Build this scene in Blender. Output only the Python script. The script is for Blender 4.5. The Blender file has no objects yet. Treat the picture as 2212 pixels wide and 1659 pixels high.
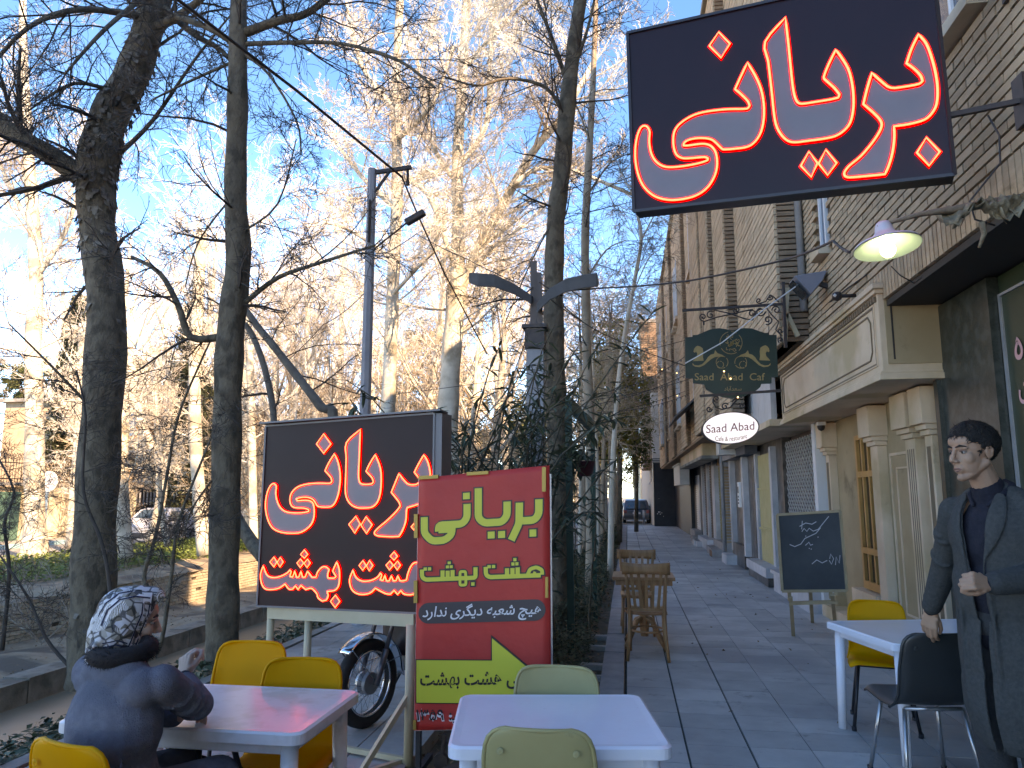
import bpy, bmesh, math, random
import numpy as np
from math import sin, cos, pi, radians, atan2, sqrt
from mathutils import Vector, Matrix, Euler

random.seed(7)
rng = np.random.default_rng(11)
scene = bpy.context.scene
COL = scene.collection

# ------------------------------------------------------------------ camera
FOC, CX, CY, CAM_H = 1600.0, 1106.0, 829.5, 1.62
YAW, PITCH = 0.1528, 0.1486
_fw = Vector((-sin(YAW) * cos(PITCH), cos(YAW) * cos(PITCH), sin(PITCH)))
_rt = _fw.cross(Vector((0, 0, 1))).normalized()
_up = _rt.cross(_fw).normalized()
cam_d = bpy.data.cameras.new('camera')
cam = bpy.data.objects.new('camera', cam_d)
COL.objects.link(cam)
M = Matrix((( _rt.x, _up.x, -_fw.x, 0), (_rt.y, _up.y, -_fw.y, 0), (_rt.z, _up.z, -_fw.z, CAM_H), (0, 0, 0, 1)))
cam.matrix_world = M
cam_d.sensor_width = 36.0
cam_d.lens = 36.0 * FOC / 2212.0
cam_d.clip_start = 0.05
cam_d.clip_end = 2000.0
scene.camera = cam

# ------------------------------------------------------------------ light
SUN_EL, SUN_AZ = radians(36.5), radians(134.0)      # azimuth clockwise from +Y
sun_vec = Vector((sin(SUN_AZ) * cos(SUN_EL), cos(SUN_AZ) * cos(SUN_EL), sin(SUN_EL)))
world = bpy.data.worlds.new('World')
scene.world = world
world.use_nodes = True
wn = world.node_tree.nodes
wl = world.node_tree.links
wbg = wn['Background']
sky = wn.new('ShaderNodeTexSky')
sky.sky_type = 'NISHITA'
sky.sun_disc = False
sky.sun_elevation = SUN_EL
sky.sun_rotation = SUN_AZ
sky.altitude = 1600
sky.air_density = 0.62
sky.dust_density = 0.15
sky.ozone_density = 3.0
hsv = wn.new('ShaderNodeHueSaturation')
hsv.inputs['Saturation'].default_value = 1.25
wl.new(sky.outputs[0], hsv.inputs['Color']); wl.new(hsv.outputs[0], wbg.inputs[0])
wbg.inputs[1].default_value = 0.15
sun_d = bpy.data.lights.new('sun', 'SUN')
sun_d.energy = 2.0
sun_d.angle = radians(0.5)
sun_d.color = (1.0, 0.95, 0.88)
sun = bpy.data.objects.new('sun', sun_d)
COL.objects.link(sun)
sun.rotation_euler = (-sun_vec).to_track_quat('-Z', 'Y').to_euler()
sun.location = (20, -20, 30)
scene.view_settings.view_transform = 'Standard'
scene.view_settings.look = 'None'
scene.view_settings.gamma = 1.0
scene.view_settings.use_curve_mapping = False
scene.view_settings.exposure = 2.83
scene.view_settings.use_white_balance = True
scene.view_settings.white_balance_temperature = 12500
scene.view_settings.white_balance_tint = 24

# ------------------------------------------------------------------ placing helpers
def _ray(px, py):
    return _fw * FOC + _rt * (px - CX) - _up * (py - CY)
def at(px, py, Y):
    d = _ray(px, py); t = Y / d.y
    return Vector((0, 0, CAM_H)) + d * t
def onx(px, py, X):
    d = _ray(px, py); t = X / d.x
    return Vector((0, 0, CAM_H)) + d * t
def onz(px, py, z):
    d = _ray(px, py); t = (z - CAM_H) / d.z
    return Vector((0, 0, CAM_H)) + d * t
def proj(P):
    d = Vector(P) - Vector((0, 0, CAM_H)); z = d.dot(_fw)
    return CX + FOC * d.dot(_rt) / z, CY - FOC * d.dot(_up) / z

# ------------------------------------------------------------------ materials
def mat(name, col, rough=0.8, col2=None, scale=6.0, bump=0.0, bscale=None, metal=0.0, spec=0.5, emit=None, estr=0.0,
        detail=4.0, stretch=None, lo=0.35, hi=0.65, col3=None, scale3=1.5, trans=0.0, objrand=0.0, coat=0.0, leaf=False, wpos=False, dirt=None):
    m = bpy.data.materials.new(name)
    m.use_nodes = True
    nt = m.node_tree; N = nt.nodes; L = nt.links
    b = N['Principled BSDF']
    b.inputs['Roughness'].default_value = rough
    b.inputs['Metallic'].default_value = metal
    b.inputs['Specular IOR Level'].default_value = spec
    if coat: b.inputs['Coat Weight'].default_value = coat
    if trans: b.inputs['Transmission Weight'].default_value = trans
    c4 = lambda c: (c[0], c[1], c[2], 1.0)
    b.inputs['Base Color'].default_value = c4(col)
    tc = N.new('ShaderNodeTexCoord')
    src = tc.outputs['Object']
    if wpos: gw = N.new('ShaderNodeNewGeometry'); src = gw.outputs['Position']
    if stretch:
        mp = N.new('ShaderNodeMapping'); mp.inputs['Scale'].default_value = stretch
        L.new(src, mp.inputs[0]); src = mp.outputs[0]
    out = None
    if col2 is not None:
        nz = N.new('ShaderNodeTexNoise'); nz.inputs['Scale'].default_value = scale; nz.inputs['Detail'].default_value = detail
        nz.inputs['Roughness'].default_value = 0.62
        L.new(src, nz.inputs['Vector'])
        r = N.new('ShaderNodeValToRGB'); r.color_ramp.elements[0].position = lo; r.color_ramp.elements[1].position = hi
        r.color_ramp.elements[0].color = c4(col); r.color_ramp.elements[1].color = c4(col2)
        L.new(nz.outputs[0], r.inputs[0]); out = r.outputs[0]
    if col3 is not None:
        nz3 = N.new('ShaderNodeTexNoise'); nz3.inputs['Scale'].default_value = scale3; nz3.inputs['Detail'].default_value = 6.0
        L.new(src, nz3.inputs['Vector'])
        r3 = N.new('ShaderNodeValToRGB'); r3.color_ramp.elements[0].position = 0.48; r3.color_ramp.elements[1].position = 0.62
        L.new(nz3.outputs[0], r3.inputs[0])
        mx = N.new('ShaderNodeMixRGB'); L.new(r3.outputs[0], mx.inputs[0])
        if out: L.new(out, mx.inputs[1])
        else: mx.inputs[1].default_value = c4(col)
        mx.inputs[2].default_value = c4(col3); out = mx.outputs[0]
    if dirt:
        nd = N.new('ShaderNodeTexNoise'); nd.inputs['Scale'].default_value = dirt[1]; nd.inputs['Detail'].default_value = 8.0; nd.inputs['Roughness'].default_value = 0.7
        L.new(src, nd.inputs['Vector'])
        rd = N.new('ShaderNodeValToRGB'); rd.color_ramp.elements[0].position = dirt[2]; rd.color_ramp.elements[1].position = dirt[2] + .12
        L.new(nd.outputs[0], rd.inputs[0])
        md = N.new('ShaderNodeMixRGB'); L.new(rd.outputs[0], md.inputs[0])
        if out: L.new(out, md.inputs[1])
        else: md.inputs[1].default_value = c4(col)
        md.inputs[2].default_value = c4(dirt[0]); out = md.outputs[0]
    if objrand:
        oi = N.new('ShaderNodeObjectInfo')
        geo = N.new('ShaderNodeNewGeometry')
        ad = N.new('ShaderNodeMath'); ad.operation = 'ADD'
        L.new(oi.outputs['Random'], ad.inputs[0]); L.new(geo.outputs['Random Per Island'], ad.inputs[1])
        fr = N.new('ShaderNodeMath'); fr.operation = 'FRACT'; L.new(ad.outputs[0], fr.inputs[0])
        mr = N.new('ShaderNodeMapRange'); mr.inputs[3].default_value = 1 - objrand; mr.inputs[4].default_value = 1 + objrand
        L.new(fr.outputs[0], mr.inputs[0])
        hs = N.new('ShaderNodeHueSaturation'); L.new(mr.outputs[0], hs.inputs['Value'])
        if out: L.new(out, hs.inputs['Color'])
        else: hs.inputs['Color'].default_value = c4(col)
        out = hs.outputs[0]
    if out: L.new(out, b.inputs['Base Color'])
    if bump:
        nb = N.new('ShaderNodeTexNoise'); nb.inputs['Scale'].default_value = bscale or scale * 4; nb.inputs['Detail'].default_value = 5.0
        L.new(src, nb.inputs['Vector'])
        bp = N.new('ShaderNodeBump'); bp.inputs['Strength'].default_value = bump; bp.inputs['Distance'].default_value = 0.02
        L.new(nb.outputs[0], bp.inputs['Height']); L.new(bp.outputs[0], b.inputs['Normal'])
    if emit is not None:
        b.inputs['Emission Color'].default_value = c4(emit)
        b.inputs['Emission Strength'].default_value = estr
    if leaf:
        tr = N.new('ShaderNodeBsdfTranslucent'); ms = N.new('ShaderNodeMixShader'); ms.inputs[0].default_value = 0.3
        if out: L.new(out, tr.inputs[0])
        else: tr.inputs[0].default_value = c4(col)
        L.new(b.outputs[0], ms.inputs[1]); L.new(tr.outputs[0], ms.inputs[2])
        L.new(ms.outputs[0], N['Material Output'].inputs[0])
    return m

# ------------------------------------------------------------------ mesh builder
class MB:
    def __init__(self):
        self.v = []; self.f = []
    def add(self, verts, faces):
        n = len(self.v)
        self.v.extend([tuple(p) for p in verts])
        self.f.extend([tuple(i + n for i in f) for f in faces])
        return self
    def box(self, c, s, rz=0.0, mtx=None, taper=None):
        x, y, z = s[0] / 2, s[1] / 2, s[2] / 2
        P = [Vector((sx * x, sy * y, sz * z)) for sz in (-1, 1) for sy in (-1, 1) for sx in (-1, 1)]
        if taper:
            P = [Vector((p.x * (taper if p.z > 0 else 1), p.y * (taper if p.z > 0 else 1), p.z)) for p in P]
        if mtx is not None: P = [mtx @ p for p in P]
        elif rz:
            c_, s_ = cos(rz), sin(rz); P = [Vector((p.x * c_ - p.y * s_, p.x * s_ + p.y * c_, p.z)) for p in P]
        P = [p + Vector(c) for p in P]
        return self.add(P, [(0, 2, 3, 1), (4, 5, 7, 6), (0, 1, 5, 4), (2, 6, 7, 3), (0, 4, 6, 2), (1, 3, 7, 5)])
    def span(self, a, b):
        a = Vector(a); b = Vector(b)
        return self.box((a + b) / 2, (abs(b.x - a.x), abs(b.y - a.y), abs(b.z - a.z)))
    def bar(self, a, b, w, h=None, up=(0, 0, 1)):
        a = Vector(a); b = Vector(b); h = h or w
        d = (b - a); L = d.length
        if L < 1e-6: return self
        d.normalize(); u = Vector(up)
        s = d.cross(u)
        if s.length < 1e-3: s = d.cross(Vector((1, 0, 0)))
        s.normalize(); u = s.cross(d)
        m = Matrix((s, d, u)).transposed()
        return self.box((a + b) / 2, (w, L, h), mtx=m.to_3x3())
    def tube(self, pts, rad, n=6, cap=True, closed=False):
        pts = [Vector(p) for p in pts]
        if not hasattr(rad, '__len__'): rad = [rad] * len(pts)
        m = len(pts); rings = []
        prev = None
        for i, p in enumerate(pts):
            if closed: t = pts[(i + 1) % m] - pts[i - 1]
            elif i == 0: t = pts[1] - p
            elif i == m - 1: t = p - pts[-2]
            else: t = pts[i + 1] - pts[i - 1]
            if t.length < 1e-9: t = Vector((0, 0, 1))
            t.normalize()
            if prev is None:
                a = Vector((0, 0, 1)) if abs(t.z) < 0.9 else Vector((1, 0, 0))
                s = t.cross(a).normalized()
            else:
                s = prev - t * prev.dot(t)
                s = s.normalized() if s.length > 1e-6 else t.cross(Vector((0, 1, 0))).normalized()
            prev = s; q = t.cross(s)
            rings.append([p + (s * cos(2 * pi * k / n) + q * sin(2 * pi * k / n)) * rad[i] for k in range(n)])
        V = [v for r in rings for v in r]; F = []
        for i in range(m if closed else m - 1):
            j = (i + 1) % m
            for k in range(n):
                k2 = (k + 1) % n
                F.append((i * n + k, i * n + k2, j * n + k2, j * n + k))
        if cap and not closed:
            F.append(tuple(range(n))[::-1]); F.append(tuple((m - 1) * n + k for k in range(n)))
        return self.add(V, F)
    def cyl(self, a, b, r, n=12, r2=None):
        return self.tube([a, b], [r, r if r2 is None else r2], n)
    def lathe(self, prof, c=(0, 0, 0), n=20, mtx=None):
        V = []; F = []; c = Vector(c)
        for (r, z) in prof:
            for k in range(n):
                p = Vector((r * cos(2 * pi * k / n), r * sin(2 * pi * k / n), z))
                if mtx is not None: p = mtx @ p
                V.append(p + c)
        for i in range(len(prof) - 1):
            for k in range(n):
                k2 = (k + 1) % n
                F.append((i * n + k, i * n + k2, (i + 1) * n + k2, (i + 1) * n + k))
        return self.add(V, F)
    def prism(self, poly, o, u, v, t):
        """polygon (2-D points) in the plane o + x*u + y*v, pushed along t; concave shapes are triangulated"""
        from mathutils.geometry import tessellate_polygon
        o, u, v, t = Vector(o), Vector(u), Vector(v), Vector(t)
        P = [Vector((p[0], p[1], 0)) for p in poly]
        tri = tessellate_polygon([P]); n = len(P)
        A = [o + u * p.x + v * p.y for p in P]; B = [a + t for a in A]
        F = [tuple(tr) for tr in tri] + [tuple(i + n for i in tr)[::-1] for tr in tri]
        F += [(i, (i + 1) % n, (i + 1) % n + n, i + n) for i in range(n)]
        return self.add(A + B, F)
    def grid(self, fn, nu, nv, closed_u=False):
        V = [fn(i / (nu if closed_u else nu - 1), j / (nv - 1)) for j in range(nv) for i in range(nu)]
        F = []
        for j in range(nv - 1):
            for i in range(nu if closed_u else nu - 1):
                i2 = (i + 1) % nu
                F.append((j * nu + i, j * nu + i2, (j + 1) * nu + i2, (j + 1) * nu + i))
        return self.add(V, F)
    def mesh(self, name, m=None, smooth=False):
        me = bpy.data.meshes.new(name)
        me.from_pydata(self.v, [], self.f)
        if m is not None: me.materials.append(m)
        if smooth: me.shade_smooth()
        me.update()
        return me
    def build(self, name, m, parent=None, smooth=False, kind=None, world=False, bevel=0, label=None, fixn=True, solid=0, sub=0):
        if parent is not None and world:
            l = parent.matrix_world if False else None
            L = Vector(parent.location)
            if parent.parent is not None: L = L + Vector(parent.parent.location)
            self.v = [tuple(Vector(p) - L) for p in self.v]
        me = self.mesh(name, m, smooth)
        if fixn:
            bm = bmesh.new(); bm.from_mesh(me); bmesh.ops.recalc_face_normals(bm, faces=bm.faces); bm.to_mesh(me); bm.free()
        o = bpy.data.objects.new(name, me)
        COL.objects.link(o)
        if parent is not None: o.parent = parent
        if solid:
            s = o.modifiers.new('s', 'SOLIDIFY'); s.thickness = solid; s.offset = 0
        if bevel:
            b = o.modifiers.new('b', 'BEVEL'); b.width = bevel; b.segments = 2; b.limit_method = 'ANGLE'
        if sub:
            b = o.modifiers.new('u', 'SUBSURF'); b.levels = sub; b.render_levels = sub
        if kind: o['kind'] = kind
        if label: o['label'] = label
        return o

def build_islands(mb, name, m, parent=None, world=True, fixn=False):
    n = len(mb.v); par = list(range(n))
    def find(i):
        while par[i] != i: par[i] = par[par[i]]; i = par[i]
        return i
    for f in mb.f:
        for i in f[1:]: par[find(i)] = find(f[0])
    groups = {}
    for f in mb.f: groups.setdefault(find(f[0]), []).append(f)
    for fs in groups.values():
        used = sorted({i for f in fs for i in f}); mp = {j: k for k, j in enumerate(used)}
        q = MB(); q.v = [mb.v[j] for j in used]; q.f = [tuple(mp[i] for i in f) for f in fs]
        q.build(name, m, parent, world=world, fixn=fixn)

def thing(name, label, cat, loc=(0, 0, 0), rz=0.0, group=None):
    o = bpy.data.objects.new(name, None)
    COL.objects.link(o)
    o.location = loc; o.rotation_euler = (0, 0, rz); o.empty_display_size = 0.1
    o['label'] = label; o['category'] = cat
    if group: o['group'] = group
    return o
def tag(o, label, cat, group=None):
    o['label'] = label; o['category'] = cat
    if group: o['group'] = group
    return o
def copy_tree(o, parent=None, loc=None, rz=None, label=None):
    c = o.copy(); COL.objects.link(c)
    if parent is not None: c.parent = parent
    if loc is not None: c.location = loc
    if rz is not None: c.rotation_euler = (0, 0, rz)
    if label: c['label'] = label
    for ch in list(o.children): copy_tree(ch, c)
    return c
def structure(name, mb, m, **k):
    return mb.build(name, m, kind='structure', **k)
def remesh(o, vox, smooth_it=6, fac=0.6, sub=0):
    r = o.modifiers.new('r', 'REMESH'); r.mode = 'VOXEL'; r.voxel_size = vox; r.use_smooth_shade = True
    s = o.modifiers.new('s', 'SMOOTH'); s.iterations = smooth_it; s.factor = fac
    dg = bpy.context.evaluated_depsgraph_get(); dg.update()
    me = bpy.data.meshes.new_from_object(o.evaluated_get(dg))
    mats = [m for m in o.data.materials]
    o.modifiers.clear(); o.data = me
    if not me.materials:
        for m in mats: me.materials.append(m)
    me.shade_smooth()
    return o

# text as flat geometry
def text_geo(body, offset=0.0, res=3):
    t = bpy.data.curves.new('t', 'FONT'); t.body = body; t.offset = offset; t.resolution_u = res
    o = bpy.data.objects.new('t', t); COL.objects.link(o)
    dg = bpy.context.evaluated_depsgraph_get(); dg.update()
    me = bpy.data.meshes.new_from_object(o.evaluated_get(dg))
    V = [v.co.copy() for v in me.vertices]; F = [tuple(p.vertices) for p in me.polygons]
    bpy.data.objects.remove(o); bpy.data.curves.remove(t); bpy.data.meshes.remove(me)
    return V, F
def place_text(mb, body, box, frame, offset=0.0, warp=None, ref=None):
    """fit text in box=(x0,y0,x1,y1) of the frame's own 2-D units; frame maps (x,y)->world"""
    V, F = text_geo(body, offset)
    R = V if ref is None else text_geo(ref)[0]
    x0 = min(v.x for v in R); x1 = max(v.x for v in R); y0 = min(v.y for v in R); y1 = max(v.y for v in R)
    out = []
    for v in V:
        a = (v.x - x0) / (x1 - x0); b = (v.y - y0) / (y1 - y0)
        X = box[0] + a * (box[2] - box[0]); Y = box[1] + b * (box[3] - box[1])
        if warp: X, Y = warp(X, Y)
        out.append(frame(X, Y))
    mb.add(out, F)

def homography(src, dst):
    A = []; B = []
    for (x, y), (u, v) in zip(src, dst):
        A.append([x, y, 1, 0, 0, 0, -u * x, -u * y]); B.append(u)
        A.append([0, 0, 0, x, y, 1, -v * x, -v * y]); B.append(v)
    h = np.linalg.solve(np.array(A, float), np.array(B, float))
    def fn(x, y):
        w = h[6] * x + h[7] * y + 1
        return ((h[0] * x + h[1] * y + h[2]) / w, (h[3] * x + h[4] * y + h[5]) / w)
    return fn
def frame_of(bl, br, tl, lift=0.0):
    """unit square -> world plane; y=1 is the bottom edge (image sense); lift moves it off the face towards the camera"""
    bl, br, tl = Vector(bl), Vector(br), Vector(tl)
    ux = br - bl; uy = bl - tl
    n = ux.cross(uy).normalized()
    if n.y > 0: n = -n
    def fn(u, v, e=0.0): return tl + ux * u + uy * v + n * (lift + e)
    fn.n = n; fn.ux = ux; fn.uy = uy
    return fn
# ------------------------------------------------------------------ palette
tile_m = mat('paving', (0.35, 0.35, 0.345), 0.6, (0.43, 0.43, 0.42), 3.0, 0.12, 60, objrand=0.15, col3=(0.27, 0.27, 0.275), scale3=0.7, wpos=True, dirt=((.19, .185, .18), 3.1, .58))
tile_old = mat('paving_old', (0.28, 0.275, 0.26), 0.75, (0.36, 0.355, 0.335), 4.0, 0.15, 50, objrand=0.14, col3=(0.18, 0.175, 0.165), scale3=0.9, wpos=True, dirt=((.15, .14, .125), 2.7, .56))
joint_m = mat('joint', (0.045, 0.043, 0.04), 0.95, (0.08, 0.075, 0.07), 9)
kerb_m = mat('kerb', (0.24, 0.22, 0.22), 0.85, (0.33, 0.30, 0.29), 5, 0.2, objrand=0.08)
soil_m = mat('soil', (0.07, 0.05, 0.035), 0.95, (0.16, 0.12, 0.09), 7, 0.6, 30, col3=(0.10, 0.085, 0.05), scale3=3)
dirt_m = mat('dirt', (0.24, 0.18, 0.12), 0.95, (0.36, 0.285, 0.20), 3, 0.6, 22, col3=(0.13, 0.105, 0.08), scale3=1.2)
mud_m = mat('muddy_water', (0.16, 0.125, 0.085), 0.35, (0.20, 0.16, 0.11), 1.5, 0.05, 8)
brick_far_m = mat('canal_brick', (0.38, 0.31, 0.22), 0.9, (0.52, 0.44, 0.33), 14, 0.4, 60, objrand=0.16)
mortar_m = mat('mortar', (0.09, 0.072, 0.055), 0.95, (0.14, 0.115, 0.09), 10, 0.4)
concrete_m = mat('concrete', (0.27, 0.26, 0.24), 0.9, (0.38, 0.365, 0.335), 4, 0.4, 40, col3=(0.20, 0.19, 0.17), scale3=1.5)
asphalt_m = mat('asphalt', (0.15, 0.145, 0.14), 0.9, (0.21, 0.2, 0.19), 3, 0.15, 90)
lane_m = mat('far_paving', (0.27, 0.25, 0.22), 0.9, (0.34, 0.32, 0.28), 3, 0.1)
cyan_m = mat('turquoise_kerb', (0.25, 0.52, 0.58), 0.8, (0.42, 0.6, 0.62), 4)
cream_m = mat('cream_render', (0.62, 0.54, 0.38), 0.9, (0.72, 0.63, 0.46), 2, 0.1)
fb_m = mat('facade_brick', (0.47, 0.315, 0.205), 0.95, (0.55, 0.385, 0.26), 5, 0.3, 80, objrand=0.16, stretch=(1, 1, 3), wpos=True, spec=.15, dirt=((.27, .18, .11), 1.7, .60))
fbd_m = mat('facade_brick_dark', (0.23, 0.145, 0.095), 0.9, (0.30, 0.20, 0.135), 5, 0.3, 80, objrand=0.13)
fbm_m = mat('facade_joint', (0.14, 0.10, 0.07), 0.95)
stone_m = mat('travertine', (0.63, 0.455, 0.32), 0.75, (0.70, 0.525, 0.38), 2.5, 0.12, 30, col3=(0.50, 0.36, 0.22), scale3=1.2, wpos=True, spec=.25, dirt=((.34, .24, .15), 2.2, .62))
stone_groove_m = mat('stone_groove', (0.20, 0.135, 0.085), 0.8)
stone_panel_m = mat('stone_panel', (0.36, 0.255, 0.15), 0.8, (0.42, 0.305, 0.185), 2.0, 0.08, wpos=True, spec=.2, dirt=((.24, .17, .10), 1.6, .58))
granite_m = mat('dark_green_granite', (0.016, 0.021, 0.016), 0.30, (0.035, 0.042, 0.035), 60, col3=(0.05, 0.058, 0.05), scale3=9)
greenboard_m = mat('green_signboard', (0.014, 0.030, 0.014), 0.4, (0.022, 0.04, 0.02), 3)
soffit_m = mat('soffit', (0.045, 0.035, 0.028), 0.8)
glass_m = mat('window_glass', (0.10, 0.13, 0.17), 0.06, spec=0.9, metal=0.35)
whiteframe_m = mat('white_frame', (0.62, 0.64, 0.66), 0.5)
black_m = mat('black_paint', (0.016, 0.018, 0.023), 0.55, (0.026, 0.028, 0.035), 3)
white_m = mat('white_paint', (0.74, 0.74, 0.74), 0.6, (0.66, 0.65, 0.63), 4)
greywhite_m = mat('white_board', (0.55, 0.54, 0.53), 0.6, (0.47, 0.46, 0.45), 3)
metal_m = mat('galvanised', (0.42, 0.43, 0.45), 0.45, (0.34, 0.35, 0.37), 8, metal=0.5)
iron_m = mat('dark_iron', (0.045, 0.035, 0.034), 0.55, (0.07, 0.05, 0.045), 12, metal=0.3)
wood_m = mat('varnished_wood', (0.33, 0.145, 0.06), 0.4, (0.43, 0.20, 0.09), 5, 0.1, stretch=(6, 6, 1))
orangewood_m = mat('orange_wood', (0.46, 0.20, 0.055), 0.5, (0.55, 0.26, 0.08), 5)
gatey_m = mat('yellow_metal', (0.42, 0.34, 0.16), 0.6, (0.47, 0.39, 0.20), 4)
rollbrown_m = mat('brown_shutter', (0.12, 0.07, 0.045), 0.6)
rollyel_m = mat('olive_shutter', (0.30, 0.235, 0.075), 0.5, (0.24, 0.185, 0.06), 8)
marble_m = mat('dark_marble', (0.045, 0.038, 0.036), 0.35, (0.10, 0.09, 0.085), 6, col3=(0.16, 0.145, 0.135), scale3=3)
greystone_m = mat('grey_stone', (0.42, 0.41, 0.42), 0.7, (0.50, 0.49, 0.50), 4, col3=(0.36, 0.35, 0.36))

# ------------------------------------------------------------------ ground
structure('ground', MB().add([(-700, -300, -1.7), (700, -300, -1.7), (700, 900, -1.7), (-700, 900, -1.7)], [(0, 1, 2, 3)]), dirt_m)
Y0, Y1 = -8.0, 160.0
def sheet(name, x0, x1, z, m, y0=Y0, y1=Y1, z1=None, wob=0.0, nx=2, ny=2, **k):
    z1 = z if z1 is None else z1
    mb = MB()
    def fn(a, b):
        x = x0 + a * (x1 - x0); y = y0 + b * (y1 - y0)
        w = wob * (sin(x * 2.3 + y * 1.7) + sin(y * 3.1 - x * 1.1) + sin(y * 0.9 + x * 4.0)) / 3 if 0 < a < 1 else 0
        return (x, y, z + a * (z1 - z) + w)
    mb.grid(fn, nx, ny)
    return structure(name, mb, m, **k)

pave = sheet('pavement', -0.055, 3.4, -0.02, joint_m, y1=41.0)
lpath = sheet('garden_path', -3.65, -1.42, -0.02, joint_m, y1=60.0)
bed = sheet('planting_bed', -1.42, -0.05, -0.075, soil_m, y1=60.0, wob=0.035, nx=10, ny=400)

def tiles(parent, x_edges, y_start, y_end, length, n_single, m, name='tile', joint=0.006, wide=(), stag=False):
    shared = {}
    singles = 0; rest = MB()
    y = y_start; row = 0
    while y < y_end:
        for ci in range(len(x_edges) - 1):
            x0, x1 = x_edges[ci], x_edges[ci + 1]
            jl = 0.011 if ci in wide else joint / 2
            yy = y + (length * 0.5 if (stag and ci % 2) else 0)
            dx = x1 - x0 - jl - joint / 2; dy = length - joint
            cx = x0 + jl + dx / 2; cy = yy + length / 2
            dz = random.uniform(-0.0015, 0.0015)
            if singles < n_single:
                key = (ci,)
                if key not in shared:
                    mb = MB(); mb.box((0, 0, -0.009), (dx, dy, 0.018))
                    shared[key] = mb.mesh(name, m)
                o = bpy.data.objects.new(name, shared[key]); COL.objects.link(o); o.parent = parent
                o.location = (cx, cy, dz); o.rotation_euler = (random.uniform(-.002, .002), random.uniform(-.002, .002), random.uniform(-.002, .002))
                singles += 1
            else:
                rest.box((cx, cy, dz - 0.009), (dx, dy, 0.018))
        y += length; row += 1
    rest.build('distant_' + name, m, parent, kind='stuff')
tiles(pave, [-0.05, 0.34, 0.74, 1.13, 1.53, 1.92, 2.32, 2.72, 3.12], 4.2, 40.6, 0.36, 300, tile_m, wide=(0, 1, 2))
near = MB()
for r in range(34):
    for c_, (a, b) in enumerate(zip([-0.05, 0.34, 0.74, 1.13, 1.53, 1.92, 2.32, 2.72], [0.34, 0.74, 1.13, 1.53, 1.92, 2.32, 2.72, 3.12])):
        near.box(((a + b) / 2, 4.02 - r * 0.36, -0.009), (b - a - 0.007, 0.354, 0.018))
near.build('near_tile', tile_m, pave, kind='stuff')
tiles(lpath, [-3.62, -3.25, -2.88, -2.51, -2.14, -1.77, -1.44], 4.2, 60, 0.42, 150, tile_old, stag=True)
near = MB()
for r in range(28):
    for a in (-3.62, -3.25, -2.88, -2.51, -2.14, -1.77):
        near.box((a + 0.182, 3.99 - r * 0.42, -0.009), (0.358, 0.414, 0.018))
near.build('near_tile', tile_old, lpath, kind='stuff')
kerb = structure('kerb', MB().span((-0.27, Y0, -0.1), (-0.065, 41, 0.0)), kerb_m)
kb = MB(); kb.box((0, 0, 0.006), (0.2, 0.985, 0.04)); kme = kb.mesh('kerb_stone', kerb_m)
for i in range(38):
    o = bpy.data.objects.new('kerb_stone', kme); COL.objects.link(o); o.parent = kerb
    o.location = (-0.167 + random.uniform(-.004, .004), 4 + i * 1.0 - 0.5, random.uniform(-.004, .004)); o.rotation_euler = (0, 0, random.uniform(-.004, .004))
lk = structure('path_edging', MB().span((-3.76, Y0, -0.12), (-3.64, 60, 0.012)).span((-1.43, Y0, -0.1), (-1.35, 60, 0.012)), concrete_m)

# stone slabs laid across the bed, pale litter
for i, (px, py, w, d) in enumerate([(1290, 1377, 0.42, 0.12), (1298, 1400, 0.42, 0.07), (1288, 1440, .35, .1), (1292, 1465, .4, .06), (1328, 1250, .3, .1), (1330, 1180, .4, .12), (1335, 1166, .35, .1)]):
    p = onz(px, py, -0.03)
    b = MB(); b.box((0, 0, 0), (w, d, 0.05)); o = b.build('edging_slab', concrete_m)
    o.location = p; o.rotation_euler = (0, 0, random.uniform(-.1, .1)); o['kind'] = 'thing'
    tag(o, ['pale stone slab across the bed beside the wooden chairs', 'thin stone slab just nearer than the thick one in the bed', 'short stone slab half under the low hedge',
            'narrow stone strip beside the cream chair in the bed', 'stone slab in the bed behind the second green pole', 'flat slab far along the bed by the bollards', 'last pale slab of the bed before the street'][i], 'stone slab', 'slabs set across the planting bed')

# ---- garden side: ivy bank, channel, ledge, brick wall, upper bank, road
bank = sheet('sloping_bank', -6.94, -3.74, -1.32, dirt_m, z1=-0.06, wob=0.05, nx=14, ny=420, y1=120)
sheet('channel_bed', -8.6, -6.85, -1.40, dirt_m, wob=0.03, nx=8, ny=200, y1=120)
sheet('muddy_water', -8.5, -6.8, -1.315, mud_m, y1=120)
ledge = structure('channel_edge', MB().span((-9.0, Y0, -1.45), (-8.6, 120, -1.03)), mortar_m)
b = MB(); b.box((0, 0, 0), (0.44, 0.97, 0.42)); lme = b.mesh('concrete_block', mat('mossy_block', (.22, .185, .145), .95, (.33, .285, .23), 6, .6, 30, col3=(.15, .125, .095), scale3=3, objrand=.1))
for i in range(48):
    o = bpy.data.objects.new('concrete_block', lme); COL.objects.link(o); o.parent = ledge
    o.location = (-8.8 + random.uniform(-.015, .015), 4.5 + i, -1.21 + random.uniform(-.012, .012)); o.rotation_euler = (0, 0, random.uniform(-.01, .01))
sheet('canal_floor', -11.05, -9.0, -1.03, dirt_m, z1=-1.05, wob=0.09, nx=14, ny=420, y1=120)
cw = structure('canal_wall', MB().span((-11.4, Y0, -1.2), (-11.03, 120, -0.33)), mortar_m)
bw, bh, bd = 0.25, 0.072, 0.06
shared = []
for k in range(5):
    b = MB(); b.box((0, 0, 0), (bd, bw - 0.014 - 0.004 * k % 3, bh - 0.012), taper=0.97); shared.append(b.mesh('brick', brick_far_m))
cands = []
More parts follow.
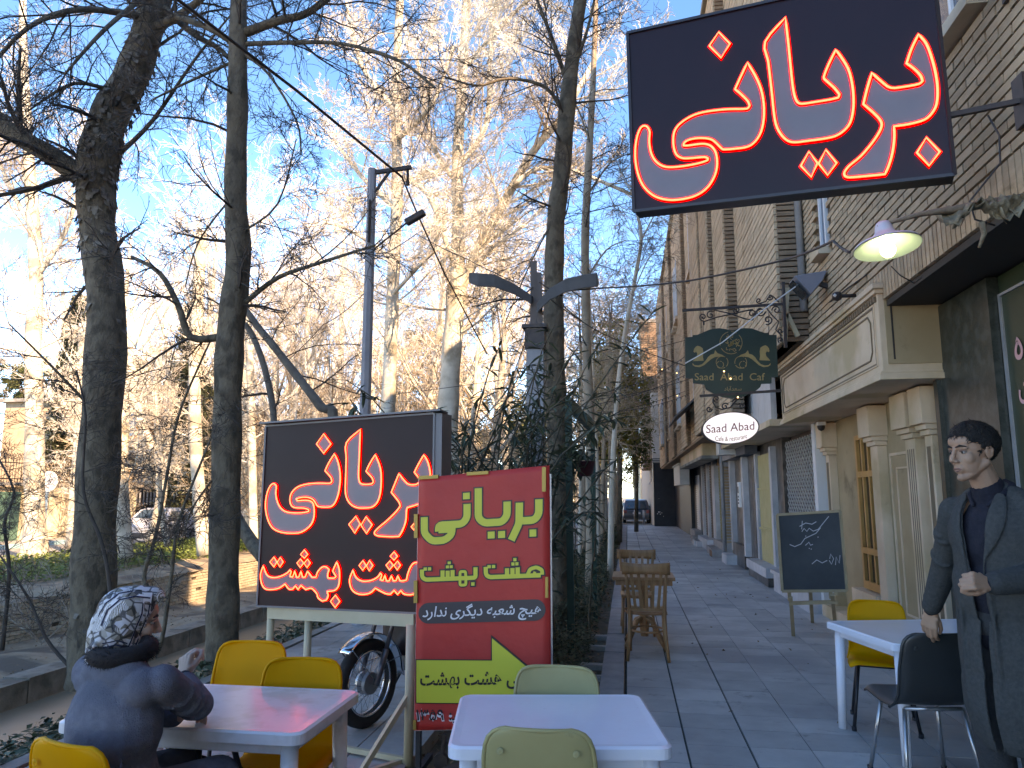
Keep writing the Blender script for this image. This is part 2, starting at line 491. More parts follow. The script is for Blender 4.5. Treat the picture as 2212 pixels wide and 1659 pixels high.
for r in range(11):
    y = 8.0 + (r % 2) * bw / 2
    while y < 60:
        cands.append((y, -1.07 + r * bh)); y += bw
def seen(c):
    x, yy = proj((-11, c[0], c[1])); return 330 < x < 450 or 0 < x < 150
cands.sort(key=lambda c: (not seen(c), c[0]))
restb = MB(); n1 = 0
for c in cands:
    if random.random() < 0.02: continue
    dx = random.uniform(-0.012, 0.012); rz = random.uniform(-.02, .02)
    if n1 < 300:
        o = bpy.data.objects.new('brick', random.choice(shared)); COL.objects.link(o); o.parent = cw
        o.location = (-11.02 + dx, c[0], c[1]); o.rotation_euler = (random.uniform(-.02, .02), 0, rz); n1 += 1
    else:
        restb.box((-11.02 + dx, c[0], c[1]), (bd, bw - 0.016, bh - 0.012), rz=rz)
restb.build('bricks_of_the_wall', brick_far_m, cw, kind='stuff')
b = MB()
def capf(a, bb):
    y = Y0 + bb * (120 - Y0); w = 0.05 * sin(y * 3.3) + 0.04 * sin(y * 7.1)
    if a < 0.01: return (-10.96 + w * .4, y, -0.31)
    return (-11.0 - a * 2.2 + w, y, -0.24 + a * 0.06 + w * 0.5)
b.grid(capf, 8, 500)
structure('earth_bank', b, dirt_m)
sheet('upper_bank', -16.6, -13.1, -0.24, dirt_m, z1=-0.2, wob=0.05, nx=10, ny=200, y1=120)
rk = structure('road_kerb', MB().span((-17.0, Y0, -0.45), (-16.6, 140, -0.16)), concrete_m)
sheet('road', -22.4, -16.9, -0.33, lane_m, y1=160)
structure('far_kerb', MB().span((-22.75, Y0, -0.4), (-22.4, 140, -0.2)), cyan_m)
sheet('far_pavement', -24.6, -22.75, -0.21, lane_m, y1=160)
# street beyond the pavement
sheet('side_street', -30, 60, -0.09, asphalt_m, y0=41.0, y1=62)
structure('street_kerb', MB().span((-0.3, 40.95, -0.1), (3.4, 41.12, 0.01)), kerb_m)
sheet('far_street', -7, 1.4, -0.1, asphalt_m, y0=62, y1=330)
sheet('street_margin', -30, -7, -0.12, dirt_m, y0=62, y1=330)

# ------------------------------------------------------------------ main brick building
bld = thing('brick_building', 'tall brown brick building with stepped upright piers along the pavement', 'building', (2.3, 9, 0))
BZ0, BZ1 = 3.34, 11.0
core = MB()
core.span((2.335, -1.0, BZ0), (9, 9.6, BZ1)); core.span((2.02, 9.6, 3.515), (9, 13.0, BZ1)); core.span((2.3, 9.6, BZ0), (9, 13.0, 3.5))
core.span((1.86, 13.0, BZ0), (9, 39.0, BZ1 + .3))
core.span((2.94, -1.0, 0), (9, 39, BZ0 - 0.02))
core.build('wall', fbm_m, bld, world=True)
tall = MB(); tall.span((2.3, -26, 0), (4.2, -1.0, 18)); tall.span((2.4, -1.0, BZ1), (4.2, 3.2, 18)); tall.build('shade_block', fbd_m, bld, world=True)  # unseen taller block, shaped to cast shade on near trees and canal side
ro = MB(); ro.span((1.7, 5.5, BZ1 + .3), (9, 39.2, BZ1 + .42)); ro.build('roof', concrete_m, bld, world=True)
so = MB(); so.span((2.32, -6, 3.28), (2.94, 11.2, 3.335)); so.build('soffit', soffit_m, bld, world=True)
ROW, BL = 0.075, 0.30
def seen_box(P, m=0):
    x, y = proj(P); return -m < x < 2212 + m and -m < y < 1659 + m
win_holes = [(4.72, 5.55, 4.72, 7.4), (8.5, 8.8, 4.35, 6.2)]
bs = [MB().box((0, 0, 0), (0.045, BL - 0.012 - .003 * k, ROW - 0.017)).mesh('brick', fb_m) for k in range(3)]
upright = MB().box((0, 0, 0), (0.045, ROW - 0.014, 0.26)).mesh('upright_brick', fb_m)
single = []; rest = MB()
for r in range(int((BZ1 - 3.62) / ROW)):
    z = 3.62 + (r + .5) * ROW
    y = 2.6 + (0.5 * (r % 2)) * BL
    while y < 9.55:
        if not any(a - .1 < y < b_ + .1 and c - .05 < z < d for a, b_, c, d in win_holes):
            single.append((y, z))
        y += BL
single.sort(key=lambda p: (p[0] - 4.4) ** 2 * 1.2 + (p[1] - 3.7) ** 2 if p[0] > 4.0 else 99)
for i, (y, z) in enumerate(single):
    dx = random.uniform(-.004, .004)
    if i < 240:
        o = bpy.data.objects.new('brick', random.choice(bs)); COL.objects.link(o); o.parent = bld
        o.location = Vector((2.318 + dx, y, z)) - bld.location
    else: rest.box((2.318 + dx, y, z), (0.045, BL - .013, ROW - .017))
y = 2.6; i = 0
while y < 9.55:
    if 4.3 < y < 8.6 and i < 60:
        o = bpy.data.objects.new('upright_brick', upright); COL.objects.link(o); o.parent = bld
        o.location = Vector((2.315, y, 3.475)) - bld.location; i += 1
    else: rest.box((2.315, y, 3.475), (0.045, ROW - .014, .26))
    y += ROW
rest.build('bricks_beyond', fb_m, bld, world=True, kind='stuff')
# stepped faces and piers: (Y of face, X front, X back, beige or dark)
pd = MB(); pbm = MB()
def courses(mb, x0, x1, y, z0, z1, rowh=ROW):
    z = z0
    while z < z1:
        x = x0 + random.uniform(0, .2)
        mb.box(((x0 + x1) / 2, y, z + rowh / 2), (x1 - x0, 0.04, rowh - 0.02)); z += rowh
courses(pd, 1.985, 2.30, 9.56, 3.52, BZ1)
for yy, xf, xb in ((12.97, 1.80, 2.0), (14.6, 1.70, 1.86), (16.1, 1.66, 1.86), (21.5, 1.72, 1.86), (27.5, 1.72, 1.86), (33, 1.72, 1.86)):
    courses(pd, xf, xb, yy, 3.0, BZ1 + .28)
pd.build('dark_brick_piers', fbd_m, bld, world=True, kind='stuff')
# street-parallel planes between the piers
segs = [(2.0, 9.6, 12.97), (1.82, 13.0, 14.6), (1.72, 14.63, 16.1), (1.68, 16.13, 18.2), (1.86, 18.2, 21.5), (1.74, 21.53, 23.4), (1.86, 23.4, 27.5), (1.74, 27.53, 29.4), (1.86, 29.4, 33), (1.74, 33.03, 39.0)]
for (x, a, b_) in segs:
    z = 3.52 if a < 13 else 3.0
    while z < BZ1 + .28:
        yy = a
        while yy < b_:
            e = min(yy + (0.5 if a < 13 else 1.2), b_)
            pbm.box((x - .02 + random.uniform(-.003, .003), (yy + e) / 2, z + .05), (.045, e - yy - .012, .086)); yy = e
        z += .1
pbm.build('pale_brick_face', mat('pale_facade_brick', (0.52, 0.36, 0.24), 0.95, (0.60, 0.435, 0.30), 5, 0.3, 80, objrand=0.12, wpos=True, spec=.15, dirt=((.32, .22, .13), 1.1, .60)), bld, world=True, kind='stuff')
mb = MB()
for (x, a, b_) in segs: mb.span((x, a, 3.515 if a < 13 else 3.0), (x + .15, b_, BZ1 + .28))
mb.build('backing_wall', fbm_m, bld, world=True)
# lower storeys under the overhang
lo = MB(); lo.span((2.96, 19.0, 0), (3.3, 39, 3.02)); lo.span((1.75, 13.05, 2.93), (2.98, 39, 2.99)); lo.build('ground_storey', fbd_m, bld, world=True)
def window(parent, x, ya, yb, z0, z1, sill=True, bars=1):
    f = MB(); t = .05
    for a, b_, c, d in ((ya, ya + t, z0, z1), (yb - t, yb, z0, z1), (ya + t, yb - t, z0, z0 + t), (ya + t, yb - t, z1 - t, z1)):
        f.span((x - .03, a, c), (x + .03, b_, d))
    for k in range(bars):
        yy = ya + (yb - ya) * (k + 1) / (bars + 1); f.span((x - .025, yy - .02, z0 + t), (x + .02, yy + .02, z1 - t))
    w = f.build('window', whiteframe_m, parent, world=True)
    L = parent.location
    g = MB(); g.span((x - .006, ya + t, z0 + t), (x + .006, yb - t, z1 - t)); g.v = [tuple(Vector(p) - L) for p in g.v]
    g.build('pane', glass_m, w)
    if sill:
        s = MB(); s.span((x - .14, ya - .06, z0 - .09), (x + .02, yb + .06, z0 - .005)); s.v = [tuple(Vector(p) - L) for p in s.v]
        s.build('sill', stone_m, w)
window(bld, 2.325, 4.72, 5.55, 4.78, 7.4, bars=1)
window(bld, 2.325, 8.52, 8.78, 4.4, 6.2, bars=0)
for (ya, x, zs) in ((19.0, 1.85, (3.9, 7.4)), (24.2, 1.85, (3.9, 7.4)), (25.6, 1.85, (3.9, 7.4)), (30.2, 1.85, (3.9, 7.4)), (36, 1.73, (3.9, 7.4)), (34.2, 1.73, (3.9, 7.4))):
    for z0 in zs: window(bld, x - .03, ya, ya + 1.0, z0, z0 + 2.1)
pp = MB(); pp.tube([(2.24, 9.50, 3.9), (2.24, 9.5, BZ1)], .045, 10)
for z in (4.2, 5.6, 7.0, 8.4): pp.cyl((2.24, 9.5, z), (2.24, 9.5, z + .08), .058, 10)
pp.build('drainpipe', metal_m, bld, world=True, smooth=True)

# far buildings on the right and at the end of the pavement
fb = thing('dark_brick_house', 'dark brown brick house end rising behind the black shop box', 'building', (1.6, 45, 0))
mb = MB(); mb.span((0.98, 42.2, 3.1), (6, 47, 11.4)); mb.build('wall', fbd_m, fb, world=True)
mb = MB(); courses(mb, .97, 1.9, 42.16, 3.2, 11.3, .12); mb.build('brick_courses', fbd_m, fb, world=True, kind='stuff')
mb = MB(); mb.span((.9, 42.1, 11.4), (6, 47.1, 11.6)); mb.build('roof', concrete_m, fb, world=True)
cw2 = thing('cream_house', 'pale cream plastered house wall beside the parked hatchback', 'building', (1.45, 50, 0))
mb = MB(); mb.span((1.40, 41.2, -.1), (6, 42.15, 7.2)); mb.span((1.40, 47.1, -.1), (6, 75, 6.5)); mb.span((1.4, 42.15, -.1), (6, 47.1, 3.1))
mb.build('wall', mat('pale_render', (.55, .49, .42), .9, (.62, .56, .49), 2), cw2, world=True)
mb = MB(); mb.tube([(1.36, 43, 6), (1.36, 43, 2.4), (1.2, 43, 2.2)], .03, 6); mb.build('drainpipe', metal_m, cw2, world=True)
for k, (x0, x1, ya, yb, h, m_) in enumerate(((1.4, 8, 78, 110, 7, cream_m), (1.2, 8, 112, 160, 9, fb_m), (-40, -12, 190, 205, 9, cream_m))):
    t = thing('distant_house', ['distant cream house along the far right of the street', 'distant brown house beyond the cream one', 'distant pale house closing the street behind the trees'][k], 'house', ((x0 + x1) / 2, ya, 0))
    mb = MB(); mb.span((x0, ya, -.1), (x1, yb, h)); mb.build('wall', m_, t, world=True)
    mb = MB(); mb.span((x0 - .2, ya - .2, h), (x1 + .2, yb + .2, h + .25)); mb.build('roof', concrete_m, t, world=True)

# black shop box and its neighbours at ground level, from far to near
bk = thing('black_shop', 'black painted shop box with white scrawl at the end of the pavement', 'shop', (2, 38, 0))
mb = MB(); mb.span((1.38, 40.1, 0), (2.5, 40.9, 3.3)); mb.span((2.49, 30.5, 0), (2.95, 40.1, 3.3)); mb.build('wall', black_m, bk, world=True)
mb = MB()
for k in range(3): mb.span((0.75 + .1 * k, 40.02 - k * .3, 3.32 + k * .07), (2.5, 40.1 - k * .3, 3.36 + k * .07))
mb.build('awning_rail', iron_m, bk, world=True)
mb = MB()
for (a, b_, w) in ((0.14, .62, .05), (.2, .7, .07), (.28, .6, .05), (.3, .72, .03), (.36, .67, .04), (.45, .5, .03), (.25, 1.42, .02)):
    mb.span((1.38 + a, 40.085, b_), (1.38 + a + w, 40.1, b_ + w * .9))
mb.build('paint_scrawl', white_m, bk, world=True)

def shopfront(name, label, ya, yb, m_, x=2.6, z=2.9):
    t = thing(name, label, 'shop', (x, (ya + yb) / 2, 0))
    mb = MB(); mb.span((x, ya, 0), (x + .35, yb, z)); mb.build('wall', m_, t, world=True)
    return t
def roller(parent, x, ya, yb, z0, z1, m_, pitch=.08):
    mb = MB(); z = z0
    while z < z1 - .01:
        mb.box((x, (ya + yb) / 2, z + pitch / 2), (.03, yb - ya, pitch * .78)); z += pitch
    mb.span((x + .01, ya, z0), (x + .02, yb, z1))
    mb.build('shutter', m_, parent, world=True, kind='stuff')
# shop with pale stone fascia (far)
s1 = shopfront('far_shop', 'shop with a long pale stone fascia over dark openings', 22.6, 30.4, black_m, 2.62, 3.0)
mb = MB(); mb.span((1.93, 19.6, 2.62), (2.3, 27.5, 3.35)); mb.build('fascia', stone_m, s1, world=True)
mb = MB(); mb.span((1.9, 19.55, 2.54), (2.32, 27.6, 2.62)); mb.span((1.9, 19.55, 3.35), (2.32, 27.6, 3.42)); mb.build('fascia_edge', concrete_m, s1, world=True)
mb = MB(); mb.span((1.95, 28.5, 2.0), (2.3, 32, 2.75)); mb.span((1.9, 28.4, 2.75), (2.35, 32.1, 2.8)); mb.build('rear_signboard', greywhite_m, s1, world=True)
roller(s1, 2.60, 28.0, 29.2, .35, 2.3, whiteframe_m)
mb = MB(); mb.span((2.35, 27.6, 0), (2.6, 29.6, .35)); mb.span((2.2, 26.6, 0), (2.6, 27.5, .2)); mb.build('doorstep', kerb_m, s1, world=True)
mb = MB(); mb.span((2.28, 26.9, 0.02), (2.42, 27.3, .2)); mb.build('step_box', black_m, s1, world=True)
for yy in (22.7, 24.3, 25.9):
    mb = MB(); mb.span((2.5, yy, 0), (2.64, yy + .28, 2.6)); mb.build('pillar', greystone_m, s1, world=True)
roller(s1, 2.6, 23.0, 24.3, .3, 2.5, rollbrown_m); roller(s1, 2.6, 24.6, 25.9, .3, 2.5, rollbrown_m)
mb = MB(); mb.span((2.3, 23, 0), (2.6, 25.9, .3)); mb.span((2.15, 24.6, 0), (2.3, 25.9, .16)); mb.build('doorstep', greystone_m, s1, world=True)
# awning, slanted
aw = MB(); aw.add([(1.86, 18.6, 4.15), (1.86, 21.6, 4.15), (1.2, 21.6, 3.55), (1.2, 18.6, 3.55), (1.86, 18.6, 4.1), (1.86, 21.6, 4.1), (1.2, 21.6, 3.5), (1.2, 18.6, 3.5)],
                 [(0, 1, 2, 3), (7, 6, 5, 4), (0, 3, 7, 4), (1, 5, 6, 2), (3, 2, 6, 7), (0, 4, 5, 1)])
tag(aw.build('awning', mat('awning', (.12, .11, .11), .8, (.17, .16, .15), 5)), 'dark grey slanted awning over the pale stone fascia', 'awning')
# olive shutter shop
s2 = shopfront('olive_shutter_shop', 'brick fronted shop with a dull yellow rolled shutter', 19.8, 22.5, fb_m, 2.62, 3.0)
roller(s2, 2.59, 20.2, 21.9, .4, 2.35, rollyel_m)
mb = MB(); courses(mb, 2.45, 2.62, 19.8, 2.35, 3.0); courses(mb, 2.45, 2.62, 19.75, .4, 2.35); mb.build('brick_edge', fb_m, s2, world=True, kind='stuff')
mb = MB(); mb.span((2.42, 19.9, 0), (2.62, 22.4, .38)); mb.span((2.2, 21.0, 0), (2.42, 22.2, .2)); mb.build('doorstep', kerb_m, s2, world=True)
for a_, b_ in ((19.74, 20.1), (21.95, 22.3)):
    mb = MB(); mb.span((2.46, a_, 0), (2.6, b_, 2.45)); mb.build('pillar', greystone_m, s2, world=True)
st = thing('brick_step', 'low brick block with a pale top by the grey drainpipe', 'step', (2.3, 20.6, 0))
mb = MB(); mb.span((2.16, 20.4, 0), (2.42, 21.0, .2)); mb.build('slab', kerb_m, st, world=True)
for i in range(6):
    mb = MB(); mb.span((2.15, 20.42 + i * .095, .01), (2.165, 20.5 + i * .095, .17)); mb.build('brick', mat('red_brick', (.20, .10, .06), .9), st, world=True) if i == 0 else mb.build('brick', bpy.data.materials['red_brick'], st, world=True)
for k, (a, b_, c_, d) in enumerate(((2.26, 2.52, 18.3, 19.2), (2.30, 2.56, 22.6, 23.4), (2.1, 2.3, 25.0, 25.7))):
    mb = MB(); mb.span((a, c_, 0), (b_, d, .22 - .03 * k))
    tag(mb.build('stone_block', greystone_m, bevel=.01), ['grey stone block by the dark marble doorway', 'grey stone block between two shutters', 'small pale block on the far doorstep'][k], 'stone block')
pb = MB(); pb.tube([(2.38, 19.5, 0.1), (2.38, 19.5, 3.4), (2.1, 19.5, 3.7), (1.9, 19.5, 4)], .05, 8)
tag(pb.build('drainpipe', metal_m, smooth=True), 'tall grey drainpipe running down beside the olive shutter', 'pipe')
# dark marble entrance with intercom
s3 = shopfront('marble_entrance', 'dark marble house entrance with pale jambs and an intercom', 16.2, 19.7, marble_m, 2.62, 3.0)
for yy, xx in ((16.9, 2.5), (18.9, 2.5)):
    mb = MB(); mb.span((xx, yy, 0.3), (2.63, yy + .22, 2.45)); mb.build('jamb', greystone_m, s3, world=True)
mb = MB(); mb.span((2.5, 17.13, 0.02), (2.63, 18.88, .5)); mb.build('marble_base', marble_m, s3, world=True)
mb = MB(); mb.span((2.36, 16.8, 2.45), (2.63, 19.2, 2.58)); mb.build('lintel', kerb_m, s3, world=True)
ic = MB(); ic.span((2.44, 17.12, 1.35), (2.49, 17.36, 1.9)); ico = ic.build('intercom', white_m, s3, world=True)
mb = MB(); mb.span((2.436, 17.17, 1.66), (2.445, 17.31, 1.8))
for k in range(6): mb.span((2.436, 17.18 + (k % 2) * .07, 1.42 + (k // 2) * .07), (2.445, 17.23 + (k % 2) * .07, 1.46 + (k // 2) * .07))
mb.v = [tuple(Vector(p) - s3.location) for p in mb.v]; mb.build('screen', black_m, ico)
bx = thing('shop_light_box', 'small white light box with pink writing over the entrance', 'sign', (2.3, 17.0, 2.5))
mb = MB(); mb.span((2.02, 16.9, 2.5), (2.36, 17.4, 2.95)); mb.build('box', greywhite_m, bx, world=True)
mb = MB(); place_text(mb, '\uFEE2\uFEF3\uFEAE\uFEDB', (0, 0, 1, 1), lambda x, y: Vector((2.06 + .26 * x, 16.893, 2.6 + .22 * y))); build_islands(mb, 'letter', mat('pink_print', (.55, .16, .2), .6), bx)
mb = MB(); mb.span((2.37, 15.6, 2.45), (2.62, 17.4, 3.0)); mb.build('side_box', mat('slate_blue', (.06, .07, .09), .6), bx, world=True)
# yellow metal gate
s4 = shopfront('gate_bay', 'yellow ribbed metal gate in a dark stone surround with a doorstep', 13.6, 16.1, marble_m, 2.7, 2.95)
g = MB(); yy = 14.35
k = 0
gp = []
while yy < 15.75:
    mb = MB(); mb.span((2.64, yy, .34), (2.69, yy + .165, 2.4)); mb.build('gate_panel', gatey_m, s4, world=True); yy += .175
mb = MB()
for z in (.95, 1.72): mb.span((2.61, 14.35, z), (2.64, 15.75, z + .035))
mb.build('gate_bar', gatey_m, s4, world=True)
for a_, b_ in ((14.15, 14.33), (15.78, 16.0)):
    mb = MB(); mb.span((2.6, a_, .3), (2.72, b_, 2.5)); mb.build('jamb', greystone_m, s4, world=True)
mb = MB(); mb.span((2.38, 13.9, .17), (2.72, 16.1, .34)); mb.build('doorstep', greystone_m, s4, world=True)
mb = MB(); mb.span((2.42, 13.95, .01), (2.7, 16.1, .17)); mb.build('lower_step', marble_m, s4, world=True)
# white signboard beyond the cafe
wb = thing('white_signboard', 'long plain white signboard between the cafe fascia and the green sign', 'signboard', (2.3, 14, 2.7))
yy = 11.3
while yy < 17.6:
    mb = MB(); mb.span((2.12, yy, 2.72), (2.2, yy + .52, 3.35)); mb.build('panel', greywhite_m, wb, world=True); yy += .53
mb = MB(); mb.span((2.08, 11.25, 2.62), (2.9, 17.7, 2.715)); mb.span((2.09, 11.25, 3.36), (2.6, 17.7, 3.44)); mb.build('frame', stone_m, wb, world=True)
# expanded metal shop bay
s5 = shopfront('lattice_shop', 'shop window behind a silver diamond lattice grille', 11.0, 13.5, mat('dull_display', (.035, .045, .038), .4, (.14, .07, .06), 1.2), 2.84, 2.95)
mb = MB()
ya, yb, z0, z1, px_, pz = 11.25, 13.3, .35, 2.62, .17, .12
ny_, nz_ = int((yb - ya) / px_), int((z1 - z0) / pz)
for i in range(ny_):
    for j in range(nz_):
        y_, z_ = ya + i * px_, z0 + j * pz
        mb.bar((2.7, y_, z_ + pz / 2), (2.7, y_ + px_ / 2, z_), .008, .018, up=(1, 0, 0)); mb.bar((2.7, y_ + px_ / 2, z_), (2.7, y_ + px_, z_ + pz / 2), .008, .018, up=(1, 0, 0))
        mb.bar((2.7, y_, z_ + pz / 2), (2.7, y_ + px_ / 2, z_ + pz), .008, .018, up=(1, 0, 0)); mb.bar((2.7, y_ + px_ / 2, z_ + pz), (2.7, y_ + px_, z_ + pz / 2), .008, .018, up=(1, 0, 0))
mb.build('lattice', mat('silver_lattice', (.55, .56, .55), .4, metal=.3), s5, world=True, kind='stuff')
mb = MB(); mb.span((2.62, 10.95, 0), (2.78, 11.12, 2.62)); mb.span((2.72, 11.13, 0), (2.79, 11.22, 2.62)); mb.build('pillar', whiteframe_m, s5, world=True)
mb = MB(); mb.span((2.45, 11.1, 0), (2.84, 13.6, .3)); mb.span((2.4, 11.1, .3), (2.84, 13.6, .36)); mb.build('doorstep', greystone_m, s5, world=True)

# ------------------------------------------------------------------ cafe frontage (pale stone)
cafe = thing('stone_shopfront', 'pale stone cafe front with fluted pilasters under a carved fascia', 'shop', (2.9, 9, 0))
mb = MB(); mb.span((2.84, 7.0, 0), (3.1, 10.95, 3.25)); mb.build('wall', stone_panel_m, cafe, world=True)
XF = 2.25; FY0, FY1 = 6.86, 11.18
mb = MB(); mb.span((XF, FY0, 2.68), (2.86, FY1, 3.40)); mb.build('fascia', stone_m, cafe, world=True, bevel=.006)
mb = MB()
mb.span((XF - .035, FY0 - .03, 2.62), (2.86, FY1 + .03, 2.675)); mb.span((XF - .02, FY0 - .015, 2.676), (2.86, FY1 + .02, 2.70))
mb.span((XF - .05, FY0 - .045, 3.44), (2.86, FY1 + .05, 3.49)); mb.span((XF - .03, FY0 - .02, 3.401), (2.86, FY1 + .02, 3.439))
mb.build('cornice', stone_m, cafe, world=True, bevel=.006)
nD = 62
for k in range(nD):
    y = FY0 + .03 + k * (FY1 - FY0 - .06) / nD
    if k == 0: dm = MB().span((0, 0, 0), (.022, .038, .05)).mesh('dentil', stone_groove_m)
    o = bpy.data.objects.new('dentil', dm); COL.objects.link(o); o.parent = cafe; o.location = Vector((XF - .022, y, 3.335)) - cafe.location
def rect_frame(mb, x, y0, y1, z0, z1, t, d=.012, chamfer=0.0):
    P = [(y0 + chamfer, z0), (y1 - chamfer, z0), (y1, z0 + chamfer), (y1, z1 - chamfer), (y1 - chamfer, z1), (y0 + chamfer, z1), (y0, z1 - chamfer), (y0, z0 + chamfer)] if chamfer else [(y0, z0), (y1, z0), (y1, z1), (y0, z1)]
    for i in range(len(P)):
        a, b_ = P[i], P[(i + 1) % len(P)]
        mb.bar((x, a[0], a[1]), (x, b_[0], b_[1]), d, t, up=(0, .7, .72) if a[0] == b_[0] else (0, 0, 1))
mb = MB(); rect_frame(mb, XF - .004, FY0 + .12, FY1 - .12, 2.78, 3.30, .016); rect_frame(mb, XF - .004, FY0 + .22, FY1 - .22, 2.84, 3.25, .014, chamfer=.07)
mb.build('carved_border', stone_groove_m, cafe, world=True)
mb = MB(); rect_frame(mb, XF - .006, FY0 + .10, FY1 - .10, 2.765, 3.315, .012); mb.build('raised_border', stone_m, cafe, world=True)
# end face of the fascia box
mb = MB(); mb.span((2.30, FY0 - .012, 2.76), (2.78, FY0 - .002, 3.34)); mb.build('end_panel', stone_panel_m, cafe, world=True)
mb = MB(); mb.span((2.345, FY0 - .016, 2.80), (2.36, FY0 - .012, 3.30)); mb.build('end_joint', iron_m, cafe, world=True)
def pilaster(y, wdt=.26, fluted=True, x=2.84):
    mb = MB()
    mb.span((x - .10, y, .30), (x + .01, y + wdt, 2.16)); mb.span((x - .14, y - .03, 0), (x + .01, y + wdt + .03, .30))
    p = mb.build('pilaster', stone_m, cafe, world=True, bevel=.004)
    c = MB(); c.span((x - .13, y - .025, 2.161), (x + .01, y + wdt + .025, 2.21)); c.span((x - .16, y - .045, 2.211), (x + .01, y + wdt + .045, 2.26)); c.span((x - .20, y - .07, 2.261), (x + .01, y + wdt + .07, 2.60))
    c.v = [tuple(Vector(q) - cafe.location) for q in c.v]; c.build('capital', stone_m, p, bevel=.006)
    if fluted:
        fl = MB()
        for k in range(4):
            yy = y + .04 + k * (wdt - .08) / 3.6; fl.span((x - .103, yy, .4), (x - .098, yy + .016, 2.06))
        fl.v = [tuple(Vector(q) - cafe.location) for q in fl.v]; fl.build('flute', stone_groove_m, p)
pilaster(7.22, .16); pilaster(7.62, .26); pilaster(8.72, .24, False); pilaster(10.72, .18)
mb = MB(); rect_frame(mb, 2.835, 7.98, 8.62, .25, 2.05, .03, .014); rect_frame(mb, 2.835, 8.1, 8.45, .4, 1.9, .02, .014); mb.build('panel_moulding', stone_m, cafe, world=True)
# orange wooden window
wy0, wy1, wz0, wz1 = 9.02, 9.72, .52, 2.34
f = MB()
for a, b_, c_, d in ((wy0, wy0 + .07, wz0, wz1), (wy1 - .07, wy1, wz0, wz1), (wy0 + .07, wy1 - .07, wz0, wz0 + .09), (wy0 + .07, wy1 - .07, wz1 - .06, wz1),
                     (wy0 + .07, wy1 - .07, .93, 1.0), (wy0 + .07, wy1 - .07, 1.83, 1.90)):
    f.span((2.79, a, c_), (2.85, b_, d))
for k in (1, 2):
    yy = wy0 + (wy1 - wy0) * k / 3; f.span((2.795, yy - .025, wz0 + .09), (2.845, yy + .025, wz1 - .06))
w = f.build('window', orangewood_m, cafe, world=True)
g = MB(); g.span((2.825, wy0 + .05, wz0 + .05), (2.832, wy1 - .05, wz1 - .04)); g.v = [tuple(Vector(q) - cafe.location) for q in g.v]; g.build('pane', mat('dim_glass', (.03, .025, .02), .1), w)
mb = MB(); mb.span((2.70, 8.98, .30), (2.86, 9.9, .5)); mb.build('sill', stone_m, cafe, world=True)
mb = MB(); mb.span((2.60, 7.0, 0), (2.84, 11.0, .16)); mb.build('plinth', stone_m, cafe, world=True)

# granite pillar and green board of the near shop
gs = thing('granite_shopfront', 'near shop with polished dark green granite and a green signboard', 'shop', (2.85, 5, 0))
mb = MB(); mb.span((2.74, 5.96, 0), (3.2, 6.98, 3.26)); mb.span((2.70, 6.9, 0), (2.745, 6.98, 3.26)); mb.build('granite_pillar', granite_m, gs, world=True)
mb = MB(); mb.span((2.82, 2.0, 0), (3.2, 5.95, 3.26)); mb.build('signboard', greenboard_m, gs, world=True)
mb = MB(); mb.span((2.805, 5.92, 0), (2.82, 5.95, 3.1)); mb.span((2.805, 2.0, 3.1), (2.82, 5.95, 3.12)); mb.build('board_edge', metal_m, gs, world=True)
pink = mat('pink_lettering', (.62, .30, .30), .5); 
mb = MB()
def wallf(px0, py0, sc): 
    return lambda x, y: Vector((2.812, 5.80 - x, 0)) + Vector((0, 0, y))
place_text(mb, '\uFEE9\uFEA9\uFE8E\uFEE3\uFE81', (0.0, 2.58, .62, 2.88), wallf(0, 0, 1), .012)
place_text(mb, '\uFE96\uFEB3\uFE8D \uFEE9', (0.0, 2.26, .62, 2.48), wallf(0, 0, 1), .012)
build_islands(mb, 'letter', pink, gs)
mb = MB(); mb.span((2.80, 5.35, 1.5), (2.815, 5.72, 2.05)); pg = mb.build('notice', whiteframe_m, gs, world=True)
mb = MB()
for k in range(5): mb.span((2.794, 5.4, 1.6 + k * .09), (2.799, 5.68, 1.612 + k * .09))
mb.build('notice_lines', iron_m, gs, world=True)
# ------------------------------------------------------------------ trees
bark_pale_m = mat('plane_bark', (0.50, 0.45, 0.36), 0.85, (0.66, 0.61, 0.51), 3.0, 0.3, 12, col3=(0.33, 0.28, 0.21), scale3=2.2)  # pale bark of the plane trees
twig_pale_m = mat('plane_twigs', (0.56, 0.51, 0.43), 0.85, (0.72, 0.67, 0.58), 0.8, col3=(0.42, 0.35, 0.28), scale3=0.5)  # pale twigs of the plane trees
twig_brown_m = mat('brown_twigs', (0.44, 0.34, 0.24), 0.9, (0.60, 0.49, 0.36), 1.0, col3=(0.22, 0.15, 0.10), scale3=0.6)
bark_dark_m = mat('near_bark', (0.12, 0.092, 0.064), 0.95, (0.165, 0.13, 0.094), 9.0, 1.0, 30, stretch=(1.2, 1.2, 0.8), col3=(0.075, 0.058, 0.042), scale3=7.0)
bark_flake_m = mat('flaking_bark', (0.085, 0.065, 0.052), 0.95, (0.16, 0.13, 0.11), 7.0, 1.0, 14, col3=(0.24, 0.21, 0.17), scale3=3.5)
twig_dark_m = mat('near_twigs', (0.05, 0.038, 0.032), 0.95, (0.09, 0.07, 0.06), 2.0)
leaf_pine_m = mat('pine_foliage', (0.09, 0.10, 0.03), 0.8, (0.17, 0.17, 0.055), 1.2, leaf=True)
leaf_cyp_m = mat('cypress_foliage', (0.028, 0.034, 0.016), 0.9, (0.06, 0.065, 0.03), 1.5)
leaf_olean_m = mat('oleander_leaf', (0.028, 0.046, 0.026), 0.45, (0.075, 0.095, 0.05), 8.0, objrand=0.4, dirt=((.16, .12, .05), 9, .66))
